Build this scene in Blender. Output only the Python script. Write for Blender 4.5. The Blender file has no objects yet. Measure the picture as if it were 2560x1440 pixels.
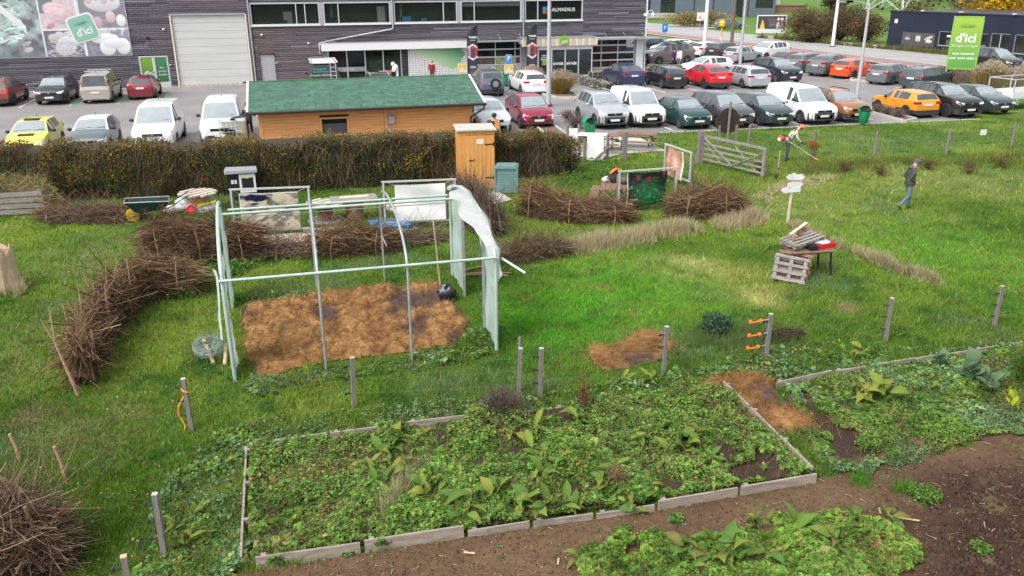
import bpy, math, random
import numpy as np
from mathutils import Matrix, Vector
random.seed(7); rng = np.random.default_rng(7)
S = bpy.context.scene
COL = S.collection
PI = math.pi
def rad(a): return math.radians(a)
# ---------------------------------------------------------------- camera (hovering 7.4 m above the garden)
F = 2073.0; CH = 7.4
_p, _y, _r = rad(20.4), rad(14.5), rad(.3)
FW = np.array([math.sin(_y)*math.cos(_p), math.cos(_y)*math.cos(_p), -math.sin(_p)])
_rt = np.array([math.cos(_y), -math.sin(_y), 0.]); _dn = np.cross(FW, _rt)
RT = math.cos(_r)*_rt + math.sin(_r)*_dn; DN = math.cos(_r)*_dn - math.sin(_r)*_rt
cd = bpy.data.cameras.new('camera'); cam = bpy.data.objects.new('camera', cd); COL.objects.link(cam)
cd.sensor_width = 36; cd.lens = 36*F/2560; cd.clip_end = 3000; cd.clip_start = .1
cam.matrix_world = Matrix(((RT[0], -DN[0], -FW[0], 0), (RT[1], -DN[1], -FW[1], 0), (RT[2], -DN[2], -FW[2], CH), (0, 0, 0, 1)))
S.camera = cam
# ---------------------------------------------------------------- overcast sky and soft sun
w = bpy.data.worlds.new('World'); S.world = w; w.use_nodes = True
nt = w.node_tree; nt.nodes.clear()
SUN_EL, SUN_AZ = rad(52), rad(238)
sky = nt.nodes.new('ShaderNodeTexSky'); sky.sky_type = 'NISHITA'; sky.sun_disc = False
sky.sun_elevation = SUN_EL; sky.sun_rotation = SUN_AZ; sky.air_density = 1.5; sky.dust_density = 4
hs = nt.nodes.new('ShaderNodeHueSaturation'); hs.inputs['Saturation'].default_value = .22
bg = nt.nodes.new('ShaderNodeBackground'); bg.inputs['Strength'].default_value = .15
wo = nt.nodes.new('ShaderNodeOutputWorld')
nt.links.new(sky.outputs[0], hs.inputs['Color']); nt.links.new(hs.outputs[0], bg.inputs[0]); nt.links.new(bg.outputs[0], wo.inputs[0])
sl = bpy.data.lights.new('sun', 'SUN'); sl.energy = 1.05; sl.angle = rad(22); sl.color = (1, .97, .93)
so = bpy.data.objects.new('sun', sl); COL.objects.link(so)
_sd = Vector((math.sin(SUN_AZ)*math.cos(SUN_EL), math.cos(SUN_AZ)*math.cos(SUN_EL), math.sin(SUN_EL)))
so.rotation_euler = _sd.to_track_quat('Z', 'Y').to_euler()
S.view_settings.view_transform = 'Standard'; S.view_settings.look = 'None'
S.view_settings.exposure = 1.0; S.view_settings.gamma = 1
S.render.engine = 'CYCLES'
try:
    S.cycles.max_bounces = 5; S.cycles.transparent_max_bounces = 8; S.cycles.diffuse_bounces = 2; S.cycles.use_denoising = True
except Exception: pass
# ---------------------------------------------------------------- ground survey: pixel of the photo -> point of the place
def G(x, y, z=0.):
    v = FW*F + RT*(x-1280) + DN*(y-720); t = (z-CH)/v[2]; return np.array([v[0]*t, v[1]*t, z])
def GA(x, y):
    x = np.asarray(x, float); y = np.asarray(y, float)
    v = FW[:, None]*F + RT[:, None]*(x-1280) + DN[:, None]*(y-720); t = -CH/v[2]; return v[0]*t, v[1]*t
def WP(x, y, Y):
    v = FW*F + RT*(x-1280) + DN*(y-720); t = Y/v[1]; return v[0]*t, CH+v[2]*t
def HZ(y, b):
    lo, hi = -1., 30.
    for _ in range(40):
        m = (lo+hi)/2; q = np.array([b[0], b[1], m-CH])
        if 720+F*(q@DN)/(q@FW) > y: lo = m
        else: hi = m
    return lo
def PXA(x, y, z=0.):
    qx, qy, qz = x, y, z-CH
    d = qx*FW[0]+qy*FW[1]+qz*FW[2]
    return 1280+F*(qx*RT[0]+qy*RT[1]+qz*RT[2])/d, 720+F*(qx*DN[0]+qy*DN[1]+qz*DN[2])/d
# ---------------------------------------------------------------- materials
MATS = {}
def mk(name, c, rough=.6, c2=None, scale=4., metal=0., bump=0., bscale=40., spec=.4, coat=0., attr=False, stretch=None, alpha=1., trans=0., var=.0, emit=0., detail=4):
    m = bpy.data.materials.new(name); m.use_nodes = True; t = m.node_tree; b = t.nodes['Principled BSDF']
    b.inputs['Roughness'].default_value = rough; b.inputs['Metallic'].default_value = metal
    b.inputs['Specular IOR Level'].default_value = spec
    if coat: b.inputs['Coat Weight'].default_value = coat; b.inputs['Coat Roughness'].default_value = .06
    tc = t.nodes.new('ShaderNodeTexCoord'); src = tc.outputs['Object']
    if stretch:
        mp = t.nodes.new('ShaderNodeMapping'); mp.inputs['Scale'].default_value = stretch; t.links.new(src, mp.inputs[0]); src = mp.outputs[0]
    out = None
    if attr:
        a = t.nodes.new('ShaderNodeVertexColor'); a.layer_name = 'Col'; out = a.outputs[0]
    if c2 is None and var: c2 = tuple(min(1, x*(1+var)) for x in c); c = tuple(x*(1-var) for x in c)
    if c2 is not None:
        n = t.nodes.new('ShaderNodeTexNoise'); n.inputs['Scale'].default_value = scale; n.inputs['Detail'].default_value = detail; n.inputs['Roughness'].default_value = .62
        t.links.new(src, n.inputs['Vector'])
        mr = t.nodes.new('ShaderNodeMapRange'); mr.inputs[1].default_value = .32; mr.inputs[2].default_value = .68; t.links.new(n.outputs[0], mr.inputs[0])
        mx = t.nodes.new('ShaderNodeMix'); mx.data_type = 'RGBA'; mx.inputs[6].default_value = (*c, 1); mx.inputs[7].default_value = (*c2, 1); t.links.new(mr.outputs[0], mx.inputs[0])
        if out is not None:
            ml = t.nodes.new('ShaderNodeMix'); ml.data_type = 'RGBA'; ml.blend_type = 'MULTIPLY'; ml.inputs[0].default_value = 1
            t.links.new(out, ml.inputs[6]); t.links.new(mx.outputs[2], ml.inputs[7]); out = ml.outputs[2]
        else: out = mx.outputs[2]
    if out is not None: t.links.new(out, b.inputs['Base Color'])
    else: b.inputs['Base Color'].default_value = (*c, 1)
    if bump:
        n2 = t.nodes.new('ShaderNodeTexNoise'); n2.inputs['Scale'].default_value = bscale; n2.inputs['Detail'].default_value = 3; t.links.new(src, n2.inputs['Vector'])
        bp = t.nodes.new('ShaderNodeBump'); bp.inputs['Strength'].default_value = bump; bp.inputs['Distance'].default_value = .02
        t.links.new(n2.outputs[0], bp.inputs['Height']); t.links.new(bp.outputs[0], b.inputs['Normal'])
    if trans:      # thin leaf: some light comes through
        tr = t.nodes.new('ShaderNodeBsdfTranslucent'); ms = t.nodes.new('ShaderNodeMixShader'); ms.inputs[0].default_value = trans
        if out is not None: t.links.new(out, tr.inputs[0])
        else: tr.inputs[0].default_value = (*c, 1)
        t.links.new(b.outputs[0], ms.inputs[1]); t.links.new(tr.outputs[0], ms.inputs[2]); t.links.new(ms.outputs[0], t.nodes['Material Output'].inputs[0])
    if alpha < 1:  # clear sheet: partly see-through
        tp = t.nodes.new('ShaderNodeBsdfTransparent'); ms = t.nodes.new('ShaderNodeMixShader'); ms.inputs[0].default_value = alpha
        t.links.new(tp.outputs[0], ms.inputs[1]); t.links.new(b.outputs[0], ms.inputs[2]); t.links.new(ms.outputs[0], t.nodes['Material Output'].inputs[0])
    if emit: b.inputs['Emission Color'].default_value = (*c, 1); b.inputs['Emission Strength'].default_value = emit
    MATS[name] = m; return m
def M(k): return MATS[k]
mk('print', (1, 1, 1), .45, attr=True); mk('leafc', (.7, .7, .7), .68, c2=(1.05, 1.05, 1.05), scale=1.3, attr=True, trans=.42, spec=.12, detail=7)
mk('grassc', (.8, .8, .8), .6, c2=(1, 1, 1), scale=.6, attr=True, trans=.45, spec=.12); mk('twigc', (.7, .7, .7), .85, c2=(1, 1, 1), scale=9, attr=True, spec=.1)
mk('groundc', (.75, .75, .75), .9, c2=(1.1, 1.1, 1.1), scale=9, attr=True, bump=.6, bscale=30, spec=.1, detail=8)
mk('asphalt', (.165, .155, .155), .55, c2=(.235, .222, .222), scale=.35, bump=.25, bscale=90, spec=.4, detail=9)
mk('asphalt_road', (.26, .255, .25), .6, c2=(.33, .32, .315), scale=.3, spec=.4, detail=8); mk('asphalt_red', (.23, .13, .125), .6, c2=(.29, .17, .165), scale=.4, spec=.4, detail=8)
mk('concrete', (.33, .31, .28), .85, c2=(.45, .43, .39), scale=3, bump=.2); mk('line_white', (.5, .5, .5), .7, c2=(.75, .75, .75), scale=3); mk('line_green', (.12, .42, .3), .7, c2=(.2, .5, .38), scale=3)
mk('cladding', (.7, .7, .7), .8, c2=(1.15, 1.12, 1.15), scale=2.2, attr=True, stretch=(.5, 1, 9), bump=.2, bscale=14, spec=.2)
mk('white_paint', (.62, .62, .63), .5); mk('alu', (.52, .53, .56), .4, metal=.3, var=.05); mk('steel', (.3, .32, .34), .45, metal=.5, c2=(.42, .44, .46), scale=6); mk('dark_metal', (.03, .03, .035), .5); mk('black', (.012, .012, .014), .5, var=.2)
mk('grey_paint', (.3, .3, .33), .5, var=.06); mk('door_panel', (.43, .435, .425), .5, c2=(.49, .495, .485), scale=1.2, stretch=(.3, 1, 3)); mk('door_frame', (.62, .58, .44), .5); mk('yellow_paint', (.75, .6, .03), .5); mk('room', (.05, .06, .055), .9, c2=(.1, .11, .1), scale=.5); mk('room_green', (.13, .24, .17), .9, c2=(.17, .29, .21), scale=.6)
mk('pane', (.02, .025, .025), .04, alpha=.28, spec=.9); mk('tinted', (.03, .04, .04), .05, alpha=.75, spec=.9)
mk('pine', (.5, .225, .075), .65, c2=(.66, .315, .115), scale=2.2, stretch=(.6, 6, 6), bump=.1); mk('pine_light', (.46, .2, .05), .6, c2=(.6, .3, .09), scale=2.4, stretch=(7, 7, .5), bump=.1)
mk('wood_grey', (.16, .142, .13), .85, c2=(.29, .265, .245), scale=3, stretch=(1, 8, 8), bump=.4, bscale=30); mk('wood_post', (.12, .105, .098), .85, c2=(.22, .2, .19), scale=5, stretch=(8, 8, 1), bump=.4, bscale=30); mk('wood_brown', (.15, .085, .055), .8, c2=(.24, .14, .095), scale=3, stretch=(2, 8, 8), bump=.3); mk('wood_pale', (.42, .34, .26), .8, c2=(.55, .47, .37), scale=3); mk('board_edge', (.19, .155, .125), .85, c2=(.33, .285, .24), scale=3, stretch=(1, 6, 6), bump=.4)
mk('shingle', (.86, .86, .86), .85, c2=(1.06, 1.06, 1.06), scale=3, attr=True, bump=.3, bscale=120, spec=.15); mk('gutter', (.03, .022, .02), .35); mk('fascia_white', (.55, .55, .55), .6)
mk('poly', (.35, .46, .405), .4, c2=(.55, .66, .6), scale=1.5, trans=.35, bump=.3, bscale=6); mk('white_sheet', (.6, .63, .63), .3, c2=(.74, .76, .77), scale=4, trans=.5, bump=.7, bscale=7); mk('clamp_green', (.31, .40, .365), .45, c2=(.41, .49, .45), scale=4, metal=.2)
mk('hay', (.8, .8, .8), .9, c2=(1.2, 1.2, 1.2), scale=14, attr=True, bump=.8, bscale=45, spec=.1, detail=9)
mk('soil', (.75, .75, .75), .95, c2=(1.2, 1.2, 1.2), scale=11, attr=True, bump=1., bscale=24, spec=.12, detail=10)
mk('bark', (.1, .07, .05), .9, c2=(.18, .13, .095), scale=8, bump=.5); mk('stake', (.24, .15, .095), .85, c2=(.42, .26, .16), scale=12, bump=.3); mk('cut_wood', (.36, .26, .17), .8, c2=(.5, .38, .26), scale=6, stretch=(3, 3, .6)); mk('barrow', (.012, .035, .03), .4)
mk('tyre', (.018, .018, .02), .75, var=.2); mk('rim', (.32, .33, .35), .35, metal=.7); mk('rim_dark', (.05, .05, .055), .35, metal=.4); mk('trim', (.03, .031, .033), .6, var=.15)
mk('windscreen', (.20, .235, .25), .08, spec=1., coat=.5, c2=(.27, .31, .325), scale=1.2); mk('side_glass', (.045, .054, .06), .1, spec=.5, c2=(.085, .1, .105), scale=1.5)  # lifted grey-blue bases stand in for sky reflected in the glass
mk('lamp_clear', (.6, .62, .64), .12, spec=1., coat=.5, c2=(.75, .77, .8), scale=9); mk('lamp_red', (.35, .01, .02), .15, coat=.5, spec=.8); mk('lamp_orange', (.7, .2, .02), .2); mk('plate', (.7, .68, .66), .4, c2=(.55, .5, .5), scale=22)
mk('sign_blue', (.02, .16, .55), .4); mk('sign_yellow', (.62, .4, .015), .45); mk('bin_green', (.012, .2, .085), .4, var=.1); mk('compost_green', (.11, .2, .19), .6, var=.12); mk('navy_wall', (.012, .017, .031), .5, c2=(.016, .022, .04), scale=.4, spec=.25); mk('slate_wall', (.10, .125, .16), .5, c2=(.125, .15, .185), scale=.25); mk('lime', (.2, .36, .045), .45); mk('dark_green', (.03, .12, .03), .5); mk('orange_plastic', (.85, .16, .03), .4); mk('rope', (.8, .28, .03), .6); mk('red_plastic', (.5, .012, .015), .35); mk('blue_plastic', (.05, .25, .5), .4); mk('black_bag', (.02, .022, .028), .25, bump=.8, bscale=9); mk('ibc', (.55, .62, .56), .35, c2=(.6, .66, .6), scale=2, trans=.2); mk('paper', (.62, .62, .62), .6, var=.05); mk('cream', (.58, .54, .45), .6); mk('stone', (.75, .75, .75), .9, c2=(1.15, 1.15, 1.15), scale=6, attr=True, bump=.3)
mk('skin', (.48, .27, .19), .55, spec=.3); mk('hair', (.05, .035, .03), .7); mk('cl_olive', (.05, .052, .04), .85, var=.25, scale=9); mk('cl_jean', (.10, .14, .2), .85, var=.3, scale=9); mk('cl_navy', (.02, .024, .035), .85, var=.2); mk('cl_grey', (.09, .08, .085), .85, var=.25, scale=8); mk('cl_beige', (.42, .4, .3), .85, var=.2, scale=8); mk('cl_white', (.7, .7, .72), .8); mk('cl_red', (.16, .01, .02), .8, var=.2); mk('cl_purple', (.1, .03, .16), .8); mk('cl_hat', (.07, .085, .11), .9, var=.2); mk('cl_dark', (.03, .028, .026), .85); mk('shoe', (.03, .025, .022), .7)
mk('helmet', (.9, .16, .02), .35, coat=.3); mk('engine_red', (.6, .03, .02), .4); mk('wire', (.16, .2, .16), .5, metal=.3); mk('wire_net', (.25, .3, .3), .5, metal=.3)
# ---------------------------------------------------------------- mesh builder
def rotz(a): return np.array([[math.cos(a), -math.sin(a), 0], [math.sin(a), math.cos(a), 0], [0, 0, 1]])
def rotx(a): return np.array([[1, 0, 0], [0, math.cos(a), -math.sin(a)], [0, math.sin(a), math.cos(a)]])
def roty(a): return np.array([[math.cos(a), 0, math.sin(a)], [0, 1, 0], [-math.sin(a), 0, math.cos(a)]])
BOXF = [(0, 3, 2, 1), (4, 5, 6, 7), (0, 1, 5, 4), (1, 2, 6, 5), (2, 3, 7, 6), (3, 0, 4, 7)]
class MB:
    def __init__(s): s.v = []; s.f = []
    def add(s, V, Fc):
        o = len(s.v); s.v.extend([tuple(map(float, q)) for q in V]); s.f.extend([tuple(i+o for i in f) for f in Fc]); return s
    def box(s, x0, x1, y0, y1, z0, z1, R=None, c=(0, 0, 0)):
        V = np.array([(x0, y0, z0), (x1, y0, z0), (x1, y1, z0), (x0, y1, z0), (x0, y0, z1), (x1, y0, z1), (x1, y1, z1), (x0, y1, z1)], float)
        if R is not None: V = V@R.T
        return s.add(V+np.array(c), BOXF)
    def bar(s, p, q, w, h, up=(0, 0, 1)):
        p = np.array(p, float); q = np.array(q, float); d = q-p; d /= np.linalg.norm(d); u = np.array(up, float)
        if abs(d@u) > .98: u = np.array([0, 1., 0])
        a = np.cross(d, u); a /= np.linalg.norm(a); b = np.cross(a, d)
        V = [c+sa*a*w/2+sb*b*h/2 for c in (p, q) for sa, sb in ((-1, -1), (1, -1), (1, 1), (-1, 1))]
        return s.add(V, [(0, 1, 2, 3), (7, 6, 5, 4), (0, 4, 5, 1), (1, 5, 6, 2), (2, 6, 7, 3), (3, 7, 4, 0)])
    def tube(s, pts, r, n=6, cap=True):
        pts = np.array(pts, float); k = len(pts); r = np.broadcast_to(np.array(r, float), (k,)); T = np.gradient(pts, axis=0)
        T /= np.linalg.norm(T, axis=1)[:, None]+1e-9; u = np.array([0, 0, 1.]) if abs(T[0][2]) < .9 else np.array([1., 0, 0])
        V = []
        for i in range(k):
            a = np.cross(T[i], u); a /= np.linalg.norm(a)+1e-9; b = np.cross(a, T[i]); u = b
            for j in range(n):
                t = 2*PI*j/n; V.append(pts[i]+r[i]*(math.cos(t)*a+math.sin(t)*b))
        Fc = [(i*n+j, i*n+(j+1) % n, (i+1)*n+(j+1) % n, (i+1)*n+j) for i in range(k-1) for j in range(n)]
        if cap: Fc += [tuple(range(n))[::-1], tuple(range((k-1)*n, k*n))]
        return s.add(V, Fc)
    def lathe(s, prof, n=16, c=(0, 0, 0), R=None, sx=1, sy=1):
        V = []; k = len(prof)
        for r, z in prof:
            for j in range(n):
                t = 2*PI*j/n; V.append((r*math.cos(t)*sx, r*math.sin(t)*sy, z))
        V = np.array(V)
        if R is not None: V = V@R.T
        Fc = [(i*n+j, i*n+(j+1) % n, (i+1)*n+(j+1) % n, (i+1)*n+j) for i in range(k-1) for j in range(n)]
        Fc += [tuple(range(n))[::-1], tuple(range((k-1)*n, k*n))]
        return s.add(V+np.array(c), Fc)
    def prism(s, poly, d0, d1, axis='y'):
        # polygon in the plane across `axis`, extruded from d0 to d1
        def P(a, b, d): return {'y': (a, d, b), 'x': (d, a, b), 'z': (a, b, d)}[axis]
        n = len(poly); V = [P(a, b, d0) for a, b in poly]+[P(a, b, d1) for a, b in poly]
        Fc = [tuple(range(n)), tuple(range(2*n-1, n-1, -1))]+[(i, n+i, n+(i+1) % n, (i+1) % n) for i in range(n)]
        return s.add(V, Fc)
    def ball(s, c, r, n=10, m=6, sc=(1, 1, 1), jit=0):
        V = []
        for i in range(m+1):
            a = PI*i/m
            for j in range(n):
                t = 2*PI*j/n; k = 1+random.uniform(-jit, jit); V.append((c[0]+r*sc[0]*k*math.sin(a)*math.cos(t), c[1]+r*sc[1]*k*math.sin(a)*math.sin(t), c[2]+r*sc[2]*k*math.cos(a)))
        return s.add(V, [(i*n+j, (i+1)*n+j, (i+1)*n+(j+1) % n, i*n+(j+1) % n) for i in range(m) for j in range(n)])
    def mesh(s, name, smooth=0):
        me = bpy.data.meshes.new(name); me.from_pydata(s.v, [], s.f); me.update()
        if smooth:
            me.polygons.foreach_set('use_smooth', [True]*len(me.polygons)); me.set_sharp_from_angle(angle=rad(smooth))
        return me
    def build(s, name, mat, parent=None, smooth=0, loc=None, rz=0, R=None):
        me = s.mesh(name, smooth); return ob(name, me, mat, parent, loc, rz)
def ob(name, me, mat=None, parent=None, loc=None, rz=0):
    if mat is not None and not me.materials: me.materials.append(M(mat))
    o = bpy.data.objects.new(name, me); COL.objects.link(o)
    if parent is not None: o.parent = parent
    if loc is not None: o.location = loc
    if rz: o.rotation_euler = (0, 0, rz)
    return o
def tag(o, label=None, cat=None, group=None, kind=None):
    if label: o['label'] = label
    if cat: o['category'] = cat
    if group: o['group'] = group
    if kind: o['kind'] = kind
    return o
def thing(name, label, cat, loc=(0, 0, 0), rz=0, group=None):
    o = bpy.data.objects.new(name, None); COL.objects.link(o); o.empty_display_size = .2
    o.location = (float(loc[0]), float(loc[1]), float(loc[2]) if len(loc) > 2 else 0.); o.rotation_euler = (0, 0, rz)
    return tag(o, label, cat, group)
def B(name, mat, parent, x0, x1, y0, y1, z0, z1, R=None, c=(0, 0, 0)):
    return MB().box(x0, x1, y0, y1, z0, z1, R, c).build(name, mat, parent)
def npmesh(name, V, Fc, mat, C=None, parent=None, smooth=False, kind=None, uvc=None):
    V = np.asarray(V, np.float32); Fc = np.asarray(Fc, np.int32); n = Fc.shape[1]; me = bpy.data.meshes.new(name)
    me.vertices.add(len(V)); me.vertices.foreach_set('co', V.ravel()); me.loops.add(Fc.size); me.loops.foreach_set('vertex_index', Fc.ravel())
    me.polygons.add(len(Fc)); me.polygons.foreach_set('loop_start', np.arange(len(Fc), dtype=np.int32)*n); me.polygons.foreach_set('loop_total', np.full(len(Fc), n, np.int32))
    if smooth: me.polygons.foreach_set('use_smooth', np.ones(len(Fc), bool))
    me.update(calc_edges=True)
    if C is not None:
        a = me.color_attributes.new('Col', 'FLOAT_COLOR', 'POINT'); C = np.asarray(C, np.float32)
        a.data.foreach_set('color', np.concatenate([C, np.ones((len(C), 1), np.float32)], 1).ravel())
    o = ob(name, me, mat, parent)
    if kind: o['kind'] = kind
    return o
def text(s, size, mat, parent, loc, rot=(PI/2, 0, 0), name='lettering', align='CENTER', bold=0, sx=1, ext=.004):
    c = bpy.data.curves.new('t', 'FONT'); c.body = s; c.size = size; c.align_x = align; c.align_y = 'CENTER'; c.extrude = ext; c.offset = bold; c.resolution_u = 2
    t = bpy.data.objects.new('t', c); COL.objects.link(t); dg = bpy.context.evaluated_depsgraph_get()
    me = bpy.data.meshes.new_from_object(t.evaluated_get(dg)); bpy.data.objects.remove(t); bpy.data.curves.remove(c)
    me.materials.clear(); o = ob(name, me, mat, parent); o.location = loc; o.rotation_euler = rot; o.scale = (sx, 1, 1); return o
# value noise for shaping and colouring
_NT = rng.random((256, 256))
def vnoise(x, y, s=1., o=3, seed=0):
    x = np.asarray(x, float); y = np.asarray(y, float); r = 0; a = 1; tot = 0
    for k in range(o):
        X = x*s+seed*17.3+k*31.7; Y = y*s+seed*9.1+k*11.9; i = np.floor(X).astype(int); j = np.floor(Y).astype(int); u = X-i; v = Y-j; u = u*u*(3-2*u); v = v*v*(3-2*v)
        g = lambda a_, b_: _NT[a_ % 256, b_ % 256]
        r = r+a*(g(i, j)*(1-u)*(1-v)+g(i+1, j)*u*(1-v)+g(i, j+1)*(1-u)*v+g(i+1, j+1)*u*v); tot += a; a *= .5; s *= 2
    return r/tot
def inpoly(x, y, P):
    r = np.zeros(np.shape(x), bool); n = len(P)
    for i in range(n):
        x1, y1 = P[i]; x2, y2 = P[(i+1) % n]
        if y1 == y2: continue
        r ^= ((y1 > y) != (y2 > y)) & (x < (x2-x1)*(y-y1)/(y2-y1)+x1)
    return r
def gp(*pts): return [tuple(G(*p)[:2]) for p in pts]
def sheet(name, poly, z, mat, kind='structure', parent=None):
    me = bpy.data.meshes.new(name); me.from_pydata([(p[0], p[1], z) for p in poly], [], [tuple(range(len(poly)))]); me.update()
    if me.polygons[0].normal.z < 0: me.flip_normals()
    o = ob(name, me, mat, parent)
    if kind: o['kind'] = kind
    return o
def mixc(a, b, t): t = np.asarray(t)[..., None]; return np.asarray(a)*(1-t)+np.asarray(b)*t
def pgrid(name, img, x0, x1, z0, z1, y, parent, mat='print', R=None):
    """flat print: a fine grid in the x-z plane carrying the printed colours"""
    h, wd, _ = img.shape; X, Z = np.meshgrid(np.linspace(x0, x1, wd), np.linspace(z1, z0, h)); V = np.stack([X, np.full_like(X, y), Z], -1).reshape(-1, 3)
    i = np.arange((h-1)*(wd-1)); r = i//(wd-1); c = i % (wd-1); a = r*wd+c
    return npmesh(name, V, np.stack([a, a+wd, a+wd+1, a+1], 1), mat, np.clip(img*.72, 0, 1).reshape(-1, 3), parent)
# ================================================================ THE SETTING
# zones of the garden, surveyed on the ground
BED1 = [(-1.24, 12.8), (7.45, 12.75), (7.41, 9.66), (-1.06, 9.72)]
SOIL = [(-1.6, 9.62), (7.5, 9.6)]+gp((2200, 1168), (2330, 1145), (2450, 1106), (2560, 1080), (2800, 1010), (2900, 1000), (2900, 1750), (500, 1750))
BOT = gp((1425, 1500), (1440, 1430), (1530, 1395), (1640, 1380), (1700, 1362), (1800, 1338), (1950, 1312), (2080, 1292), (2180, 1302), (2250, 1370), (2300, 1500))
BED2 = gp((1955, 975), (2060, 930), (2300, 905), (2560, 868), (2900, 815), (2900, 980), (2560, 1085), (2420, 1110), (2330, 1142), (2250, 1170), (2120, 1190), (2040, 1170), (1990, 1060))
DARK = gp((1980, 985), (2010, 985), (2080, 1060), (2210, 1120), (2190, 1160), (2110, 1160), (2050, 1090))
HAY1 = gp((612, 775), (700, 757), (850, 735), (960, 722), (1090, 712), (1130, 760), (1165, 800), (1168, 850), (1030, 882), (820, 908), (650, 944), (618, 900))
HAY2 = gp((1468, 892), (1490, 872), (1555, 868), (1575, 848), (1620, 838), (1672, 845), (1685, 868), (1640, 905), (1560, 925), (1505, 930))
HAY3 = gp((1745, 966), (1810, 946), (1880, 934), (1930, 955), (1950, 1000), (2020, 1030), (2040, 1068), (1960, 1090), (1880, 1065), (1830, 1005))
WEED1 = gp((330, 1560), (395, 1250), (440, 1150), (540, 1095), (600, 1065), (900, 1025), (1200, 1000), (1400, 985), (1700, 930), (1900, 880), (2050, 860), (2330, 880), (2560, 850), (2560, 870), (2060, 935), (1800, 975), (1200, 1050), (630, 1120), (612, 1400), (600, 1560))
WEED2 = gp((600, 975), (640, 948), (820, 922), (1030, 895), (1160, 850), (1240, 830), (1250, 890), (1050, 925), (830, 958), (650, 995))
WEED3 = gp((600, 745), (760, 728), (850, 726), (860, 740), (700, 765), (600, 785))
WEED4 = gp((520, 640), (640, 600), (680, 640), (600, 690), (520, 700))
LOTF = 39.65
def edge_wob(x, y, P, a=.12):
    return inpoly(x+(vnoise(x, y, 3, 2, 3)-.5)*a*2, y+(vnoise(x, y, 3, 2, 4)-.5)*a*2, P)
SPOTS = [(1750, 672, 60, (.36, .34, .13)), (1900, 745, 45, (.42, .37, .16)), (1680, 668, 70, (.33, .33, .11)), (1860, 700, 90, (.25, .27, .07)), (1590, 785, 18, (.25, .17, .08)), (2000, 520, 120, (.2, .25, .06)), (2200, 430, 160, (.2, .24, .06)), (2120, 770, 25, (.2, .18, .08)), (80, 1045, 45, (.15, .12, .06)), (250, 640, 130, (.15, .2, .05)), (120, 850, 160, (.15, .19, .05)), (240, 1080, 110, (.14, .16, .05)), (1980, 460, 70, (.24, .24, .07)), (2450, 450, 130, (.19, .22, .06)), (1450, 940, 40, (.1, .26, .02)), (1350, 800, 150, (.07, .25, .015)), (1550, 720, 200, (.09, .26, .02)), (2400, 640, 200, (.1, .23, .025)), (1480, 600, 60, (.19, .22, .06))]
SPOTW = [(*G(px, py)[:2], pr/F*np.linalg.norm(G(px, py)-np.array([0, 0, CH]))*1.4, c) for px, py, pr, c in SPOTS]
def gcol(x, y):
    n = vnoise(x, y, .35, 3, 1); n2 = vnoise(x, y, 1.6, 3, 2)
    c = mixc((.072, .142, .015), (.15, .215, .03), np.clip(n*2.4-.7, 0, 1)); c = mixc(c, (.035, .1, .016), np.clip(n2*3.4-1.8, 0, .95)); c = mixc(c, (.10, .15, .055), np.clip(vnoise(x, y, .6, 4, 15)*4-2.3, 0, .7))
    c = mixc(c, (.19, .22, .055), np.clip(vnoise(x, y, .9, 3, 5)*3-2.05, 0, .75))
    for sx, sy, sr, sc in SPOTW:
        d = np.hypot(x-sx, (y-sy)*.8)/sr; c = mixc(c, sc, np.clip(1.15-d, 0, .85)*np.clip(vnoise(x, y, 2.2, 2, 6)*2.2-.35, 0, 1))
    return c
def gridxy(x0, x1, y0, y1, d):
    nx = max(2, int(round((x1-x0)/d))+1); ny = max(2, int(round((y1-y0)/d))+1); X, Y = np.meshgrid(np.linspace(x0, x1, nx), np.linspace(y0, y1, ny)); i = np.arange((nx-1)*(ny-1)); a = (i//(nx-1))*nx+i % (nx-1)
    return X.ravel(), Y.ravel(), np.stack([a, a+1, a+nx+1, a+nx], 1)
# ---- ground to the horizon, with the hillside behind the road
def hillz(x, y):
    d = np.maximum(0, x*.95+y*.3-135); return .085*d+np.minimum(.0005*d*d, 9)
X, Y, Q = gridxy(-500, 900, -80, 1100, 9.)
Z = hillz(X, Y)-.06
Cg = mixc((.075, .15, .03), (.13, .21, .055), vnoise(X, Y, .05, 4, 7)); Cg = mixc(Cg, (.12, .1, .05), ((Z > 21)).astype(float)*.7)
tag(npmesh('ground', np.stack([X, Y, Z], 1), Q, 'groundc', Cg, smooth=True), kind='structure')
X, Y, Q = gridxy(-30, 48, 4., LOTF+.4, .2)
k = ~(inpoly(X[Q].mean(1), Y[Q].mean(1), [(-31, 34.4), (12.6, 34.4), (12.6, 41), (-31, 41)]))
npmesh('lawn', np.stack([X, Y, np.zeros_like(X)], 1), Q[k], 'groundc', gcol(X, Y)*.75, kind='structure')
# ---- car park, kerbs, painted lines
sheet('car_park', [(-60, 34.4), (12.6, 34.4), (12.6, LOTF), (36.8, LOTF-1.2), (37.6, 43.), (43, 43.), (50.2, 62), (49, 78), (46.5, 110), (42, 125), (29.2, 125), (29.2, 67.6), (-60, 67.6)], .008, 'asphalt')
def kerb(pts, w=.14, h=.1, name='kerb'):
    m = MB()
    for a, b in zip(pts[:-1], pts[1:]): m.bar((a[0], a[1], h/2), (b[0], b[1], h/2), w, h)
    o = m.build(name, 'concrete'); o['kind'] = 'structure'; return o
kerb([(-40, 34.36), (12.55, 34.36)]); kerb([(12.5, 34.4), (12.5, LOTF)]); kerb([(12.7, LOTF-.05), (36.8, LOTF-1.25)], .1, .03)
ln = MB()
def line(m, a, b, wd=.1, z=.013):
    a = np.array(a[:2], float); b = np.array(b[:2], float); d = (b-a)/np.linalg.norm(b-a); n = np.array([-d[1], d[0]])*wd/2
    m.add([(*(a-n), z), (*(b-n), z), (*(b+n), z), (*(a+n), z)], [(0, 1, 2, 3)])
gl = MB()
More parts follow.
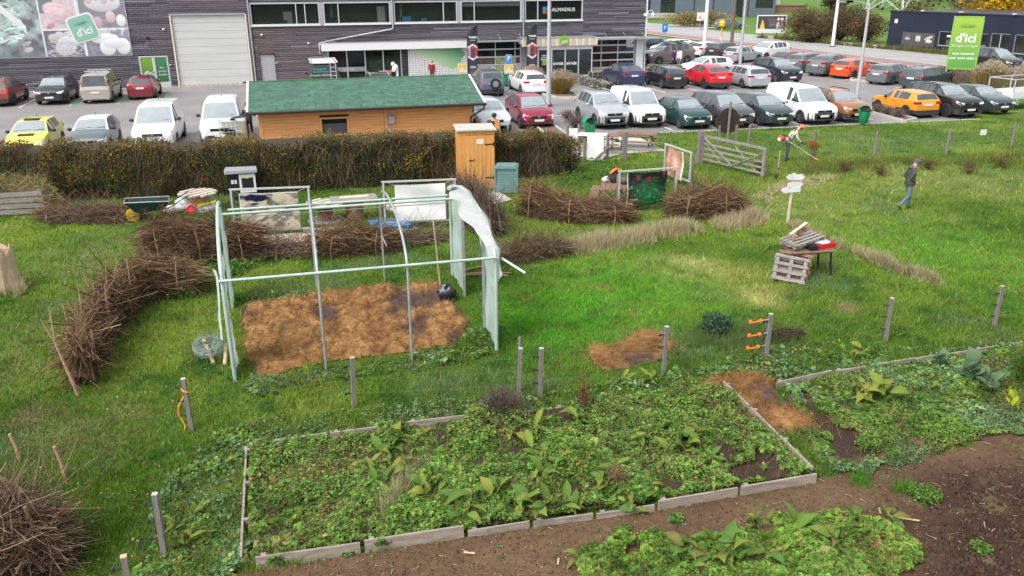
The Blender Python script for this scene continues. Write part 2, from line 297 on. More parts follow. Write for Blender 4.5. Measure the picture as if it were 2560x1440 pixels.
for i, x in enumerate((-25.3, -22.4, -19.6, -16.7)): line(ln, (x, 58.8), (x-.1, 64))
for x in (-13.8, -10.95, -8.3): line(gl, (x, 58.8), (x-.15, 63.6))
for x in (18.98, 21.4, 23.85, 26.3, 28.7, 31.0): line(ln, (x, 39.8), (x, 44.6))
for x in (22.3, 25.0, 27.6, 30.4, 33.3, 36.): line(ln, (x, 54), (x, 58.8))
line(ln, (13.2, 46.2), (31, 46.2))
for i in range(7): p = np.array([41.2+.12*i, 62.6-i*2.75]); line(ln, p, p+np.array([4.3, 2.])*1.0)
for x in (11.1, 14.1): line(ln, (x, 54.6), (x, 59.4))
o = ln.build('parking_line', 'line_white'); o['kind'] = 'structure'; o = gl.build('green_parking_line', 'line_green'); o['kind'] = 'structure'
# ---- main road beyond the car park: red strip, grey lanes, dashed lines, verge
def rx(y): return 53.3-.0*(y-66)-.055*(y-66)
def strip(name, o0, o1, z, mat, y0=-40, y1=420, n=30):
    ys = np.linspace(y0, y1, n); V = [(rx(y)+o0, y, z) for y in ys]+[(rx(y)+o1, y, z) for y in ys]
    o = npmesh(name, V, [(i, n+i, n+i+1, i+1) for i in range(n-1)], mat); o['kind'] = 'structure'; return o
for o in (strip('road', -.4, 12.4, .01, 'asphalt_road'), strip('cycle_strip', 0, 3.0, .016, 'asphalt_red'), strip('road_edge_line', -.3, -.1, .02, 'line_white'), strip('road_inner_line', 3.1, 3.2, .02, 'line_white')):
    o.data.flip_normals() if o.data.polygons[0].normal.z < 0 else None
dl = MB()
for y in range(20, 240, 6):
    line(dl, (rx(y)+6.2, y), (rx(y+2.5)+6.2, y+2.5), .14, .021)
    line(dl, (rx(y)+9.4, y), (rx(y+2.5)+9.4, y+2.5), .14, .021)
o = dl.build('dashed_road_line', 'line_white'); o['kind'] = 'structure'
strip('cycle_path', 13.0, 14.6, .012, 'concrete', -40, 92); strip('shoulder', 12.4, 13, .004, 'groundc', -40, 100)
sheet('side_road', gp((1600, 80), (1720, 74), (1790, 70), (1870, 66), (1850, 55), (1760, 62), (1690, 62), (1600, 56)), .012, 'asphalt_road')
# ---- main store building: facade at y = 67.4
YF = 67.4
def FX(px, py, Y=YF): return WP(px, py, Y)
bld = thing('store_building', 'long two storey store building clad in weathered grey wooden boards', 'building', (0, YF, 0))
XL, XR = -46., 29.05
def cladding(parent, rects, y, h=.135):
    V = []; Q = []; C = []
    for x0, x1, z0, z1 in rects:
        z = z0
        while z < z1-.02:
            hh = min(h, z1-z); x = x0-random.uniform(0, 2.5)
            while x < x1:
                L = random.uniform(2.5, 4.6); a, b = max(x, x0), min(x+L-.008, x1); x += L
                if b-a < .02: continue
                dy = random.uniform(-.006, .006); o = len(V); zt = z+hh-.028
                V += [(a, y-.02+dy, z), (b, y-.02+dy, z), (b, y-.035+dy, zt), (a, y-.035+dy, zt), (a, y+.02, zt), (b, y+.02, zt), (a, y+.02, z), (b, y+.02, z)]
                Q += [(o, o+1, o+2, o+3), (o+3, o+2, o+5, o+4), (o+1, o, o+6, o+7)]
                g = random.uniform(.6, 1.35); br = random.random(); warm = max(0, 1-abs((a+b)/2+1)/9)*.6*random.random()*(1.0 if z < 4 else .3)
                c = np.array([.112, .107, .124])*g; c = c*(1-warm)+np.array([.2, .11, .08])*warm
                if br > .9: c = c*1.55
                C += [c*random.uniform(.9, 1.1) for _ in range(8)]
            z += h
    o = npmesh('cladding', V, Q, 'cladding', C, parent, kind='stuff'); return o
dL, dT = FX(425.6, 38); dR, _ = FX(611, 36); dT = 5.08
wL, wR, wB, wTop = -2.5, 23.45, 4.3, 5.86
gL = FX(352, 180)[0]; gR = FX(424, 180)[0]; sL = FX(653, 180)[0]; sR = FX(690, 180)[0]
exL = FX(822, 160, YF)[0]; exR = FX(1003, 160)[0]; cwL = FX(1168, 140)[0]; cwR = FX(1310, 140)[0]; enL = cwR+.9; rwR = FX(1590, 140)[0]
rects = [(XL, dL-.12, 2.35, 7.6), (XL, gL-.06, 0.1, 2.35), (gR+.06, dL-.12, .1, 2.35), (dL-.12, dR+.12, dT+.12, 7.6), (dR+.12, wL-.1, .1, 7.6), (wL-.1, wR+.1, wTop+.08, 7.6), (wR+.1, XR, 2.95, 7.6), (wL-.1, wR+.1, 2.95, wB-.1),
         (wL-.1, sL-.05, .1, 2.95), (sR+.05, exL-.3, .1, 2.95), (sL-.05, sR+.05, 2.25, 2.95), (exR, exR+.9, .1, 2.95)]
cladding(bld, rects, 0.)
wl = MB()          # wall behind the boards, with openings left free
for a in [(XL, dL, 2.35, 7.7), (XL, gL, 0, 2.35), (gR, dL, 0, 2.35), (dL, dR, dT, 7.7), (dR, wL, 0, 7.7), (wL, wR, wTop, 7.7), (wR, XR, 2.9, 7.7), (wL, wR, 2.9, wB), (wL, sL, 0, 2.9), (sR, exL, 0, 2.9), (sL, sR, 2.2, 2.9), (exR, cwL, 0, 2.9), (cwR, enL, 0, 2.9)]:
    wl.box(a[0], a[1], .025, .3, a[2], a[3])
wl.box(XL, XR, 20, 20.3, 0, 7.7).box(XR-.3, XR-.02, .3, 20, 2.9, 7.7).box(XL, XL+.3, .3, 20, 0, 7.7)
wl.build('wall', 'grey_paint', bld)
B('roof', 'grey_paint', bld, XL-.2, XR+.2, -.15, 20.4, 7.7, 7.95)
B('inner_wall', 'room', bld, XL+.3, XR-.3, 6, 6.2, 0, 7.7); B('inner_wall', 'room_green', bld, wL+.2, 14.2, 4.2, 4.3, 3.9, 7.6); B('inner_wall', 'room', bld, 14.2, wR, 4.2, 4.3, 3.9, 7.6); B('floor_slab', 'concrete', bld, XL+.3, XR-.3, .31, 20, -.05, .02); B('upper_floor', 'room', bld, XL+.3, XR-.3, .31, 6, 3.6, 3.75)
for x in (3.4, 8.7, 13.2, 18.6): B('partition', 'room_green' if x < 14 else 'room', bld, x, x+.12, .5, 4.2, 3.75, 7.6)
B('base_strip', 'concrete', bld, XL, exL-.4, -.02, .02, 0, .1)
# sectional door, nine panels
dr = thing('sectional_door', 'tall pale grey roller door with yellow and black striped foot', 'door', (0, YF, 0)); dr.parent = None
pw = (dT-.12)/9
for i in range(9): B('door_panel', 'door_panel', dr, dL+.02, dR-.02, .08, .13, .12+i*pw+.006, .12+(i+1)*pw-.006)
for x in (dL-.1, dR): B('jamb', 'door_frame', dr, x, x+.1, -.05, .14, 0.01, dT+.0)
B('lintel', 'grey_paint', dr, dL-.1, dR+.1, -.06, .14, dT+.003, dT+.12)
B('foot_strip', 'yellow_paint', dr, dL+.02, dR-.02, .04, .13, .02, .115)
for i in range(14):
    x = dL+.1+i*(dR-dL-.3)/14; MB().prism([(x, .02), (x+.17, .02), (x+.27, .115), (x+.1, .115)], .03, .05).build('stripe', 'black', dr)
B('handle', 'black', dr, dR-.65, dR-.4, .03, .08, .13, .24)
# glazed double door with green posters
gd = thing('glazed_door', 'grey framed double glass door with green posters left of the roller door', 'door', (0, YF, 0))
mid = (gL+gR)/2
for a, b in ((gL, mid), (mid, gR)):
    m = MB().box(a, a+.09, -.03, .06, 0.02, 2.3).box(b-.09, b, -.03, .06, .02, 2.3).box(a+.09, b-.09, -.03, .06, 2.2, 2.3).box(a+.09, b-.09, -.03, .06, .02, .42).build('door_frame', 'alu', gd)
    im = np.zeros((20, 8, 3)); tt = np.linspace(0, 1, 20)[:, None, None]; im[:] = mixc((.22, .42, .03), (.05, .2, .06), tt[..., 0]+np.zeros((20, 8))) if a == gL else mixc((.06, .25, .1), (.03, .16, .05), tt[..., 0]+np.zeros((20, 8)))
    pgrid('poster', im, a+.09, b-.09, .42, 2.2, .0, gd)
text("d'ici", .42, 'white_paint', gd, (gL+.55, -.012, 1.05), bold=.012)
for i, s in enumerate(('Bon', 'proche', 'durable')): text(s, .2, 'white_paint', gd, (mid+.52, -.012, 1.45-.25*i))
B('handle', 'black', gd, mid-.16, mid-.05, -.09, -.05, 1.1, 1.14)
# grey steel door
sd_ = thing('steel_door', 'plain grey steel side door in the brown boarded wall', 'door', (0, YF, 0))
B('leaf', 'grey_paint', sd_, sL, sR, .04, .1, .03, 2.2); MB().box(sL-.05, sL, -.05, .1, 0, 2.2).box(sR, sR+.05, -.05, .1, 0, 2.2).box(sL-.05, sR+.05, -.05, .1, 2.2, 2.25).build('frame', 'trim', sd_); B('handle', 'steel', sd_, sR-.14, sR-.05, 0, .035, 1.02, 1.06)
# upper window band: five framed windows
def xw(px): return FX(px, 40)[0]
units = [(626, 799, (.66, .79)), (809, 976, (.22,)), (985, 1143, (.78,)), (1152, 1303, (.22,)), (1312, 1456, (.22,))]
for i, (a, b, ms) in enumerate(units):
    x0, x1 = xw(a), xw(b); W = thing('window', ['leftmost upper window with green walled room behind', 'second upper window from the roller door', 'third upper window with blue folders on its sill', 'fourth upper window with half lowered grey blind', 'rightmost upper window with lettering and a coloured square mark'][i], 'window', (0, YF, 0), group='upper windows of the store')
    m = MB().box(x0, x1, -.06, .1, wB, wB+.07).box(x0, x1, -.06, .1, wTop-.07, wTop).box(x0, x0+.08, -.06, .1, wB+.07, wTop-.07).box(x1-.08, x1, -.06, .1, wB+.07, wTop-.07)
    xs = [x0+.08]+[x0+(x1-x0)*q for q in ms]+[x1-.08]
    for q in xs[1:-1]: m.box(q-.035, q+.035, -.05, .1, wB+.07, wTop-.07)
    m.build('frame', 'alu', W); B('sill', 'white_paint', W, x0-.05, x1+.05, -.14, .02, wB-.09, wB-.003)
    for q0, q1 in zip(xs[:-1], xs[1:]): B('pane', 'pane', W, q0+.036, q1-.036, .03, .05, wB+.072, wTop-.072)
    if i == 3: B('blind', 'grey_paint', W, x0+.1, x1-.1, .12, .14, wTop-.42, wTop-.07)
    if i == 4:
        q = FX(1357, 25)[0]
        for (dx, dz, mt) in ((0, .27, 'sign_blue'), (.27, .27, 'bin_green'), (0, 0, 'wood_brown'), (.27, 0, 'lamp_red')): B('logo_square', mt, W, q+dx, q+dx+.26, .018, .028, 4.82+dz, 5.08+dz)
        text('ALMADIUS', .38, 'white_paint', W, (FX(1409, 25)[0], .02, 5.1), sx=1.1, bold=.004)
    if i < 4: MB().box(x0+.5, x0+1.4, .5, .9, 4.3, 4.75).box(x0+2.2, x0+2.6, .4, .8, 4.3, 4.6).build('sill_things', 'black' if i != 2 else 'blue_plastic', W)
    if i == 0: B('cabinet', 'white_paint', W, x0+2.35, x0+3., 1.2, 1.6, 3.8, 5.2)
    if i == 1: B('cabinet', 'white_paint', W, x1-.9, x1-.3, .9, 1.4, 3.8, 5.5)
for px in (804, 980, 1148, 1307):
    x = xw(px); B('mullion_panel', 'grey_paint', bld, x-.13, x+.13, -.05, .05, wB-.05, wTop)
def pipe(name, label, pts, r, mat='steel'):
    return tag(MB().tube(pts, r, 8).build(name, mat, smooth=60), label, 'pipe')
x0, x1 = FX(614.4, 0)[0], FX(634.8, 199)[0]
pipe('downpipe', 'straight grey downpipe beside the roller door', [(x0+.1, YF-.12, 7.6), (x0+.1, YF-.12, .02)], .06)
cx0 = FX(981, 40)[0]; cbx = FX(803, 100, 66.2)[0]
pipe('downpipe', 'bent grey downpipe slanting from the window band to the white canopy', [(cx0, YF-.14, 7.6), (cx0, YF-.14, 4.0), (cx0-.1, YF-.14, 3.85), (cbx+.3, YF-.35, 3.05), (cbx-.15, YF-.5, 2.9), (cbx-.15, YF-.5, 2.2), (cbx+.3, YF-.3, 2.), (cbx+.3, YF-.2, .02)], .06)
x2 = FX(1308, 60)[0]; pipe('downpipe', 'straight grey downpipe above the store entrance', [(x2, YF-.12, 7.6), (x2, YF-.12, 3.05)], .06)
# small fittings on the facade
for nm, lab, px, py, s, mt in (('wall_lamp', 'small white spotlight on the boards left of the roller door', 409, 73, .16, 'white_paint'), ('wall_lamp', 'small black box lamp on the boards under the food banner', 369, 95, .22, 'black'), ('vent_box', 'small white vent box on the brown boards by the roller door', 654, 87, .16, 'white_paint'), ('notice_plate', 'small white square plate on boards above the steel door', 771, 108, .14, 'paper'), ('intercom', 'tiny white intercom beside the steel door', 691, 157, .1, 'white_paint'), ('door_bell', 'tiny white bell box beside the glazed door', 426, 162, .1, 'white_paint')):
    x, z = FX(px, py); tag(MB().box(x-s/2, x+s/2, -.12, -.03, z-s*.4, z+s*.4).box(x-s*.3, x+s*.3, -.17, -.12, z-s*.25, z+s*.2).build(nm, mt, loc=(0, YF, 0)), lab, 'fitting')
# ---- food banner (flat print)
bx1, bz0 = FX(331, 137); bx0 = -22.; bz1 = 6.6
def ell(im, cx, cy, rx_, ry_, c, a=0., soft=.0, tex=0.):
    h, w_, _ = im.shape; yy, xx = np.mgrid[0:h, 0:w_]; xx = xx/(w_-1)-cx; yy = (yy/(h-1)-cy); asp = 1.
    u = xx*math.cos(a)+yy*math.sin(a); v = -xx*math.sin(a)+yy*math.cos(a); d = (u/rx_)**2+(v/ry_)**2; k = np.clip((1-d)*6, 0, 1)
    sh = 1-.25*np.clip(v/ry_, -1, 1)+tex*(vnoise(xx*60+cx*90, yy*60, 1, 2)-.5); im[:] = im*(1-k[..., None])+np.array(c)*sh[..., None]*k[..., None]
def banner_img():
    H_, W_ = 130, 330; im = np.zeros((H_, W_, 3)); yy, xx = np.mgrid[0:H_, 0:W_]; u = xx/(W_-1); v = yy/(H_-1)
    im[:] = mixc((.17, .16, .19), (.5, .62, .6), np.clip(vnoise(u*24, v*9, 1, 3, 2)*2.4-.75, 0, 1)); im = mixc(im, (.1, .13, .15), np.clip(v*1.6-.9, 0, .7))
    for k in range(60): ell(im, random.uniform(0, .40), random.uniform(0, .45), .02, .045, random.choice([(.5, .66, .6), (.38, .52, .46), (.7, .8, .78)]), random.random()*3, tex=.6)
    m = (u > .27) & (np.abs(v-.55*(u-.27)*5-.2) < .07) & (u < .40); im[m] = (.8, .82, .86)
    for k in range(22): ell(im, random.uniform(.2, .36), random.uniform(.45, .75), .018, .05, random.choice([(.62, .76, .72), (.75, .85, .83), (.45, .6, .55)]), random.random()*3, tex=.5)
    ell(im, .385, .78, .022, .05, (.5, .45, .45), .5); ell(im, .39, .88, .025, .05, (.6, .55, .55), .3)
    def panel(u0, u1, v0, v1, c): k = (u >= u0) & (u < u1) & (v >= v0) & (v < v1); im[k] = np.array(c)*(.8+.4*vnoise(u[k]*60, v[k]*14, 1, 3)[:, None])
    panel(.485, 1, 0, 1, (.83, .84, .88))
    panel(.495, .70, .0, .55, (.72, .6, .66)); panel(.495, .58, .02, .3, (.2, .26, .25)); ell(im, .612, .31, .088, .2, (.74, .55, .6), -.28, tex=.35); ell(im, .60, .32, .066, .13, (.78, .6, .63), -.28, tex=.4); ell(im, .545, .5, .022, .06, (.62, .32, .38), .3)
    panel(.725, 1, .0, .55, (.3, .28, .33)); ell(im, .87, .14, .11, .15, (.75, .74, .78))
    for cx, cy in ((.79, .06), (.835, .02), (.88, .07), (.93, .03)): ell(im, cx, cy, .026, .1, (.75, .62, .64))
    for cx, cy, c in ((.785, .42, (.62, .42, .45)), (.825, .46, (.66, .45, .48)), (.865, .46, (.36, .33, .37)), (.905, .37, (.72, .58, .6)), (.965, .43, (.88, .88, .9))): ell(im, cx, cy, .03 if c[0] > .4 else .017, .1 if c[0] > .4 else .06, c)
    panel(.495, .72, .58, 1., (.2, .19, .24)); ell(im, .545, .7, .03, .075, (.6, .55, .58)); ell(im, .585, .66, .03, .07, (.66, .62, .64)); ell(im, .655, .66, .062, .085, (.72, .7, .75), .3, tex=1.); ell(im, .615, .83, .066, .17, (.68, .67, .72), .1, tex=.5)
    for k in range(40): ell(im, random.uniform(.5, .72), random.uniform(.75, 1), .004, .06, (.6, .62, .65), random.random()*3)
    panel(.735, 1, .58, 1., (.27, .25, .31)); panel(.735, 1, .58, .68, (.6, .66, .64))
    for k in range(16): ell(im, random.uniform(.88, .995), random.uniform(.6, .72), .013, .04, (.36, .33, .42), 0)
    for k in range(10): ell(im, random.uniform(.74, .8), random.uniform(.84, .98), .014, .04, (.32, .3, .38), 0)
    ell(im, .85, .72, .09, .09, (.85, .86, .9), .05); ell(im, .86, .87, .05, .13, (.84, .88, .9)); ell(im, .955, .85, .045, .14, (.85, .87, .9), tex=.2); ell(im, .90, .8, .07, .09, (.83, .85, .9))
    return im
bn = thing('food_banner', 'large photo banner of vegetables meat eggs bread and cheese on the boarded wall', 'banner', (0, YF, 0))
pgrid('printed_sheet', banner_img(), bx0, bx1, bz0, bz1, -.075, bn); MB().box(bx0-.03, bx1+.03, -.07, -.04, bz0-.03, bz1+.03).build('backing', 'alu', bn)
def rrect(w_, h_, r, n=5):
    P = []
    for cx, cy, a in ((w_/2-r, h_/2-r, 0), (-w_/2+r, h_/2-r, 90), (-w_/2+r, -h_/2+r, 180), (w_/2-r, -h_/2+r, 270)):
        for i in range(n+1): t = rad(a+90*i/n); P.append((cx+r*math.cos(t), cy+r*math.sin(t)))
    return P
def dici_badge(parent, x, y, z, s, rot, face='lime', rim='white_paint', name='logo'):
    c, sn = math.cos(rot), math.sin(rot)
    def P(L): return [(x+c*a-sn*b, z+sn*a+c*b) for a, b in L]
    if rim: MB().prism(P(rrect(s*1.14, s*1.14, s*.2)), y-.012, y).build(name+'_rim', rim, parent)
    o = MB().prism(P(rrect(s, s, s*.16)), y-.03, y-.014).build(name, face, parent)
    text("d'ici", s*.44, 'white_paint', parent, (x+sn*s*.16, y-.036, z-c*s*.16), rot=(PI/2, -rot, 0), bold=.012*s)
    m = MB()
    for k in range(5): a0 = PI*(.15+.17*k); q = [(math.cos(a0)*s*.05, s*.16), (math.cos(a0)*s*.3, s*.16+math.sin(a0)*s*.14)]; q = P(q); m.bar((q[0][0], y-.033, q[0][1]), (q[1][0], y-.033, q[1][1]), .012*s, .02*s, (0, 1, 0))
    m.build(name+'_drawing', 'dark_green', parent); return o
mk('mint', (.2, .4, .32), .45)
x, z = FX(208, 70); dici_badge(bn, x, -.085, z, 1.62, .28, 'mint')
# ---- exit front: white canopy, glass, map panel
cn = thing('exit_canopy', 'white fascia canopy over the exit with a grey flat roof', 'canopy', (0, YF, 0))
ca, cb = FX(803, 110, 66.2)[0], FX(1168, 110, 66.2)[0]
B('fascia', 'white_paint', cn, ca, cb, -1.25, -1.15, 2.42, 3.0); B('side_fascia', 'white_paint', cn, ca, ca+.1, -1.15, -.05, 2.42, 3.0); B('deck', 'grey_paint', cn, ca+.1, cb, -1.148, -.05, 2.78, 2.88); B('flashing', 'steel', cn, ca-.02, cb, -1.28, -1.13, 3.003, 3.04); B('soffit', 'white_paint', cn, ca+.1, cb, -1.148, -.05, 2.44, 2.47)
ex = thing('glazed_shopfront', 'glass exit doors under the white canopy', 'shopfront', (0, YF, 0))
xs = np.linspace(exL, exR, 5)
m = MB()
for x in xs: m.box(x-.05, x+.05, -.08, .06, .02, 2.44)
m.box(xs[0], xs[-1], -.06, .05, 2.34, 2.43); m.box(xs[0], xs[-1], -.06, .05, .02, .12).build('frame', 'alu', ex)
for a, b in zip(xs[:-1], xs[1:]): B('pane', 'pane', ex, a+.051, b-.051, -.02, 0, .121, 2.339)
B('green_film', 'dark_green', ex, xs[2]+.06, xs[4]-.06, .05, .06, .7, 1.5); B('pale_film', 'grey_paint', ex, xs[0]+.06, xs[2]-.06, -.035, -.025, .75, 1.1)
text('SORTIE', .26, 'white_paint', ex, (xs[1]+.1, -.045, .95), bold=.006)
mp = thing('map_panel', 'white panel of small photos around a green map beside the exit', 'panel', (0, YF, 0))
ma, mb_ = FX(1022, 150, 66.6)[0], FX(1168, 150, 66.6)[0]
im = np.full((84, 120, 3), .8); yy, xx = np.mgrid[0:84, 0:120]; u = xx/119; v = yy/83
im[(((xx % 6) < 4) & ((yy % 7) < 4))] = (.42, .41, .4); im *= (.8+.35*vnoise(xx, yy, .5, 2))[..., None]
bd = v < .05+1.15*(u-.05)+.12*(vnoise(u*8, v*8, 1, 2)-.5)*2; bd &= u < .93-.25*np.clip(v-.25, 0, 1)+.1*(vnoise(u*6, v*9, 1, 2, 4)-.5)*2; bd &= u > .1
im[bd] = mixc((.62, .76, .5), (.06, .33, .13), np.clip(u*1.1-v*.35-.05, 0, 1))[bd]
pgrid('printed_sheet', im, ma, mb_, .35, 2.42, -.86, mp); MB().box(ma-.04, mb_+.04, -.85, -.7, .3, 2.44).build('backing', 'white_paint', mp); B('stand', 'steel', mp, ma+.3, ma+.4, -.7, -.03, 0.01, 2.3); B('stand', 'steel', mp, mb_-.4, mb_-.3, -.7, -.03, .01, 2.3)
# ---- shop windows (glazed sectional fronts) and entrance
def gridwin(name, label, x0, x1, z0, z1, cols, rows, y=0.0, photos=0, back=None):
    t = thing(name, label, 'window', (0, YF, 0)); m = MB(); dx = (x1-x0)/sum(cols); X_ = [x0]
    for c in cols: X_.append(X_[-1]+c*dx)
    Z_ = np.linspace(z0, z1, rows+1)
    for x in X_: m.box(x-.035, x+.035, y-.05, y+.05, z0, z1)
    for z in Z_: m.box(x0, x1, y-.04, y+.04, z-.055, z+.055)
    m.build('frame', 'alu', t)
    for i in range(len(cols)):
        for j in range(rows):
            a, b, c, d = X_[i]+.036, X_[i+1]-.036, Z_[j]+.056, Z_[j+1]-.056
            B('pane', 'pane', t, a, b, y+.0, y+.015, c, d)
            if photos and j < photos:
                q = np.ones((10, 14, 3))*.5; base = random.choice([(.4, .35, .3), (.12, .09, .07), (.55, .53, .52), (.6, .5, .45), (.35, .4, .2)]); yy, xx = np.mgrid[0:10, 0:14]; q[:] = np.array(base)*(.4+1.2*vnoise(xx, yy, .7, 2, i*3+j))[..., None]
                pgrid('photo_print', q, a+.02, b-.02, c+.02, d-.02, y-.012, t)
    if back: B('back_wall', back, t, x0, x1, 1.8, 1.9, 0.05, z1)
    return t
gridwin('shop_window', 'gridded shop window with food photos behind the left feather flag', cwL+.1, cwR-.3, .35, 2.75, (.6, 1.8, 1.8, .5), 4, photos=2)
B('wall_panel', 'grey_paint', bld, cwR-.28, cwR, -.02, .02, 0.02, 2.9); B('stall_riser', 'concrete', bld, cwL, cwR-.3, -.03, .02, .01, .3)
aw = thing('awning_strip', 'flat grey metal awning over the left shop window', 'awning', (0, YF, 0)); B('deck', 'steel', aw, cwL, cwR+.2, -1.0, -.05, 2.78, 2.86)
for q in np.linspace(cwL+.8, cwR-.4, 3): MB().bar((q, -.03, 3.3), (q, -.9, 2.86), .04, .04).build('bracket', 'steel', aw)
YE = -1.65; eL = FX(1345, 150, YF+YE)[0]; eR = FX(1479, 150, YF+YE)[0]
en = thing('entrance_porch', 'glazed entrance porch with pale wooden fascia', 'porch', (0, YF, 0))
fa, fb = FX(1303, 100, YF+YE)[0], FX(1492, 100, YF+YE)[0]
n = 34
for i in range(n):
    a = fa+(fb-fa)*i/n; o = B('fascia_board', 'wood_pale' if i % 3 else 'cream', en, a+.004, a+(fb-fa)/n-.004, YE-.2, YE-.16, 2.42, 3.02)
B('deck', 'grey_paint', en, fa+.05, fb-.05, YE-.155, -.05, 2.6, 2.95); B('flashing', 'steel', en, fa-.02, fb+.02, YE-.22, -.05, 3.03, 3.06)
xs = np.linspace(eL, eR, 5); m = MB()
for x in xs: m.box(x-.045, x+.045, YE-.05, YE+.05, .02, 2.42)
m.box(eL, eR, YE-.06, YE+.05, 2.12, 2.42).box(eL, eR, YE-.04, YE+.04, .02, .1).build('frame', 'alu', en)
for a, b in zip(xs[:-1], xs[1:]): B('pane', 'tinted', en, a+.046, b-.046, YE-.01, YE+.01, .101, 2.119)
for k in (0, 1): 
    text('ENTRÉE', .25, 'white_paint', en, (xs[1+k]+.55, YE-.03, 1.02), bold=.008)
B('sticker', 'lime', en, xs[0]+.35, xs[0]+.7, YE-.03, YE-.02, .95, 1.35); B('info_post', 'lime', en, xs[3]+.2, xs[3]+.55, YE+.4, YE+.6, .05, 1.2)
for k in range(3): B('fine_print', 'white_paint', en, xs[0]+.2+.06*(2-k), xs[0]+.95-.05*(k==0), YE-.03, YE-.02, 1.66-.15*k, 1.71-.15*k)
MB().box(eR+.0, eR+.06, YE, -.05, .02, 2.4).box(eL-.06, eL, YE, -.05, .02, 2.4).build('side_glass', 'tinted', en)
bx_, bz_ = FX(1410, 101, YF+YE-.25); lg = thing('entrance_logo', 'tilted lime green cube logo over the entrance', 'sign', (bx_, YF+YE-.3, bz_))
dici_badge(lg, 0, 0, 0, .66, .2, 'lime', None); MB().prism([(c[0]*math.cos(.2)-c[1]*math.sin(.2), c[0]*math.sin(.2)+c[1]*math.cos(.2)) for c in rrect(.64, .64, .1)], 0.0, .3).build('side', 'lime', lg)
gridwin('shop_window', 'gridded cafe window with red chairs behind right of the entrance', eR+.1, rwR-.2, .45, 2.85, (.4, 1.3, 1.9, 1.9), 4, y=-.0, back='room')
for q in np.linspace(eR+1.2, rwR-.9, 4):
    t = thing('cafe_chair', ['red cafe chair behind the glass nearest the entrance', 'second red cafe chair behind the glass', 'third red cafe chair behind the glass', 'red cafe chair behind the glass nearest the corner pillar'][int(round((q-eR-1.2)/((rwR-.9-eR-1.2)/3)))], 'chair', (q, YF+.9, .02), group='red chairs in the cafe')
    B('seat', 'red_plastic', t, -.22, .22, -.2, .2, .44, .48); B('backrest', 'red_plastic', t, -.22, .22, .18, .22, .5, .9)
    for sx in (-.18, .18):
        for sy in (-.17, .17): MB().tube([(sx, sy, 0), (sx, sy, .44)], .015, 5).build('leg', 'red_plastic', t)
B('stall_riser', 'concrete', bld, eR+.08, rwR, -.03, .05, .01, .4)
aw = thing('awning_strip', 'flat grey metal awning over the cafe window at the corner', 'awning', (0, YF, 0)); B('deck', 'steel', aw, fb+.05, XR+1.1, -1.1, -.05, 2.74, 2.84)
for q in np.linspace(fb+1.2, XR-.3, 3): MB().bar((q, -.03, 3.25), (q, -.95, 2.84), .04, .04).build('bracket', 'steel', aw)
tag(B('corner_pillar', 'white_paint', None, rwR-.05, XR-.1, YF-.1, YF+.5, .02, 2.72), 'pale grey corner pillar under the cafe awning', 'pillar')
p0 = FX(1617, 0); pl = thing('corner_lamp', 'white swan neck lamp on the corner of the boarded building', 'lamp', (XR, YF, 0))
MB().tube([(0.05, -.1, 4.6), (.25, -.1, 4.95), (.5, -.1, 4.95), (.6, -.1, 4.75)], .03, 6).build('arm', 'white_paint', pl); MB().lathe([(.03, .15), (.13, 0), (.1, -.2), (.02, -.25)], 10, (.6, -.1, 4.65)).build('lamp_head', 'white_paint', pl); B('bracket', 'white_paint', pl, -.2, .08, -.16, -.04, 4.5, 4.75)
tag(MB().box(XR+.02, XR+.1, YF-.08, YF, .02, 7.7).build('corner_post', 'white_paint'), 'white vertical trim on the building corner', 'trim')
# ================================================================ BEYOND THE ROAD
def wallbox(parent, name, mat, *a): return B(name, mat, parent, *a)
nb = G(2195, 122); ang = math.atan2(*(G(2560, 152)-G(2195, 120))[[1, 0]])
nv = thing('paint_shop', 'low navy blue shop building with display windows beyond the road', 'building', (nb[0]+1, nb[1], 0), ang)
L_ = 24; HN = 3.85
def seg(x0, x1, z0, z1): return (x0, x1, 0, .25, z0, z1)
ops = [(6.6, 12.2, .75, 2.2), (12.6, 14.6, .1, 2.3), (15.1, 22.5, .55, 2.3)]
m = MB(); m.box(0, L_, 0, .25, 2.3, HN); m.box(0, 6.6, 0, .25, 0, 2.3).box(12.2, 12.6, 0, .25, 0, 2.3).box(14.6, 15.1, 0, .25, 0, 2.3).box(22.5, L_, 0, .25, 0, 2.3).box(6.6, 12.2, 0, .25, 0, .75).box(6.6, 12.2, 0, .25, 2.2, 2.3).box(15.1, 22.5, 0, .25, 0, .55)
m.box(0, .25, .25, 14, 0, HN).box(L_-.25, L_, .25, 14, 0, HN).box(.25, L_-.25, 13.7, 14, 0, HN).build('wall', 'navy_wall', nv)
for x in (3., 6.4, 9.6, 12.9, 16.2, 19.5): B('panel_seam', 'dark_metal', nv, x, x+.03, -.012, -.002, 2.32, HN)
B('roof', 'dark_metal', nv, .02, L_-.02, .02, 13.9, HN+.003, HN+.08); B('parapet', 'navy_wall', nv, -.05, L_+.05, -.06, .2, HN+.085, HN+.2)
B('inner_wall', 'grey_paint', nv, .3, L_-.3, 3.2, 3.4, .02, 2.9); B('inner_floor', 'concrete', nv, .3, L_-.3, .26, 3.2, .0, .03); B('ceiling', 'white_paint', nv, .3, L_-.3, .26, 3.2, 2.5, 2.6)
for a, b, c, d in ops:
    f = MB().box(a, b, .05, .15, c, c+.06).box(a, b, .05, .15, d-.06, d)
    for q in np.linspace(a, b, 3 if b-a < 6 else 5): f.box(max(a, q-.03), min(b, q+.03), .05, .15, c+.06, d-.06)
    w_ = f.build('window', 'alu', nv); B('pane', 'pane', w_, a+.03, b-.03, .09, .1, c+.06, d-.06)
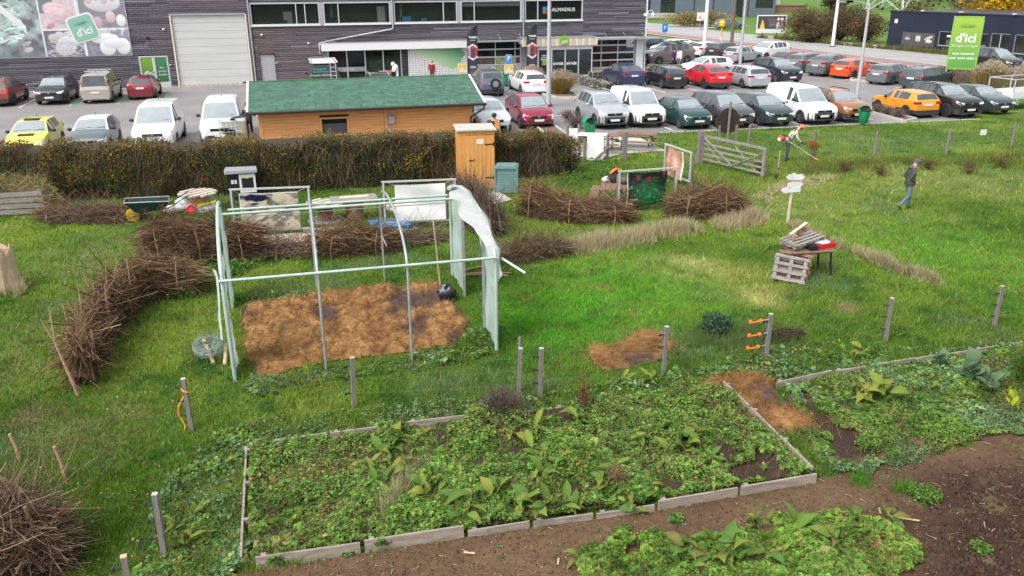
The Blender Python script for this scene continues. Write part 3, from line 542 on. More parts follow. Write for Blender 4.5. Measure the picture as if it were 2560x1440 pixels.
B('price_band', 'paper', nv, 7.6, 8.9, .02, .04, 1.65, 1.85); B('price_band', 'paper', nv, 19.5, 20.9, .02, .04, 1.3, 1.5)
im = np.full((24, 90, 3), .09)
for cx in (.17, .5, .83):
    ell(im, cx, .45, .09, .28, (.13, .13, .13))
for k in range(5): ell(im, .44+.03*k, .45, .012, .25, (.75, .75, .75))
ell(im, .17, .5, .09, .08, (.5, .5, .5)); ell(im, .83, .6, .1, .14, (.65, .65, .65)); ell(im, .81, .35, .05, .2, (.65, .65, .65), .7)
pgrid('printed_sheet', im, 2., 6.2, .55, 1.9, -.02, nv); B('house_number', 'paper', nv, .7, 1.1, -.03, -.01, 2.75, 3.15)
for x in (4.2, 8.8, 14.6, 20.2): l_ = B('floodlight', 'alu', nv, x, x+.35, -.35, -.05, HN+.22, HN+.34)
for i, (x, h_) in enumerate(((9.2, .5), (10.2, .45), (11.2, .5), (7.3, 1.0))): B('display_box', 'white_paint' if i < 3 else 'grey_paint', nv, x, x+.7, .4, .9, .76, .76+h_*.6)
# slate coloured offices
sb = G(1615, 50); so_ = thing('office_block', 'slate blue office building with tall dark windows beyond the road', 'building', (75., 161., .1), rad(-3.5))
m = MB(); XO = -30
op = [(-6.5, -4.6), (-2.5, .6), (13., 15.1), (17.9, 21.7)]
xs = [-30]+[q for o_ in op for q in o_]+[22.3]
for a, b in zip(xs[0::2], xs[1::2]): m.box(a, b, 0, .3, 0, 9)
for a, b in op[:3]: m.box(a, b, 0, .3, 6., 9)
m.box(17.9, 21.7, 0, .3, 0, 1.6).box(17.9, 21.7, 0, .3, 6, 9)
m.box(-30, 22.3, 11.7, 12, 0, 9).box(22., 22.3, .3, 11.7, 0, 9).box(-30, 22.3, .31, 11.7, 8.8, 8.98).build('wall', 'slate_wall', so_)
B('inner_wall', 'room', so_, -29, 21.9, 2.5, 2.7, 0, 8.7)
for i, (a, b) in enumerate(op):
    z0, z1 = (.1, 6.) if i < 3 else (1.6, 6.)
    f = MB()
    for q in np.linspace(a, b, 4): f.box(q-.05, q+.05, .02, .2, z0, z1)
    f.box(a, b, .03, .19, (z0+z1)/2-.05, (z0+z1)/2+.05); w_ = f.build('window', 'dark_metal', so_); B('pane', 'tinted', w_, a+.02, b-.02, .1, .13, z0, z1)
for x in (4.5, 8.6, 16.2): B('wall_joint', 'dark_metal', so_, x, x+.25, -.02, -.004, 0, 9)
B('plinth', 'concrete', so_, -30, -.1, -2.4, -.01, 0, .9); B('terrace', 'wood_brown', so_, 22.4, 30, 1, 6, 1.9, 2.1); B('terrace_wall', 'wood_brown', so_, 22.4, 30, 1.1, 1.3, 0, 1.89); B('terrace_screen', 'white_paint', so_, 23.0, 24.3, 2, 2.1, 2.12, 4.6)
# ---- billboards, posts, lamps, pylons
def lamp_post(name, label, px, py, top, r, mat, arm=None, group=None, cat='lamp post'):
    b = G(px, py); t = thing(name, label, cat, b, 0, group)
    MB().tube([(0, 0, 0), (0, 0, top*.5), (0, 0, top)], [r*1.25, r, r*.75], 10).build('pole', mat, t, 60); MB().lathe([(r*2.2, 0), (r*2.2, .06), (r*1.4, .12)], 10).build('foot', 'dark_metal', t)
    if arm:
        for s in arm:
            a = MB().tube([(0, 0, top-.2), (s*.5, 0, top+.05), (s*1.1, -.05, top+.1)], .035, 6).build('arm', mat, t); MB().box(s*1.0, s*1.75, -.16, .08, top+.06, top+.17).build('lamp_head', 'grey_paint', t)
    return t
mk('pole_grey', (.36, .36, .38), .5, var=.06)
lamp_post('lamp_post', 'grey lamp post in front of the store entrance', 1371, 266, 8.4, .12, 'pole_grey', group='car park lamp posts')
lamp_post('lamp_post', 'grey lamp post with two flat heads by the orange hatchbacks', 2140, 256, HZ(8, G(2140, 256)), .1, 'pole_grey', (-1, -1.25), group='car park lamp posts')
lamp_post('lamp_post', 'grey lamp post between the silver hatchback and the white crossover', 1849, 172, 8.6, .11, 'pole_grey', (-1, 1), group='car park lamp posts')
lamp_post('white_pole', 'white roadside pole behind the white hatchback', 1761, 114, 11.5, .2, 'white_paint', cat='pole'); lamp_post('white_pole', 'white roadside pole left of the navy shop', 2081, 117, 11., .17, 'white_paint', cat='pole')
lamp_post('utility_pole', 'dark wooden utility pole behind the car park', 1828, 119, 11., .16, 'bark', cat='pole')
for px, py, lab in ((1615, 75, 'thin white post by the building corner'),): lamp_post('white_post', lab, px, py, 6.5, .14, 'white_paint', cat='pole')
yp = thing('yellow_marker', 'yellow marker post with round head by the utility pole', 'post', G(1825, 117)+np.array([-1.2, 0, 0])); MB().tube([(0, 0, 0), (0, 0, 2.2)], .07, 6).build('post', 'white_paint', yp); MB().tube([(0, 0, 1.1), (0, 0, 2.2)], .09, 6).build('sleeve', 'sign_yellow', yp); MB().lathe([(.05, 2.2), (.35, 2.3), (.35, 2.7), (.2, 2.9), (.05, 2.95)], 10).build('head', 'sign_yellow', yp)
bb = thing('billboard', 'roadside billboard with yellow wedge and two helmeted figures', 'billboard', G(1925, 96), rad(-20))
im = np.full((40, 60, 3), (.06, .06, .075)); yy, xx = np.mgrid[0:40, 0:60]; u, v = xx/59, yy/39
im[(u < .3) & (v > .22) & (np.abs(u-.17) < (v-.15)*.15)] = (.8, .55, .05); im[v > .82] = (.75, .75, .76)
for k, (a, b, vv) in enumerate(((.33, .66, .2), (.38, .7, .3), (.4, .68, .42), (.42, .66, .54), (.42, .6, .62))): im[(u > a) & (u < b) & (np.abs(v-vv) < .03)] = (.3, .12, .08) if k < 2 else (.2, .2, .22)
for cx in (.74, .87): ell(im, cx, .2, .05, .1, (.8, .8, .82)); ell(im, cx, .3, .04, .08, (.4, .25, .2)); ell(im, cx, .62, .075, .24, (.55, .5, .5) if cx < .8 else (.35, .22, .2))
bw, bz, bh = 3.5, HZ(80, G(1925, 96)), HZ(40, G(1925, 96))-HZ(80, G(1925, 96))
pgrid('printed_sheet', im, -bw/2, bw/2, bz, bz+bh, -.08, bb); MB().box(-bw/2-.12, bw/2+.12, -.06, .1, bz-.12, bz+bh+.12).build('frame', 'white_paint', bb)
for x in (-1., .8): B('post', 'dark_metal', bb, x-.07, x+.07, .1, .25, 0, bz+1)
py_ = thing('lattice_pylon', 'pale steel lattice pylon standing on the hillside', 'pylon', (*G(2226, 46)[:2], float(hillz(*G(2226, 46)[:2]))-.3), .5)
m = MB(); 
def leg(sx, sy, z): k = 3.6-.16*z; return np.array([sx*k, sy*k, z])
for sx in (-1, 1):
    for sy in (-1, 1): MB().bar(leg(sx, sy, 0), leg(sx, sy, 18), .28, .28).build('leg', 'alu', py_)
for z in (0, 5.5, 10., 14):
    for (a, b) in (((-1, -1), (1, -1)), ((1, -1), (1, 1)), ((1, 1), (-1, 1)), ((-1, 1), (-1, -1))):
        m.bar(leg(*a, z), leg(*b, z+4.2), .13, .13); m.bar(leg(*b, z), leg(*a, z+4.2), .13, .13); m.bar(leg(*a, z+4.2), leg(*b, z+4.2), .14, .14)
m.build('bracing', 'alu', py_)
cb_ = MB().tube([(49., 89, 9.5), (70, 92, 9.), (100, 96, 9.4), (160, 100, 12)], .04, 5).build('overhead_cable', 'black'); tag(cb_, 'thin black overhead cable crossing above the road', 'cable')
# ---- big green sign in the car park
bs = thing('welcome_sign', "tall lime green welcome sign on two grey posts at the car park edge", 'sign', (0, 0, 0))
pa, pb = G(2356, 214), G(2413, 216); az = math.atan2(pb[1]-pa[1], pb[0]-pa[0]); bs.location = (pa[0], pa[1], 0); bs.rotation_euler = (0, 0, rad(-38)); sw = 1.95; z0, z1 = 1.15, HZ(40, pa)
for x in (0.08, sw-.08): MB().tube([(x, .1, 0), (x, .1, z1-.0)], .06, 8).build('post', 'pole_grey', bs)
hh, n = 30, 16; im = np.zeros((30, 16, 3)); im[:] = mixc((.36, .55, .07), (.10, .36, .07), np.linspace(0, 1, 30)[:, None]*np.ones((1, 16)))
pgrid('printed_sheet', im, .1, sw-.1, z0+.15, z1-.15, -.032, bs); 
MB().prism([(sw/2+a, (z0+z1)/2+b) for a, b in rrect(sw, z1-z0, .3)], -.03, .03).build('panel', 'lime', bs)
text("d'ici", .84, 'white_paint', bs, (sw/2, -.04, z1-1.5), bold=.02); text('Ma région me régale', .2, 'white_paint', bs, (sw/2, -.04, z1-2.02)); text('vous remercie', .245, 'white_paint', bs, (sw/2, -.04, z1-2.55), bold=.006); text('pour votre visite !', .235, 'white_paint', bs, (sw/2, -.04, z1-2.86), bold=.006)
m = MB(); 
for k in range(9): a0 = PI*(.05+.9*k/8); m.bar((sw/2+math.cos(a0)*.1, -.036, z1-.75), (sw/2+math.cos(a0)*.55, -.036, z1-.75+math.sin(a0)*.3), .012, .03, (0, 1, 0))
m.build('drawing', 'dark_green', bs)
# ---- parking signs
def famsign(label, px, py, P_):
    b = G(px, py); t = thing('parking_sign', label, 'sign', b); MB().tube([(0, 0, 0), (0, 0, 2.35 if P_ else 1.75)], .035, 6).build('post', 'steel', t)
    MB().prism([(a, 1.42+c) for a, c in rrect(.66, .66, .05)], -.05, -.035).build('rim', 'white_paint', t); MB().prism([(a, 1.42+c) for a, c in rrect(.6, .6, .04)], -.06, -.052).build('panel', 'sign_yellow', t)
    f = MB()
    for x, h_ in ((0, .44), (-.17, .26), (.14, .2), (.24, .17)): f.prism([(x-.05, 1.18), (x+.05, 1.18), (x+.06, 1.18+h_*.55), (x, 1.18+h_*.78), (x-.06, 1.18+h_*.55)], -.066, -.061); f.prism([(x+.045*math.cos(q), 1.18+h_*.9+.045*math.sin(q)) for q in np.linspace(0, 2*PI, 9)[:-1]], -.066, -.061)
    f.build('family_symbol', 'white_paint', t)
    if P_:
        B('rim', 'white_paint', t, -.22, .22, -.045, -.035, 1.77, 2.43); B('panel', 'sign_blue', t, -.2, .2, -.058, -.047, 1.79, 2.41); text('P', .46, 'white_paint', t, (0, -.062, 2.17), bold=.012); MB().tube([(0, -.063, 1.96), (0, -.063, 1.88), (.06, -.063, 1.86)], .012, 5).lathe([(.02, 0), (.02, .004)], 8, (0, -.063, 1.98), rotx(PI/2)).build('wheelchair_symbol', 'white_paint', t)
    return t
famsign('yellow family parking sign with blue disabled parking plate above', 1272, 224, True); famsign('yellow family parking sign peeking over the green shed roof', 1157, 222, False)
bp_ = thing('parking_sign', 'small blue parking sign by the road behind the boarded building', 'sign', G(1660, 108)); MB().tube([(0, 0, 0), (0, 0, 2.2)], .05, 6).build('post', 'steel', bp_); B('panel', 'sign_blue', bp_, -.35, .35, -.08, -.05, 1.3, 2.3); text('P', .7, 'white_paint', bp_, (0, -.085, 1.8))
# ---- feather flags
def flag(label, px, pyb, pyt):
    b = np.array([FX(px, pyb, 64.6)[0], 64.6, 0]); t = thing('feather_flag', label, 'flag', b, 0, 'feather flags before the store'); H_ = HZ(pyt, b); w_ = .85
    N = 64; zs = np.linspace(.55, H_, N); im = []; V = []; C = []
    for i, z in enumerate(zs):
        f = (z-.55)/(H_-.55); l = -w_/2+.02 if f < .72 else -w_/2+.02+(w_-.05)*(1-math.sqrt(max(0, 1-((f-.72)/.28)**2)))
        rr = w_/2-.1*(1-f) if f > .1 else -w_/2+.3+(w_-.4)*f/.1*.9
        for j in range(21):
            u = j/20; x = l+(rr-l)*u; V.append((x, .05*math.sin(u*4+z), z)); c = np.array([.035, .033, .045])
            q = (f-.46)/.13; xc = (x)/.3
            if abs(q) < 1.25-.4*abs(xc): c = np.array([.3, .2, .24]) if (x < -.12+.1*math.sin(z*9)) else np.array([.4, .05, .04])
            if abs(q+.2) < .7 and abs(xc) < .55: c = np.array([.05, .05, .07])
            if 1.1 < abs(q)+.4*abs(xc) < 1.3: c = np.array([.7, .7, .7])
            C.append(c)
    Q = [(i*21+j, i*21+j+1, (i+1)*21+j+1, (i+1)*21+j) for i in range(N-1) for j in range(20)]
    npmesh('printed_cloth', V, Q, 'print', C, t); MB().tube([(-w_/2, 0, 0), (-w_/2, 0, .55+(H_-.55)*.72)]+[(-w_/2+(w_-.03)*(1-math.sqrt(max(0, 1-(k/8)**2))), 0, .55+(H_-.55)*(.72+.28*k/8)) for k in range(1, 9)], .02, 6).build('pole', 'black', t); MB().lathe([(.22, 0), (.22, .05), (.05, .08)], 10, (-w_/2, 0, .008)).build('foot', 'dark_metal', t)
    text('TONIN', .19, 'white_paint', t, (0, -.07, .55+(H_-.55)*.76), bold=.01); MB().box(-.2, .2, -.07, -.066, .55+(H_-.55)*.7, .55+(H_-.55)*.7+.03).box(-.22, .2, -.07, -.066, 1.12, 1.16).box(-.24, .22, -.07, -.066, 1.02, 1.06).build('fine_print', 'white_paint', t)
flag('left black feather flag in front of the photo window', 1183, 190, 64); flag('right black feather flag left of the store entrance', 1330, 190, 61)
# ---- gabions, planters, kerbs and bins in the car park
def gabion(label, a, b, h, wd=.55):
    a = np.array(a[:2]); b = np.array(b[:2]); L = np.linalg.norm(b-a); d = (b-a)/L; n = np.array([-d[1], d[0]]); t = thing('gabion_wall', label, 'gabion', (a[0], a[1], .01), math.atan2(d[1], d[0]))
    V = []; Q = []; C = []
    def stone(c, r):
        o = len(V); q = np.array([(1, 0, 0), (-1, 0, 0), (0, 1, 0), (0, -1, 0), (0, 0, 1), (0, 0, -1)])*r*rng.uniform(.6, 1.2, (6, 1))
        q = q@rotz(random.random()*3).T@rotx(random.random()*3).T+c; V.extend(q); Q.extend([(o+i, o+j, o+k) for i in (0, 1) for (j, k) in ((2, 4), (4, 3), (3, 5), (5, 2))]); g = random.choice([.12, .2, .3, .42]); C.extend([(g, g*.93, g*.82)]*6)
    for _ in range(int(L*wd*h*900)): stone((random.uniform(0, L), random.choice([random.uniform(-wd/2, wd/2), -wd/2+.03, wd/2-.03]), random.choice([random.uniform(0.03, h), h-.04])), .075)
    npmesh('stone_fill', V, Q, 'stone', C, t, kind='stuff'); B('core', 'trim', t, .04, L-.04, -wd/2+.06, wd/2-.06, 0, h-.07)
    m = MB()
    for x in np.linspace(0, L, int(L/.5)+2):
        m.tube([(x, -wd/2-.02, 0), (x, -wd/2-.02, h), (x, wd/2+.02, h), (x, wd/2+.02, 0)], .008, 4)
    for z in np.linspace(.05, h, 4):
        for s in (-1, 1): m.tube([(0, s*(wd/2+.02), z), (L, s*(wd/2+.02), z)], .008, 4)
    m.build('wire_basket', 'wire', t)
gabion('long gabion wall of stones beside the blue crossover', (20.9, 62.6), (21.5, 55.6), .6); gabion('short gabion wall of stones at the entrance', G(1476, 200), G(1512, 196), .6); gabion('gabion wall of stones under the corner pillar', (28.4, 65.), (31.3, 63.5), .8); gabion('low gabion wall behind the old blue offroader', (13.9, 61.2), (15.6, 61.0), .55)
def planter(label, poly, h=.16):
    t = thing('planter_bed', label, 'planter', (poly[0][0], poly[0][1], 0)); P = [(p[0]-poly[0][0], p[1]-poly[0][1]) for p in poly]; m = MB()
    for i in range(len(P)): a, b = P[i], P[(i+1) % len(P)]; m.bar((*a, h/2+.005), (*b, h/2+.005), .13, h)
    m.build('kerb_edge', 'concrete', t); sheet('soil', P, h*.7, 'bark', None, t); return t
planter('kerbed bed under the plumed ornamental grass', [(15.9, 58.4), (16.9, 53.1), (18.4, 52.6), (18.9, 57.6)]); planter('kerbed bed beside the yellow hatchback', [tuple(G(*q)[:2]) for q in ((2180, 272), (2172, 283), (2262, 308), (2290, 302))]); planter('kerbed bed beside the dark red hatchback', [(11.9, 38.4), (13., 38.4), (13.4, 43.), (12.5, 43.6)]); planter('kerbed island under the two headed lamp post', [tuple(G(*q)[:2]) for q in ((2125, 202), (2180, 206), (2185, 199), (2135, 196))]); planter('kerbed island under the middle lamp post', [tuple(G(*q)[:2]) for q in ((1830, 174), (1905, 176), (1900, 170), (1835, 169))])
def bin_(label, b, rz=0, h=1.0):
    t = thing('litter_bin', label, 'bin', b, rz, 'green litter bins'); MB().lathe([(.2, .12), (.22, .14), (.29, h*.72), (.29, h*.74)], 14).build('body', 'bin_green', t, 40)
    MB().lathe([(.27, h*.745), (.27, h*.78), (.26, h*.79)], 14).build('liner', 'black_bag', t)
    m = MB()
    for k in range(7): 
        a0 = rad(200+k*20); 
    prof = [(.3*math.cos(q), h*.8+.24*math.sin(q)) for q in np.linspace(0, PI, 9)]
    V = [(a, y, b_) for y in (-.02, .3) for a, b_ in prof]; MB().add(V, [(i, i+1, 10+i, 9+i) for i in range(8)]+[tuple(range(9, 18))]).build('hood', 'bin_green', t, 40); MB().box(-.3, -.27, -.28, .28, h*.72, h*.82).box(.27, .3, -.28, .28, h*.72, h*.82).build('bracket', 'bin_green', t); MB().tube([(0, .2, 0), (0, .2, h*.7)], .04, 6).build('post', 'dark_metal', t)
bin_('green litter bin on the grass edge by the brown crossover', G(2157, 313), -.4); bin_('green litter bin in front of the silver offroader', G(1474, 346), .3, .98); bin_('green litter bin behind the disabled parking sign', G(1268, 216), 0, 1.1)
# ================================================================ VEHICLES
def paint(name, c, metal=.0): mk('paint_'+name, c, .3, metal=metal, coat=.7, spec=.5, c2=tuple(min(1, q*1.12+.004) for q in c), scale=1.3)
for n_, c_, m_ in (('white', (.64, .65, .66), 0), ('yellow', (.6, .54, .07), 0), ('slate', (.085, .1, .115), .3), ('black', (.008, .009, .012), 0), ('beige', (.34, .31, .28), .25), ('darkred', (.17, .006, .02), .2), ('wine', (.23, .012, .04), .25), ('brick', (.24, .035, .022), .15), ('bluegrey', (.10, .12, .17), .3), ('silver', (.38, .4, .43), .35), ('green', (.012, .05, .05), .2), ('graphite', (.07, .07, .08), .3), ('petrol', (.035, .055, .065), .3), ('copper', (.3, .12, .045), .3), ('orange', (.58, .22, .012), .0), ('red', (.5, .008, .014), .05), ('navy', (.014, .018, .035), .2), ('blue', (.025, .03, .085), .25), ('bronze', (.17, .15, .135), .3), ('grey', (.13, .135, .145), .3), ('flame', (.62, .07, .012), .1), ('anthracite', (.05, .052, .058), .3), ('pearl', (.58, .58, .57), 0), ('ice', (.46, .5, .52), .1)): paint(n_, c_, m_)
# side profiles, front (t=0) to rear (t=1): t, deck height, roof height (0 = none), width; fractions of H and W
PROF = {
 'hatch': ([(0, .40, 0, .70), (.012, .47, 0, .84), (.05, .545, 0, .93), (.14, .615, 0, .985), (.27, .66, 0, 1.), (.28, .665, .68, 1.), (.44, .67, .955, 1.), (.5, .675, .99, 1.), (.585, .68, 1., 1.), (.605, .68, 1., 1.), (.72, .69, .99, 1.), (.82, .70, .965, .99), (.90, .70, .93, .975), (.915, .70, .915, .97), (.975, .685, .70, .95), (.985, .66, 0, .93), (1., .5, 0, .85)], (.445, .585, .605, .82), (.915, .975)),
 'wagon': ([(0, .40, 0, .70), (.012, .47, 0, .84), (.05, .54, 0, .93), (.14, .61, 0, .985), (.25, .65, 0, 1.), (.26, .655, .67, 1.), (.41, .665, .955, 1.), (.47, .67, .99, 1.), (.545, .675, 1., 1.), (.56, .675, 1., 1.), (.70, .68, .995, 1.), (.715, .68, .995, 1.), (.86, .69, .96, .99), (.92, .695, .93, .975), (.93, .695, .92, .97), (.975, .685, .70, .95), (.985, .66, 0, .93), (1., .5, 0, .86)], (.415, .545, .56, .70, .715, .86), (.93, .975)),
 'suv': ([(0, .42, 0, .74), (.012, .50, 0, .86), (.05, .575, 0, .94), (.14, .63, 0, .985), (.26, .665, 0, 1.), (.27, .67, .685, 1.), (.41, .68, .955, 1.), (.47, .68, .985, 1.), (.56, .685, 1., 1.), (.575, .685, 1., 1.), (.72, .69, .995, 1.), (.735, .69, .995, 1.), (.85, .70, .965, .99), (.92, .70, .93, .975), (.93, .70, .92, .97), (.98, .685, .70, .95), (.988, .65, 0, .93), (1., .48, 0, .86)], (.415, .56, .575, .72, .735, .85), (.93, .98)),
 'coupe': ([(0, .42, 0, .74), (.012, .50, 0, .86), (.05, .575, 0, .94), (.14, .63, 0, .985), (.26, .665, 0, 1.), (.27, .67, .685, 1.), (.41, .68, .955, 1.), (.47, .68, .985, 1.), (.56, .685, 1., 1.), (.575, .685, 1., 1.), (.70, .70, .965, .995), (.76, .71, .93, .985), (.80, .72, .90, .98), (.95, .72, .735, .96), (.975, .70, 0, .94), (1., .48, 0, .86)], (.415, .56, .575, .76), (.80, .95)),
 'sedan': ([(0, .40, 0, .70), (.012, .47, 0, .84), (.05, .54, 0, .93), (.14, .61, 0, .985), (.25, .65, 0, 1.), (.26, .655, .67, 1.), (.41, .665, .955, 1.), (.47, .67, .985, 1.), (.55, .68, 1., 1.), (.565, .68, 1., 1.), (.66, .69, .98, 1.), (.70, .69, .955, .99), (.85, .71, .725, .98), (.86, .71, 0, .98), (.97, .70, 0, .94), (1., .5, 0, .86)], (.415, .55, .565, .70), (.70, .85)),
 'box4': ([(0, .42, 0, .78), (.012, .48, 0, .9), (.05, .545, 0, .96), (.16, .585, 0, .99), (.24, .60, 0, 1.), (.25, .605, .62, 1.), (.36, .62, .955, 1.), (.42, .62, .985, 1.), (.54, .62, 1., 1.), (.56, .62, 1., 1.), (.72, .62, 1., 1.), (.74, .62, 1., 1.), (.90, .62, .985, 1.), (.955, .62, .96, .985), (.962, .62, .95, .98), (.988, .57, .585, .965), (.994, .52, 0, .95), (1., .46, 0, .93)], (.365, .54, .56, .72, .74, .90), (.962, .988)),
 'van': ([(0, .38, 0, .74), (.012, .44, 0, .88), (.05, .50, 0, .95), (.15, .555, 0, .99), (.22, .575, 0, 1.), (.23, .58, .60, 1.), (.375, .60, .945, 1.), (.43, .60, .985, 1.), (.50, .60, 1., 1.), (.52, .60, 1., 1.), (.72, .60, 1., 1.), (.90, .60, .985, 1.), (.962, .60, .96, .985), (.968, .60, .95, .98), (.988, .58, .60, .965), (.994, .52, 0, .95), (1., .46, 0, .93)], (.385, .50), None),
 'mpv': ([(0, .40, 0, .72), (.012, .46, 0, .85), (.04, .52, 0, .93), (.12, .585, 0, .985), (.20, .62, 0, 1.), (.21, .625, .64, 1.), (.39, .645, .945, 1.), (.46, .65, .985, 1.), (.55, .655, 1., 1.), (.57, .655, 1., 1.), (.70, .66, .995, 1.), (.72, .66, .995, 1.), (.86, .68, .955, .99), (.92, .68, .92, .975), (.93, .68, .91, .97), (.98, .66, .675, .95), (.99, .62, 0, .93), (1., .46, 0, .86)], (.395, .55, .57, .70, .72, .86), (.93, .98)),
}
DIM = {'hatch': (4.0, 1.74, 1.46), 'wagon': (4.7, 1.82, 1.47), 'suv': (4.5, 1.84, 1.66), 'coupe': (4.5, 1.85, 1.6), 'sedan': (4.65, 1.82, 1.44), 'box4': (4.4, 1.83, 1.83), 'van': (4.7, 1.88, 1.88), 'mpv': (4.4, 1.84, 1.64)}
def wheel(parent, x, y, r, rim, s):
    o = MB().lathe([(r*.62, -.1), (r*.93, -.105), (r, -.07), (r, .07), (r*.93, .105), (r*.62, .1)], 18, (0, 0, 0), rotx(-PI/2*s)).build('wheel', 'tyre', parent, 40); o.location = (x, y, r)
    m = MB().lathe([(r*.6, .06), (r*.64, .098), (r*.58, .07), (r*.2, .055), (r*.16, .085), (.01, .09)], 18, (0, 0, 0), rotx(-PI/2*s))
    for k in range(5):
        a = 2*PI*k/5; m.bar((r*.12*math.cos(a), s*.085, r*.12*math.sin(a)), (r*.6*math.cos(a), s*.098, r*.6*math.sin(a)), .05, .03, (0, 1, 0))
    m.build('rim', rim, o, 40)
def car(name, label, cat, typ, col, cx, cy, head, dims=None, rim='rim', roofcol=None, rails=None, clad=False, group='cars parked in the lot', lights='plain', tail='lamp_red', wr=None, dark_rear=False, grille=None, bumper=False):
    L, W, H = dims or DIM[typ]; st, sw_, rw = PROF[typ]; t = thing(name, label, cat, (cx, cy, .008), head, group); pm = 'paint_'+col; rm = 'paint_'+(roofcol or col); zb = .2 if H < 1.6 else .24
    zb = zb*1.0; wr = wr or (.31 if H < 1.55 else .34 if typ not in ('suv', 'coupe') else .36); van = typ in ('van', 'box4'); rings = []
    for tt, dk, rf, wd in st:
        x = L/2-tt*L; w2 = W/2*wd; D = dk*H; g = rf > 0; R_ = rf*H if g else D
        tum = (.10 if van else .16)*W*max(0, (R_-D))/(.33*H) if g else 0
        zlow = zb+.06*(1-min(1, tt*12))+.08*max(0, (tt-.93)/.07)
        ring = [(0, zlow), (w2*.9, zlow), (w2*.985, zlow+.1), (w2, .30*H+.05), (w2*.995, .9*D), (w2*.965, D)]
        if g and R_ > D+.03: a = w2*.965-tum*.8; ring += [(a, R_-.055), (a*.90, R_-.012), (a*.5, R_+.006), (0, R_+.012)]
        else: ring += [(w2*.93, D+.02), (w2*.82, D+.035), (w2*.5, D+.05), (0, D+.055)]
        rings.append((x, ring))
    n = 10; parts = {}
    def put(key, mat, q): parts.setdefault(key, (mat, MB()))[1].add(q, [tuple(range(len(q)))])
    def sidewin(ta, tb): return any(ta >= a-.002 and tb <= b+.002 for a, b in zip(sw_[0::2], sw_[1::2]))
    t_ws0 = next(s[0] for s in st if s[2] > 0); gi = [i for i, s in enumerate(st) if s[2] > 0]; t_ws1 = next(s[0] for s in st if s[2] > .93)
    rw_ = rw or (9, 9)
    for i in range(len(st)-1):
        ta, tb = st[i][0], st[i+1][0]; xa, ra = rings[i]; xb, rb = rings[i+1]
        for j in range(n-1):
            for s in (1, -1):
                q = [(xa, s*ra[j][0], ra[j][1]), (xb, s*rb[j][0], rb[j][1]), (xb, s*rb[j+1][0], rb[j+1][1]), (xa, s*ra[j+1][0], ra[j+1][1])]
                if s < 0: q = q[::-1]
                q = q[::-1]
                key, mt = 'body', pm
                if i in gi and i+1 in gi:
                    if j == 5 and (sidewin(ta, tb) or (ta >= t_ws0 and tb <= t_ws1+.002)): key, mt = ('side_window', 'side_glass')
                    elif j >= 7 and ta >= t_ws0-.001 and tb <= t_ws1+.001: key, mt = 'windscreen', 'windscreen'
                    elif j >= 7 and rw and ta >= rw_[0]-.001 and tb <= rw_[1]+.001: key, mt = 'rear_window', 'side_glass' if not dark_rear else 'windscreen'
                    elif j >= 6: key, mt = 'roof', rm
                elif j == 0: key, mt = 'underside', 'trim'
                if j <= 2 and clad and key == 'body': key, mt = 'sill_cladding', 'trim'
                if key == 'side_window': key = ('side_window', s, round(ta, 2) if not (tb <= t_ws1+.002) else 0)
                put(key, mt, q)
    # closing faces front and rear
    for (x, ring), fl in ((rings[0], 1), (rings[-1], 0)):
        q = [(x, a, b) for a, b in ring]+[(x, -a, b) for a, b in ring[::-1][1:-1]]; put('body', pm, q if fl else q[::-1])
    for k, (mt, mb) in parts.items():
        nm = k if isinstance(k, str) else k[0]
        me = mb.mesh(nm); import bmesh; bm = bmesh.new(); bm.from_mesh(me); bmesh.ops.remove_doubles(bm, verts=bm.verts, dist=.001); bm.to_mesh(me); bm.free()
        me.polygons.foreach_set('use_smooth', [True]*len(me.polygons)); me.set_sharp_from_angle(angle=rad(38)); ob(nm, me, mt, t)
    fo, ro = (.19*L if not van else .185*L), (.19*L if not van else .17*L); xf, xr = L/2-fo, -L/2+ro
    for x in (xf, xr):
        for s in (1, -1):
            wheel(t, x, s*(W/2-.085), wr, rim, s)
            m = MB().prism([(x+(wr+.075)*math.cos(a), wr+(wr+.075)*math.sin(a)) for a in np.linspace(-.35, PI+.35, 14)], s*(W/2-.2), s*(W/2+(.012 if clad else .004))); m.build('wheel_arch', 'trim', t)
    zl = st[2][1]*H; zt = (st[-2][1])*H; hw = W/2
    for s in (1, -1):
        # headlight and tail light wrap round the corners
        lw = .34 if lights != 'slim' else .38; lh = .13 if lights == 'plain' else .2 if lights == 'big' else .085
        x0, x1 = L/2*.995-.01, L/2-.045*L
        MB().add([(x0+.012, s*hw*.55, zl-.12-lh), (x0-.0, s*hw*.86, zl-.09-lh), (x1, s*hw*.965, zl-.02-lh*.7), (x1-.02, s*hw*.95, zl+.02), (x0-.03, s*hw*.82, zl-.05), (x0-.0, s*hw*.52, zl-.10)], [(0, 1, 2, 3, 4, 5) if s > 0 else (5, 4, 3, 2, 1, 0)]).build('headlight', 'lamp_clear', t)
        xr0, xr1 = -L/2-.012, -L/2+.055*L
        if typ in ('box4', 'mpv') or tail == 'tall': MB().add([(xr0+.02, s*hw*.8, .48*H), (xr1, s*hw*.995, .48*H), (xr1, s*hw*.975, .72*H if typ != 'box4' else .8*H), (xr0+.07, s*hw*.84, .72*H if typ != 'box4' else .8*H)], [(0, 1, 2, 3) if s < 0 else (3, 2, 1, 0)]).build('tail_light', 'lamp_red', t)
        elif typ != 'van': MB().box(xr0+.0, -L/2+.22, s*hw*.56 if s > 0 else -hw*.955, s*hw*.955 if s > 0 else -hw*.56, zt-.135, zt-.005).build('tail_light', 'lamp_red', t)
        xm, zm = L/2-(t_ws0+.09)*L, (.69 if not van else .66)*H
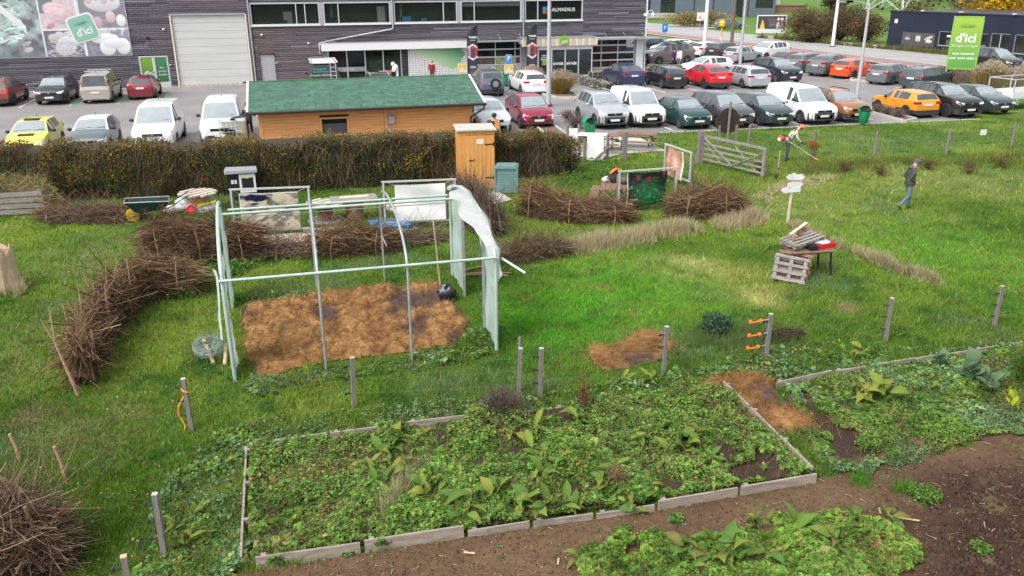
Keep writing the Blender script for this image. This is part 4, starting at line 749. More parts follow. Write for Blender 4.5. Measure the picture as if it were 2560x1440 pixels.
        MB().ball((xm, s*(hw+.1), zm), .11, 8, 5, (.6, 1, .72)).bar((xm, s*(hw-.06), zm-.05), (xm, s*(hw+.06), zm-.02), .05, .05).build('mirror', 'trim' if (clad or col in ('black', 'yellow', 'slate')) or van else pm, t, 60)
        # doors: shallow panels with a shut line round them, handle as sub-part
        ts = [t_ws0+.035, (sw_[1]+sw_[2])/2 if len(sw_) > 2 else sw_[1]+.01, .80 if len(sw_) > 4 or (typ in ('hatch', 'coupe') and L > 3.9) else None]
        for a, b in zip(ts[:-1], ts[1:]):
            if a is None or b is None: continue
            xa, xb = L/2-a*L-.012, L/2-b*L+.012; y_ = s*(hw+.004)
            z0_, z1_ = zb+.16, .64*H if not van else .58*H
            d_ = MB().add([(xa, y_-s*.012, z0_), (xb, y_-s*.012, z0_), (xb, y_, .32*H), (xa, y_, .32*H), (xb, y_-s*.03, z1_), (xa, y_-s*.03, z1_)], [(0, 1, 2, 3), (3, 2, 4, 5)] if s > 0 else [(3, 2, 1, 0), (5, 4, 2, 3)]).build('door', pm, t, 60)
            MB().box(xb+.08, xb+.28, min(y_, y_+s*.03), max(y_, y_+s*.03), z1_-.09, z1_-.05).build('handle', pm if not van else 'trim', d_)
            MB().add([(xb-.03, y_-s*.006, z0_), (xb-.008, y_-s*.006, z0_), (xb-.008, y_-s*.026, z1_), (xb-.03, y_-s*.026, z1_)], [(0, 1, 2, 3)] if s < 0 else [(3, 2, 1, 0)]).build('shut_line', 'black', t)
    xg = L/2+.008; B('grille', grille or 'black', t, xg-.06, xg, -hw*.46, hw*.46, zl-.25, zl-.12); B('lower_grille', 'trim', t, xg-.07, xg-.008+.02, -hw*.66, hw*.66, zb+.12, zb+.27)
    MB().lathe([(.055, 0), (.055, .012), (.02, .016)], 10, (xg+.002, 0, zl-.16), roty(PI/2)).build('emblem', 'rim', t)
    o = B('number_plate', 'plate', t, xg+.016, xg+.028, -.26, .26, zb+.2, zb+.315)
    pz = zt-.34 if typ != 'sedan' else zt-.3
    if typ in ('suv', 'hatch', 'wagon', 'coupe', 'mpv', 'sedan'): pz = .5*H-.02
    if van: pz = .36*H
    B('number_plate', 'plate', t, -L/2-.03, -L/2-.018, -.26, .26, pz, pz+.115)
    B('rear_bumper', 'trim' if clad or bumper else pm, t, -L/2-.035, -L/2+.12, -hw*.86, hw*.86, zb+.02, zb+.26); B('exhaust_trim', 'trim', t, -L/2-.04, -L/2+.1, -hw*.7, hw*.7, zb-.01, zb+.06)
    if clad or bumper: MB().prism([(L/2-.22, -hw*.97), (L/2-.02, -hw*.8), (L/2+.02, -hw*.5), (L/2+.02, hw*.5), (L/2-.02, hw*.8), (L/2-.22, hw*.97)], zb+.02, zb+.3 if not bumper else zb+.42, 'z').build('front_bumper', 'trim', t)
    m = MB()
    for y0, y1 in ((-.6, .05), (-.02, .62)): m.bar((L/2-(t_ws0+.018)*L, y0, (st[gi[0]][1]+.055)*H), (L/2-(t_ws0+.03)*L, y1, (st[gi[0]][1]+.09)*H), .02, .02)
    m.build('wiper', 'black', t)
    if rails:
        for s in (1, -1): MB().tube([(L/2-.46*L, s*W*.34, H-.03), (L/2-.5*L, s*W*.34, H+.045), (L/2-.84*L, s*W*.335, H+.02), (L/2-.87*L, s*W*.33, H-.05)], .022, 6).build('roof_rail', rails, t)
    MB().tube([(-L*.2, 0, H), (-L*.22, 0, H+.12)], .012, 5).build('aerial', 'black', t)
    return t
def place(kind_wheel, px, py, head, L, W, van=False, fo=.19, ro=.19):
    q = G(px, py, .0); h = head; f = np.array([math.cos(h), math.sin(h)]); l = np.array([-math.sin(h), math.cos(h)]); sx = (L/2-(.185 if van else fo)*L) if kind_wheel[0] == 'F' else (-L/2+(.17 if van else ro)*L); sy = (W/2) if kind_wheel[1] == 'L' else -W/2
    c = q[:2]-f*sx-l*sy; return float(c[0]), float(c[1])
N_, S_, E_ = PI/2, -PI/2, 0.
E25 = rad(22); W25 = rad(202)
def carw(name, label, cat, typ, col, wh, px, py, head, dims=None, **k):
    L, W, H = dims or DIM[typ]; c = place(wh, px, py, head, L, W, typ in ('van', 'box4')); return car(name, label, cat, typ, col, c[0], c[1], head, dims, **k)
# left row by the store wall
car('parked_car', 'brick red estate seen from behind at the left edge of the photo', 'car', 'suv', 'brick', -18.15, 61.7, N_, (4.5, 1.82, 1.62), rim='rim_dark', rails='black', clad=True, tail='tall')
car('parked_car', 'black crossover nosing out between the brick red estate and beige van', 'car', 'suv', 'black', -15.0, 61.6, S_, (4.45, 1.82, 1.6), rails='black', lights='slim')
bv = car('parked_van', 'beige passenger van with roof bars seen from behind', 'van', 'box4', 'beige', -12.25, 61.5, N_, (4.4, 1.83, 1.84))
for x in (.2, -.9): MB().bar((x, -.72, 1.93), (x, .72, 1.93), .06, .04).build('roof_bar', 'alu', bv)
car('parked_car', 'dark red small hatchback in front of the glazed door', 'car', 'hatch', 'darkred', -9.75, 62.5, N_, (3.98, 1.72, 1.46))
# left front row behind the hedge
yc = G(92, 372); 
yc_ = car('parked_car', 'pale yellow hatchback with black stripes behind the hedge', 'car', 'hatch', 'yellow', -11.75, 42.95, S_, (3.95, 1.72, 1.46), lights='big'); B('bonnet_stripe', 'trim', yc_, 1.02, 1.5, -.32, .32, .955, .99); B('roof_stripe', 'trim', yc_, -.3, .18, -.33, .33, 1.462, 1.478)
car('parked_car', 'slate grey hatchback with white roof behind the hedge', 'car', 'hatch', 'slate', -9.15, 42.8, S_, (3.9, 1.7, 1.47), roofcol='white', lights='big')
car('parked_van', 'white panel van with chevron badge behind the hedge', 'van', 'van', 'white', -6.4, 43.5, S_, (4.95, 1.92, 1.92), grille='trim'); car('parked_van', 'white panel van behind the water tank', 'van', 'van', 'white', -3.5, 44.3, S_, (4.95, 1.92, 1.9), lights='big')
# behind and right of the shed
kv = car('parked_van', 'black trade van with roof rack and ladder behind the green roof', 'van', 'van', 'black', 2.1, 57.6, N_, (5.2, 2.05, 2.45))
MB().box(-2.4, .9, -.85, -.8, 2.53, 2.58).box(-2.4, .9, .8, .85, 2.53, 2.58).box(-2.4, -2.34, -.8, .8, 2.53, 2.57).box(-1.2, -1.14, -.8, .8, 2.53, 2.57).box(0, .06, -.8, .8, 2.53, 2.57).box(.84, .9, -.8, .8, 2.53, 2.57).build('roof_rack', 'white_paint', kv); B('roof_load', 'white_paint', kv, -2.2, .7, -.7, .7, 2.47, 2.52)
m = MB().box(-2.68, -2.65, -.72, -.68, .9, 2.5).box(-2.68, -2.65, -.38, -.34, .9, 2.5)
for z in np.arange(1., 2.45, .25): m.box(-2.68, -2.65, -.68, -.38, z, z+.035)
m.build('ladder', 'alu', kv); mk('teal', (.02, .45, .38), .5)
for s_, z, y, sz, mt in (('Entreprise', 2.18, .3, .2, 'teal'), ('de Rénovation', 2.02, .2, .17, 'teal'), ('Christophe HESSELET', 1.8, .25, .15, 'white_paint')): text(s_, sz, mt, kv, (-2.63, y, z), rot=(PI/2, 0, -PI/2))
for z in (1.5, 1.35): B('fine_print', 'white_paint', kv, -2.64, -2.625, -.2, .72, z, z+.045)
car('parked_car', 'dark car with pale roof rails behind the green roof', 'car', 'wagon', 'anthracite', 5.75, 59., N_, (4.6, 1.82, 1.5), rails='alu')
ov = car('parked_car', 'old blue grey offroader with spare wheel on its back door', 'car', 'suv', 'bluegrey', 13.05, 57.3, N_, (4.0, 1.7, 1.66), clad=True, tail='tall')
MB().lathe([(.2, -.1), (.36, -.1), (.36, .08), (.3, .1), (.2, .1)], 18, (-2.14, -.15, .86), roty(-PI/2)).build('spare_wheel', 'tyre', ov, 40); MB().lathe([(.2, .08), (.2, .12), (.02, .14)], 14, (-2.14, -.15, .86), roty(-PI/2)).build('spare_rim', 'rim', ov, 40)
car('parked_car', 'white estate parked before the plumed grass', 'car', 'wagon', 'white', 16.05, 57.5, N_, (4.75, 1.81, 1.47))
car('parked_car', 'pale grey crossover behind the man with the wooden box', 'car', 'suv', 'ice', 9.75, 43.0, S_, (4.35, 1.82, 1.58), lights='slim', clad=True)
car('parked_car', 'wine red small hatchback facing the lavender bed', 'car', 'mpv', 'wine', 12.35, 43.9, S_, (4.08, 1.75, 1.6), lights='big')
# front row on the right
car('parked_car', 'silver offroader with grey bumper behind the picnic tables', 'car', 'suv', 'silver', 16.15, 42.9, S_, (4.2, 1.76, 1.68), rails='alu', bumper=True, lights='big')
carw('parked_van', 'white van with dark grey bumper next to the silver offroader', 'van', 'van', 'white', 'FR', 1575, 317, S_, (4.4, 1.79, 1.82), bumper=True, lights='big')
carw('parked_car', 'old dark green hatchback in the front row', 'car', 'hatch', 'green', 'FR', 1696, 322, S_, (3.72, 1.66, 1.42), lights='big', rim='rim')
carw('parked_car', 'graphite grey people carrier behind the brown board', 'car', 'mpv', 'graphite', 'FR', 1791, 319.5, S_, (4.4, 1.85, 1.65))
carw('parked_car', 'petrol grey estate between the people carrier and the white van', 'car', 'wagon', 'petrol', 'FR', 1895, 314.5, S_, (4.26, 1.73, 1.49), lights='slim')
carw('parked_van', 'white panel van nosing out behind the man with the brush cutter', 'van', 'van', 'white', 'FR', 1997, 309.5, S_, (4.75, 1.85, 1.84), bumper=True)
carw('parked_car', 'copper brown crossover with roof rails by the green bin', 'car', 'suv', 'copper', 'FR', 2087, 304, S_, (4.1, 1.76, 1.52), rails='black', clad=True, rim='rim_dark')
carw('parked_car', 'orange yellow small hatchback seen from behind by the kerbed bed', 'car', 'hatch', 'orange', 'RL', 2260, 293.5, N_, (3.85, 1.73, 1.42), clad=True, rim='rim_dark')
carw('parked_car', 'black crossover with chrome window line beside the orange hatchback', 'car', 'suv', 'black', 'FR', 2360, 293.5, S_, (4.6, 1.86, 1.69), rails='black', lights='slim', clad=True, rim='rim_dark')
carw('parked_car', 'dark blue grey small hatchback beside the trailer', 'car', 'hatch', 'petrol', 'FR', 2450, 284.5, S_, (4.03, 1.74, 1.43), lights='slim')
# middle row
car('parked_car', 'dark blue coupe crossover parked by the gabion wall', 'car', 'coupe', 'blue', 24.1, 59.6, N_, (4.5, 1.85, 1.57))
car('parked_car', 'black small hatchback beside the bright red crossover', 'car', 'hatch', 'black', 26.55, 57.5, N_, (4.05, 1.75, 1.45))
car('parked_car', 'bright red crossover with clear rear lights', 'car', 'coupe', 'red', 29.4, 56.6, N_, (4.65, 1.88, 1.62), rim='rim_dark', clad=True)
car('parked_car', 'silver grey estate right of the bright red crossover', 'car', 'wagon', 'silver', 32.2, 56.3, N_, (4.94, 1.89, 1.46))
carw('parked_car', 'navy crossover facing out right of the silver estate', 'car', 'suv', 'navy', 'FR', 1937, 208.5, S_, (4.6, 1.86, 1.69), rails='black', lights='slim')
# row along the road
g = 'cars parked along the road'
carw('parked_car', 'dark grey crossover left of the flame orange hatchback', 'car', 'coupe', 'grey', 'RR', 2077, 192, E25, (4.69, 1.9, 1.65), rim='rim_dark', group=g)
carw('parked_car', 'flame orange hatchback behind the two headed lamp post', 'car', 'hatch', 'flame', 'RR', 2135, 198, E25, (4.05, 1.8, 1.44), rim='rim_dark', group=g)
carw('parked_car', 'muddy grey hatchback right of the flame orange one', 'car', 'hatch', 'grey', 'RR', 2231, 213, E25, (4.46, 1.8, 1.46), rim='rim', group=g)
c_ = place('RL', 2258, 218.5, E25, 4.66, 1.81); car('parked_car', 'dark teal estate nearest the tall green sign', 'car', 'wagon', 'petrol', c_[0], c_[1], E25, (4.66, 1.81, 1.47), rails='alu', group=g)
carw('parked_car', 'silver brown estate between the red saloon and dark grey crossover', 'car', 'wagon', 'grey', 'RR', 2019, 182, E25, (4.7, 1.82, 1.5), group=g)
carw('parked_car', 'dark red saloon in the row along the road', 'car', 'sedan', 'darkred', 'RR', 1967, 175, E25, (4.65, 1.84, 1.43), rim='rim_dark', group=g)
carw('parked_car', 'silver hatchback behind the middle lamp post', 'car', 'hatch', 'silver', 'RR', 1853, 158.5, E25, (3.97, 1.74, 1.46), group=g)
carw('parked_car', 'dark grey small crossover left of the silver hatchback', 'car', 'suv', 'anthracite', 'RR', 1809, 149, E25, (4.24, 1.79, 1.55), group=g)
carw('parked_car', 'white hatchback with muddy tail behind the beige offroader', 'car', 'hatch', 'pearl', 'RR', 1767, 143.5, E25, (4.3, 1.78, 1.44), group=g)
carw('parked_car', 'white crossover facing the store in the roadside row', 'car', 'suv', 'white', 'FL', 1915, 152.5, W25, (4.7, 1.9, 1.66), group=g)
pj = carw('parked_car', 'large beige brown offroader with roof bars by the couple', 'car', 'suv', 'bronze', 'FL', 1648, 163.5, rad(190), (4.9, 1.88, 1.87), lights='big', group=g)
for x in (.1, -1.1): MB().box(x-.05, x+.5, -.75, .75, 1.92, 1.97).build('roof_bar', 'black', pj)
c_ = G(1763, 187); car('parked_car', 'white low hatchback driving past behind the red crossover', 'car', 'hatch', 'white', c_[0], c_[1], rad(188), (4.4, 1.8, 1.45), lights='slim', group=g)
c_ = G(1678, 139); car('parked_car', 'white crossover behind the beige offroader', 'car', 'suv', 'white', c_[0], c_[1], rad(195), (4.5, 1.85, 1.62), group=g)
c_ = G(1722, 139); car('parked_car', 'white saloon half hidden behind the beige offroader', 'car', 'sedan', 'pearl', c_[0], c_[1], E25, (4.4, 1.8, 1.44), group=g)
c_ = G(1632, 131); car('parked_car', 'black coupe crossover at the far end by the building corner', 'car', 'coupe', 'navy', c_[0], c_[1], E25, (4.6, 1.88, 1.6), group=g)
c_ = G(1596, 152); car('parked_car', 'dark grey hatchback half hidden by the corner pillar', 'car', 'hatch', 'anthracite', c_[0], c_[1], rad(30), (4.2, 1.78, 1.46), group=g)
mv = car('moving_van', 'black people carrier driving on the main road behind the green sign', 'car', 'mpv', 'black', *G(2477, 178)[:2], S_+rad(3), (4.9, 1.95, 1.9), group=None)
c_ = G(1824, 72); car('parked_car', 'grey estate parked before the slate office beyond the road', 'car', 'wagon', 'grey', c_[0], c_[1], rad(-4), (4.6, 1.82, 1.48), group=None)
# flat trailer with mesh sides
tr = thing('mesh_trailer', 'grey flat trailer with mesh side frames at the right edge', 'trailer', (42.9, 41.9, 0), rad(8))
B('bed', 'white_paint', tr, -1.9, 1.9, -.85, .85, .6, .68)
for a in ((-1.9, 1.9, -.87, -.84), (-1.9, 1.9, .84, .87)): B('side_board', 'white_paint', tr, a[0], a[1], a[2], a[3], .685, 1.02)
B('tail_board', 'white_paint', tr, -1.93, -1.9, -.84, .84, .62, 1.02)
fr = MB()
for x in (-1.88, 0, 1.88):
    for y in (-.85, .85): fr.bar((x, y, 1.02), (x, y, 1.75), .05, .05)
for y in (-.85, .85): fr.bar((-1.88, y, 1.75), (1.88, y, 1.75), .05, .05)
fr.bar((-1.88, -.85, 1.75), (-1.88, .85, 1.75), .05, .05); fr.build('mesh_frame', 'alu', tr)
nn = MB()
for x in np.arange(-1.8, 1.9, .15): nn.bar((x, -.85, 1.02), (x, -.85, 1.75), .01, .01); nn.bar((x, .85, 1.02), (x, .85, 1.75), .01, .01)
nn.build('wire_mesh', 'wire', tr)
for s in (1, -1): wheel(tr, -.1, s*.95, .3, 'rim', s)
B('drawbar', 'steel', tr, 1.9, 3.1, -.06, .06, .45, .55); MB().bar((-1.5, -.8, .6), (-1.3, -.8, .25), .16, .03).build('mudflap', 'white_paint', tr)
# ================================================================ SHED
mk('brown_paint', (.035, .024, .02), .7, var=.2)
sh = thing('timber_shed', 'long timber shed with green shingle roof behind the hedge', 'shed', (-1.9, 38.1, 0))
SW, SD, EZ, RZ = 10.35, 6.4, 2.12, 3.02      # length, depth, eave, ridge
wx0, wx1 = .45, 9.75
win = (3.05, 4.15, .95, 1.62)
ph = .135
def plank(x0, x1, z, zt): 
    return B('plank', 'pine', sh, x0, x1, random.uniform(-.004, .004), .05, z+.004, zt-.004)
z = .04
while z < 1.93:
    zt = min(z+ph, 1.93)
    segs = [(wx0, win[0]-.08), (win[1]+.08, 5.82), (5.98, wx1)] if (zt > win[2]-.09 and z < win[3]+.09) else [(wx0, 5.82), (5.98, wx1)]
    for a, b in segs: plank(a, b, z, zt)
    z += ph
for x in (wx0-.09, 5.83, wx1): B('corner_post', 'pine', sh, x, x+.14 if x != 5.83 else x+.14, -.02, .06, 0.0, 1.98)
B('top_beam', 'pine', sh, .35, 9.95, -.05, .1, 1.935, 2.08)
MB().box(win[0]-.08, win[0], -.03, .06, win[2]-.08, win[3]+.08).box(win[1], win[1]+.08, -.03, .06, win[2]-.08, win[3]+.08).box(win[0], win[1], -.03, .06, win[3], win[3]+.08).box(win[0], win[1], -.03, .06, win[2]-.08, win[2]).build('window_frame', 'pine', sh)
B('curtain', 'grey_paint', sh, win[0]+.01, win[1]-.01, .075, .085, win[2], win[3]-.22); B('pane', 'pane', sh, win[0], win[1], .03, .04, win[2], win[3]); B('inner_dark', 'black', sh, win[0]-.1, win[1]+.1, .3, .31, win[2]-.1, win[3]+.1)
MB().box(wx0, wx0+.05, .06, SD-.4, 0, 2.0).box(wx1+.08, wx1+.13, .06, SD-.4, 0, 2.0).box(wx0, wx1, SD-.4, SD-.35, 0, 2.0).prism([(.06, 2.0), (SD-.4, 2.0), (SD/2-.2, 2.78)], wx0, wx0+.05, 'x').prism([(.06, 2.0), (SD-.4, 2.0), (SD/2-.2, 2.78)], wx1+.08, wx1+.13, 'x').build('side_wall', 'pine', sh)
ys, yr = -.45, SD/2-.2; rows = 26
V = []; Q = []; C = []
sl_ = math.hypot(yr-ys, RZ-EZ)
for i in range(rows):
    f0, f1 = i/rows, (i+1)/rows; y0, y1 = ys+(yr-ys)*f0, ys+(yr-ys)*f1; z0, z1 = EZ+(RZ-EZ)*f0, EZ+(RZ-EZ)*f1
    x = 0.-random.uniform(0, .3)
    while x < SW:
        w_ = .33; a, b = max(0, x), min(SW, x+w_-.012); x += w_
        if b-a < .02: continue
        o = len(V); lf = .022; V += [(a, y0-.01, z0+lf), (b, y0-.01, z0+lf), (b, y1, z1+.006), (a, y1, z1+.006), (a, y0-.01, z0), (b, y0-.01, z0)]; Q += [(o, o+1, o+2, o+3), (o+4, o+5, o+1, o)]
        g_ = random.uniform(.8, 1.2); c = np.array([.072, .145, .11])*g_; C += [c]*6
npmesh('shingles', V, Q, 'shingle', C, sh, kind='stuff')
MB().add([(0, ys, EZ-.01), (SW, ys, EZ-.01), (SW, yr, RZ-.01), (0, yr, RZ-.01), (0, SD-.0, EZ), (SW, SD-.0, EZ), (0, ys, EZ-.06), (SW, ys, EZ-.06), (SW, yr, RZ-.07), (0, yr, RZ-.07)], [(0, 1, 2, 3), (3, 2, 5, 4), (7, 6, 9, 8)]).build('roof_deck', 'dark_green', sh)
for x in (-.1, SW+.003): MB().prism([(ys-.03, EZ-.12), (ys-.03, EZ+.035), (yr, RZ+.035), (SD, EZ+.03), (SD, EZ-.12), (yr, RZ-.13)], x, x+.097, 'x').build('barge_board', 'fascia_white', sh)
B('ridge_cap', 'dark_green', sh, 0, SW, yr-.08, yr+.08, RZ+.0, RZ+.03)
MB().tube([(-.1, ys-.07, EZ-.05), (SW+.1, ys-.07, EZ-.05)], .065, 8).build('gutter', 'gutter', sh, 60)
MB().tube([(SW+.0, ys-.05, EZ-.1), (SW+.0, ys-.05, EZ-.25), (9.8, -.1, 1.45), (9.78, -.08, .05)], .045, 8).build('downpipe', 'gutter', sh, 60)
tag(MB().box(6.0, 6.26, -.16, -.03, 1.32, 1.62).prism([(-.18, 1.62), (-.03, 1.62), (-.03, 1.72)], 5.98, 6.28, 'x').box(6.04, 6.22, -.165, -.16, 1.52, 1.55).build('letter_box', 'grey_paint', loc=(-1.9, 38.1, 0)), 'small grey letter box on the shed wall', 'letter box')
tag(MB().tube([(5.9, -.06, 1.2), (5.98, -.1, 1.1), (6.12, -.14, .78)], .055, 8).build('overflow_spout', 'steel', loc=(-1.9, 38.1, 0), smooth=50), 'short bent metal spout sticking out of the shed wall', 'pipe')
# ---- water tank in a cage, with its dark feed pipe
ib = thing('water_tank', 'white plastic water tank in a wire cage at the shed corner', 'tank', (-2.9, 42.3, .01))
MB().prism(rrect(1.12, .95, .09), .14, 1.12, 'z').build('bottle', 'ibc', ib, 40); MB().lathe([(.12, 1.12), (.12, 1.18), (.02, 1.2)], 12).build('lid', 'black', ib)
m = MB()
for z in (.16, .4, .64, .88, 1.13):
    m.tube([(-.6, -.52, z), (.6, -.52, z), (.6, .52, z), (-.6, .52, z), (-.6, -.52, z)], .013, 5)
for x in np.linspace(-.6, .6, 7): m.tube([(x, -.52, .12), (x, -.52, 1.15)], .012, 5); m.tube([(x, .52, .12), (x, .52, 1.15)], .012, 5)
for y in np.linspace(-.35, .35, 4): m.tube([(-.6, y, .12), (-.6, y, 1.15)], .012, 5); m.tube([(.6, y, .12), (.6, y, 1.15)], .012, 5)
m.build('cage', 'steel', ib); MB().box(-.6, .6, -.5, .5, 0, .12).build('pallet', 'wood_grey', ib)
tag(MB().tube([(-1.95, 37.75, 2.05), (-2.15, 38.6, 1.85), (-2.9, 42.2, 1.24)], .05, 8).build('feed_pipe', 'black', smooth=50), 'dark rainwater pipe from shed gutter to tank', 'pipe')
# ---- toilet cabin
tb = thing('toilet_cabin', 'tall bright pine toilet cabin with plank door in front of the hedge', 'cabin', (6.41, 29.9, 0), rad(-6))
cw, cdp, chh = 1.36, 1.3, 2.2
for i in range(9):
    a = -cw/2+cw*i/9; inside = 2 <= i <= 8
    if not inside: B('plank', 'pine_light', tb, a+.003, a+cw/9-.003, 0, .03, .0, chh)
    else: B('plank', 'pine_light', tb, a+.003, a+cw/9-.003, 0, .03, 2.06, chh)
d_ = MB().box(-.40, .66, .004, .03, .03, 2.04).build('door_back', 'wood_brown', tb)
for i in range(7): a = -.395+i*1.05/7; B('door_plank', 'pine_light', tb, a+.004, a+.146, -.03, .002, .03, 2.04)
for z in (.45, 1.7):
    MB().box(.3, .64, -.042, -.031, z-.02, z+.02).box(.6, .66, -.045, -.031, z-.07, z+.07).build('hinge', 'black', tb)
MB().box(-.3, -.12, -.05, -.031, 1.1, 1.13).lathe([(.02, 0), (.02, .03)], 8, (-.1, -.05, 1.16), rotx(PI/2)).build('latch', 'black', tb); B('notice', 'cream', tb, 0.0, .26, -.04, -.031, 1.72, 1.9)
MB().box(-cw/2, -cw/2+.03, .03, cdp, 0, chh).box(cw/2-.03, cw/2, .03, cdp, 0, chh).box(-cw/2, cw/2, cdp, cdp+.03, 0, chh).build('side_wall', 'pine_light', tb)
MB().box(-cw/2-.06, cw/2+.06, -.08, cdp+.1, chh+.003, chh+.05).build('roof', 'concrete', tb)
sheet('concrete_pad', gp((1190, 492), (1240, 478), (1282, 500), (1230, 515), (1180, 518)), .03, 'concrete')
# ---- green composter
cp = thing('compost_bin', 'grey green slatted plastic compost bin beside the toilet cabin', 'compost bin', (*G(1273, 482)[:2], 0), rad(-18)); cp.location.y += .35
for i in range(9):
    z = .02+i*.098; k = .43-.006*i; MB().box(-k, k, -k, k, z, z+.088).box(-k+.02, k-.02, -k+.02, k-.02, z+.088, z+.098).build('slat', 'compost_green', cp)
MB().box(-.43, .43, -.43, .43, .905, .95).box(-.36, .36, -.36, .36, .951, .99).build('lid', 'compost_green', cp)
m = MB()
for sx in (-1, 1):
    for sy in (-1, 1): m.box(sx*.41-.03, sx*.41+.03, sy*.42-.03, sy*.42+.03, .0, .9)
m.build('corner_post', 'compost_green', cp)
# ---- television shelter
tv = thing('screen_shelter', 'small wooden shelter with a screen and grey roof by the hedge', 'shelter', (*G(614, 500)[:2], 0), rad(4)); 
B('back_box', 'black', tv, -.52, .42, 0, .5, .25, 1.0); MB().box(-.5, -.42, 0, .08, 0, .25).box(.34, .42, 0, .08, 0, .25).box(-.5, -.42, .4, .48, 0, .25).box(.34, .42, .4, .48, 0, .25).build('leg', 'wood_post', tv)
MB().box(-.14, .42, -.06, -.002, .28, .95).build('screen_frame', 'white_paint', tv); B('screen', 'black', tv, -.06, .34, -.068, -.062, .38, .82); B('sticker', 'yellow_paint', tv, .08, .2, -.074, -.07, .8, .86)
MB().prism([(-.62, 1.0), (.5, 1.0), (.5, 1.09), (-.55, 1.12)], -.14, .6).build('roof', 'grey_paint', tv); B('mark', 'paper', tv, -.42, -.32, -.01, -.003, .62, .76); B('mark', 'paper', tv, -.3, -.22, -.01, -.003, .62, .76)
# ---- cable drum tables
def spool(label, px, py, r, h, extra=None):
    t = thing('cable_drum_table', label, 'table', G(px, py), random.random()*3, 'cable drum tables'); n = 9
    for i in range(n):
        x0, x1 = -r+2*r*i/n, -r+2*r*(i+1)/n; xm = (abs(x0)+abs(x1))/2; hl = math.sqrt(max(.01, r*r-min(xm, r-.02)**2)); B('top_plank', 'wood_grey' if i % 2 else 'wood_pale', t, x0+.004, x1-.004, -hl, hl, h-.05, h)
    MB().lathe([(r*.42, .06), (r*.42, h-.052)], 14).build('drum', 'wood_brown' if extra is None else 'pine', t, 40); MB().lathe([(r*.98, 0), (r*.98, .055)], 20).build('base', 'wood_grey', t)
spool('cable drum table with pale top behind the bag pile', 500, 524, .62, .62, 1); spool('cable drum table right of the satellite photo frame', 815, 552, .6, .62); spool('cable drum table half behind the blank white poster', 1005, 560, .5, .6)
bt = thing('board_table', 'flat boards laid across a cable drum by the hedge', 'table', (*G(888, 545)[:2], 0), rad(3)); MB().lathe([(.3, 0), (.3, .66)], 12).build('drum', 'wood_brown', bt); B('board', 'wood_grey', bt, -.75, .75, -.38, .38, .665, .7); B('loose_plank', 'wood_pale', bt, -.45, .5, -.1, .15, .703, .73)
# ---- bag pile and wheelbarrow
m = thing('bag_pile', 'pile of white sacks and scrap beside the wheelbarrow', 'bag pile', G(470, 540)); m.location.y += .6
for i, (x, y, z, c) in enumerate(((-.5, 0, .12, 'paper'), (.1, .1, .14, 'white_sheet'), (.6, 0, .12, 'paper'), (-.1, .3, .3, 'paper'), (.4, .3, .32, 'white_sheet'))): MB().ball((x, y, z), .3, 10, 6, (1.3, .8, .5), .12).build('sack', c, m, 60)
MB().bar((.3, -.25, .25), (.9, -.2, .35), .08, .06).build('yellow_lath', 'yellow_paint', m); MB().lathe([(.12, .28), (.16, .3), (.12, .33), (.1, .3)], 12, (.1, -.2, .05), rotx(1.1)).build('red_ring', 'red_plastic', m)
wb = thing('wheelbarrow', 'dark green wheelbarrow with yellow wheel on the grass', 'wheelbarrow', (*G(355, 552)[:2], 0), rad(6))
MB().add([(-.15, -.2, .34), (.75, -.25, .36), (.75, .25, .36), (-.15, .2, .34), (-.42, -.33, .72), (.92, -.36, .66), (.92, .36, .66), (-.42, .33, .72)], [(0, 3, 2, 1), (0, 1, 5, 4), (1, 2, 6, 5), (2, 3, 7, 6), (3, 0, 4, 7)]).build('tray', 'barrow', wb); pass
MB().tube([(-.42, -.33, .72), (.92, -.36, .66), (.92, .36, .66), (-.42, .33, .72), (-.42, -.33, .72)], .02, 6).build('rim_bar', 'steel', wb)
for s in (-1, 1): MB().tube([(-.25, s*.08, .2), (.3, s*.22, .3), (.9, s*.28, .42), (1.55, s*.3, .8)], .02, 6).build('handle', 'dark_metal', wb); MB().tube([(.6, s*.22, .36), (.72, s*.26, .02)], .02, 6).build('leg', 'dark_metal', wb)
o = MB().lathe([(.12, -.05), (.21, -.05), (.22, 0), (.21, .05), (.12, .05)], 16, (0, 0, 0), rotx(PI/2)).build('wheel', 'sign_yellow', wb, 40); o.location = (-.25, 0, .22); MB().lathe([(.12, -.03), (.12, .03)], 12, (0, 0, 0), rotx(PI/2)).build('hub', 'black', o)
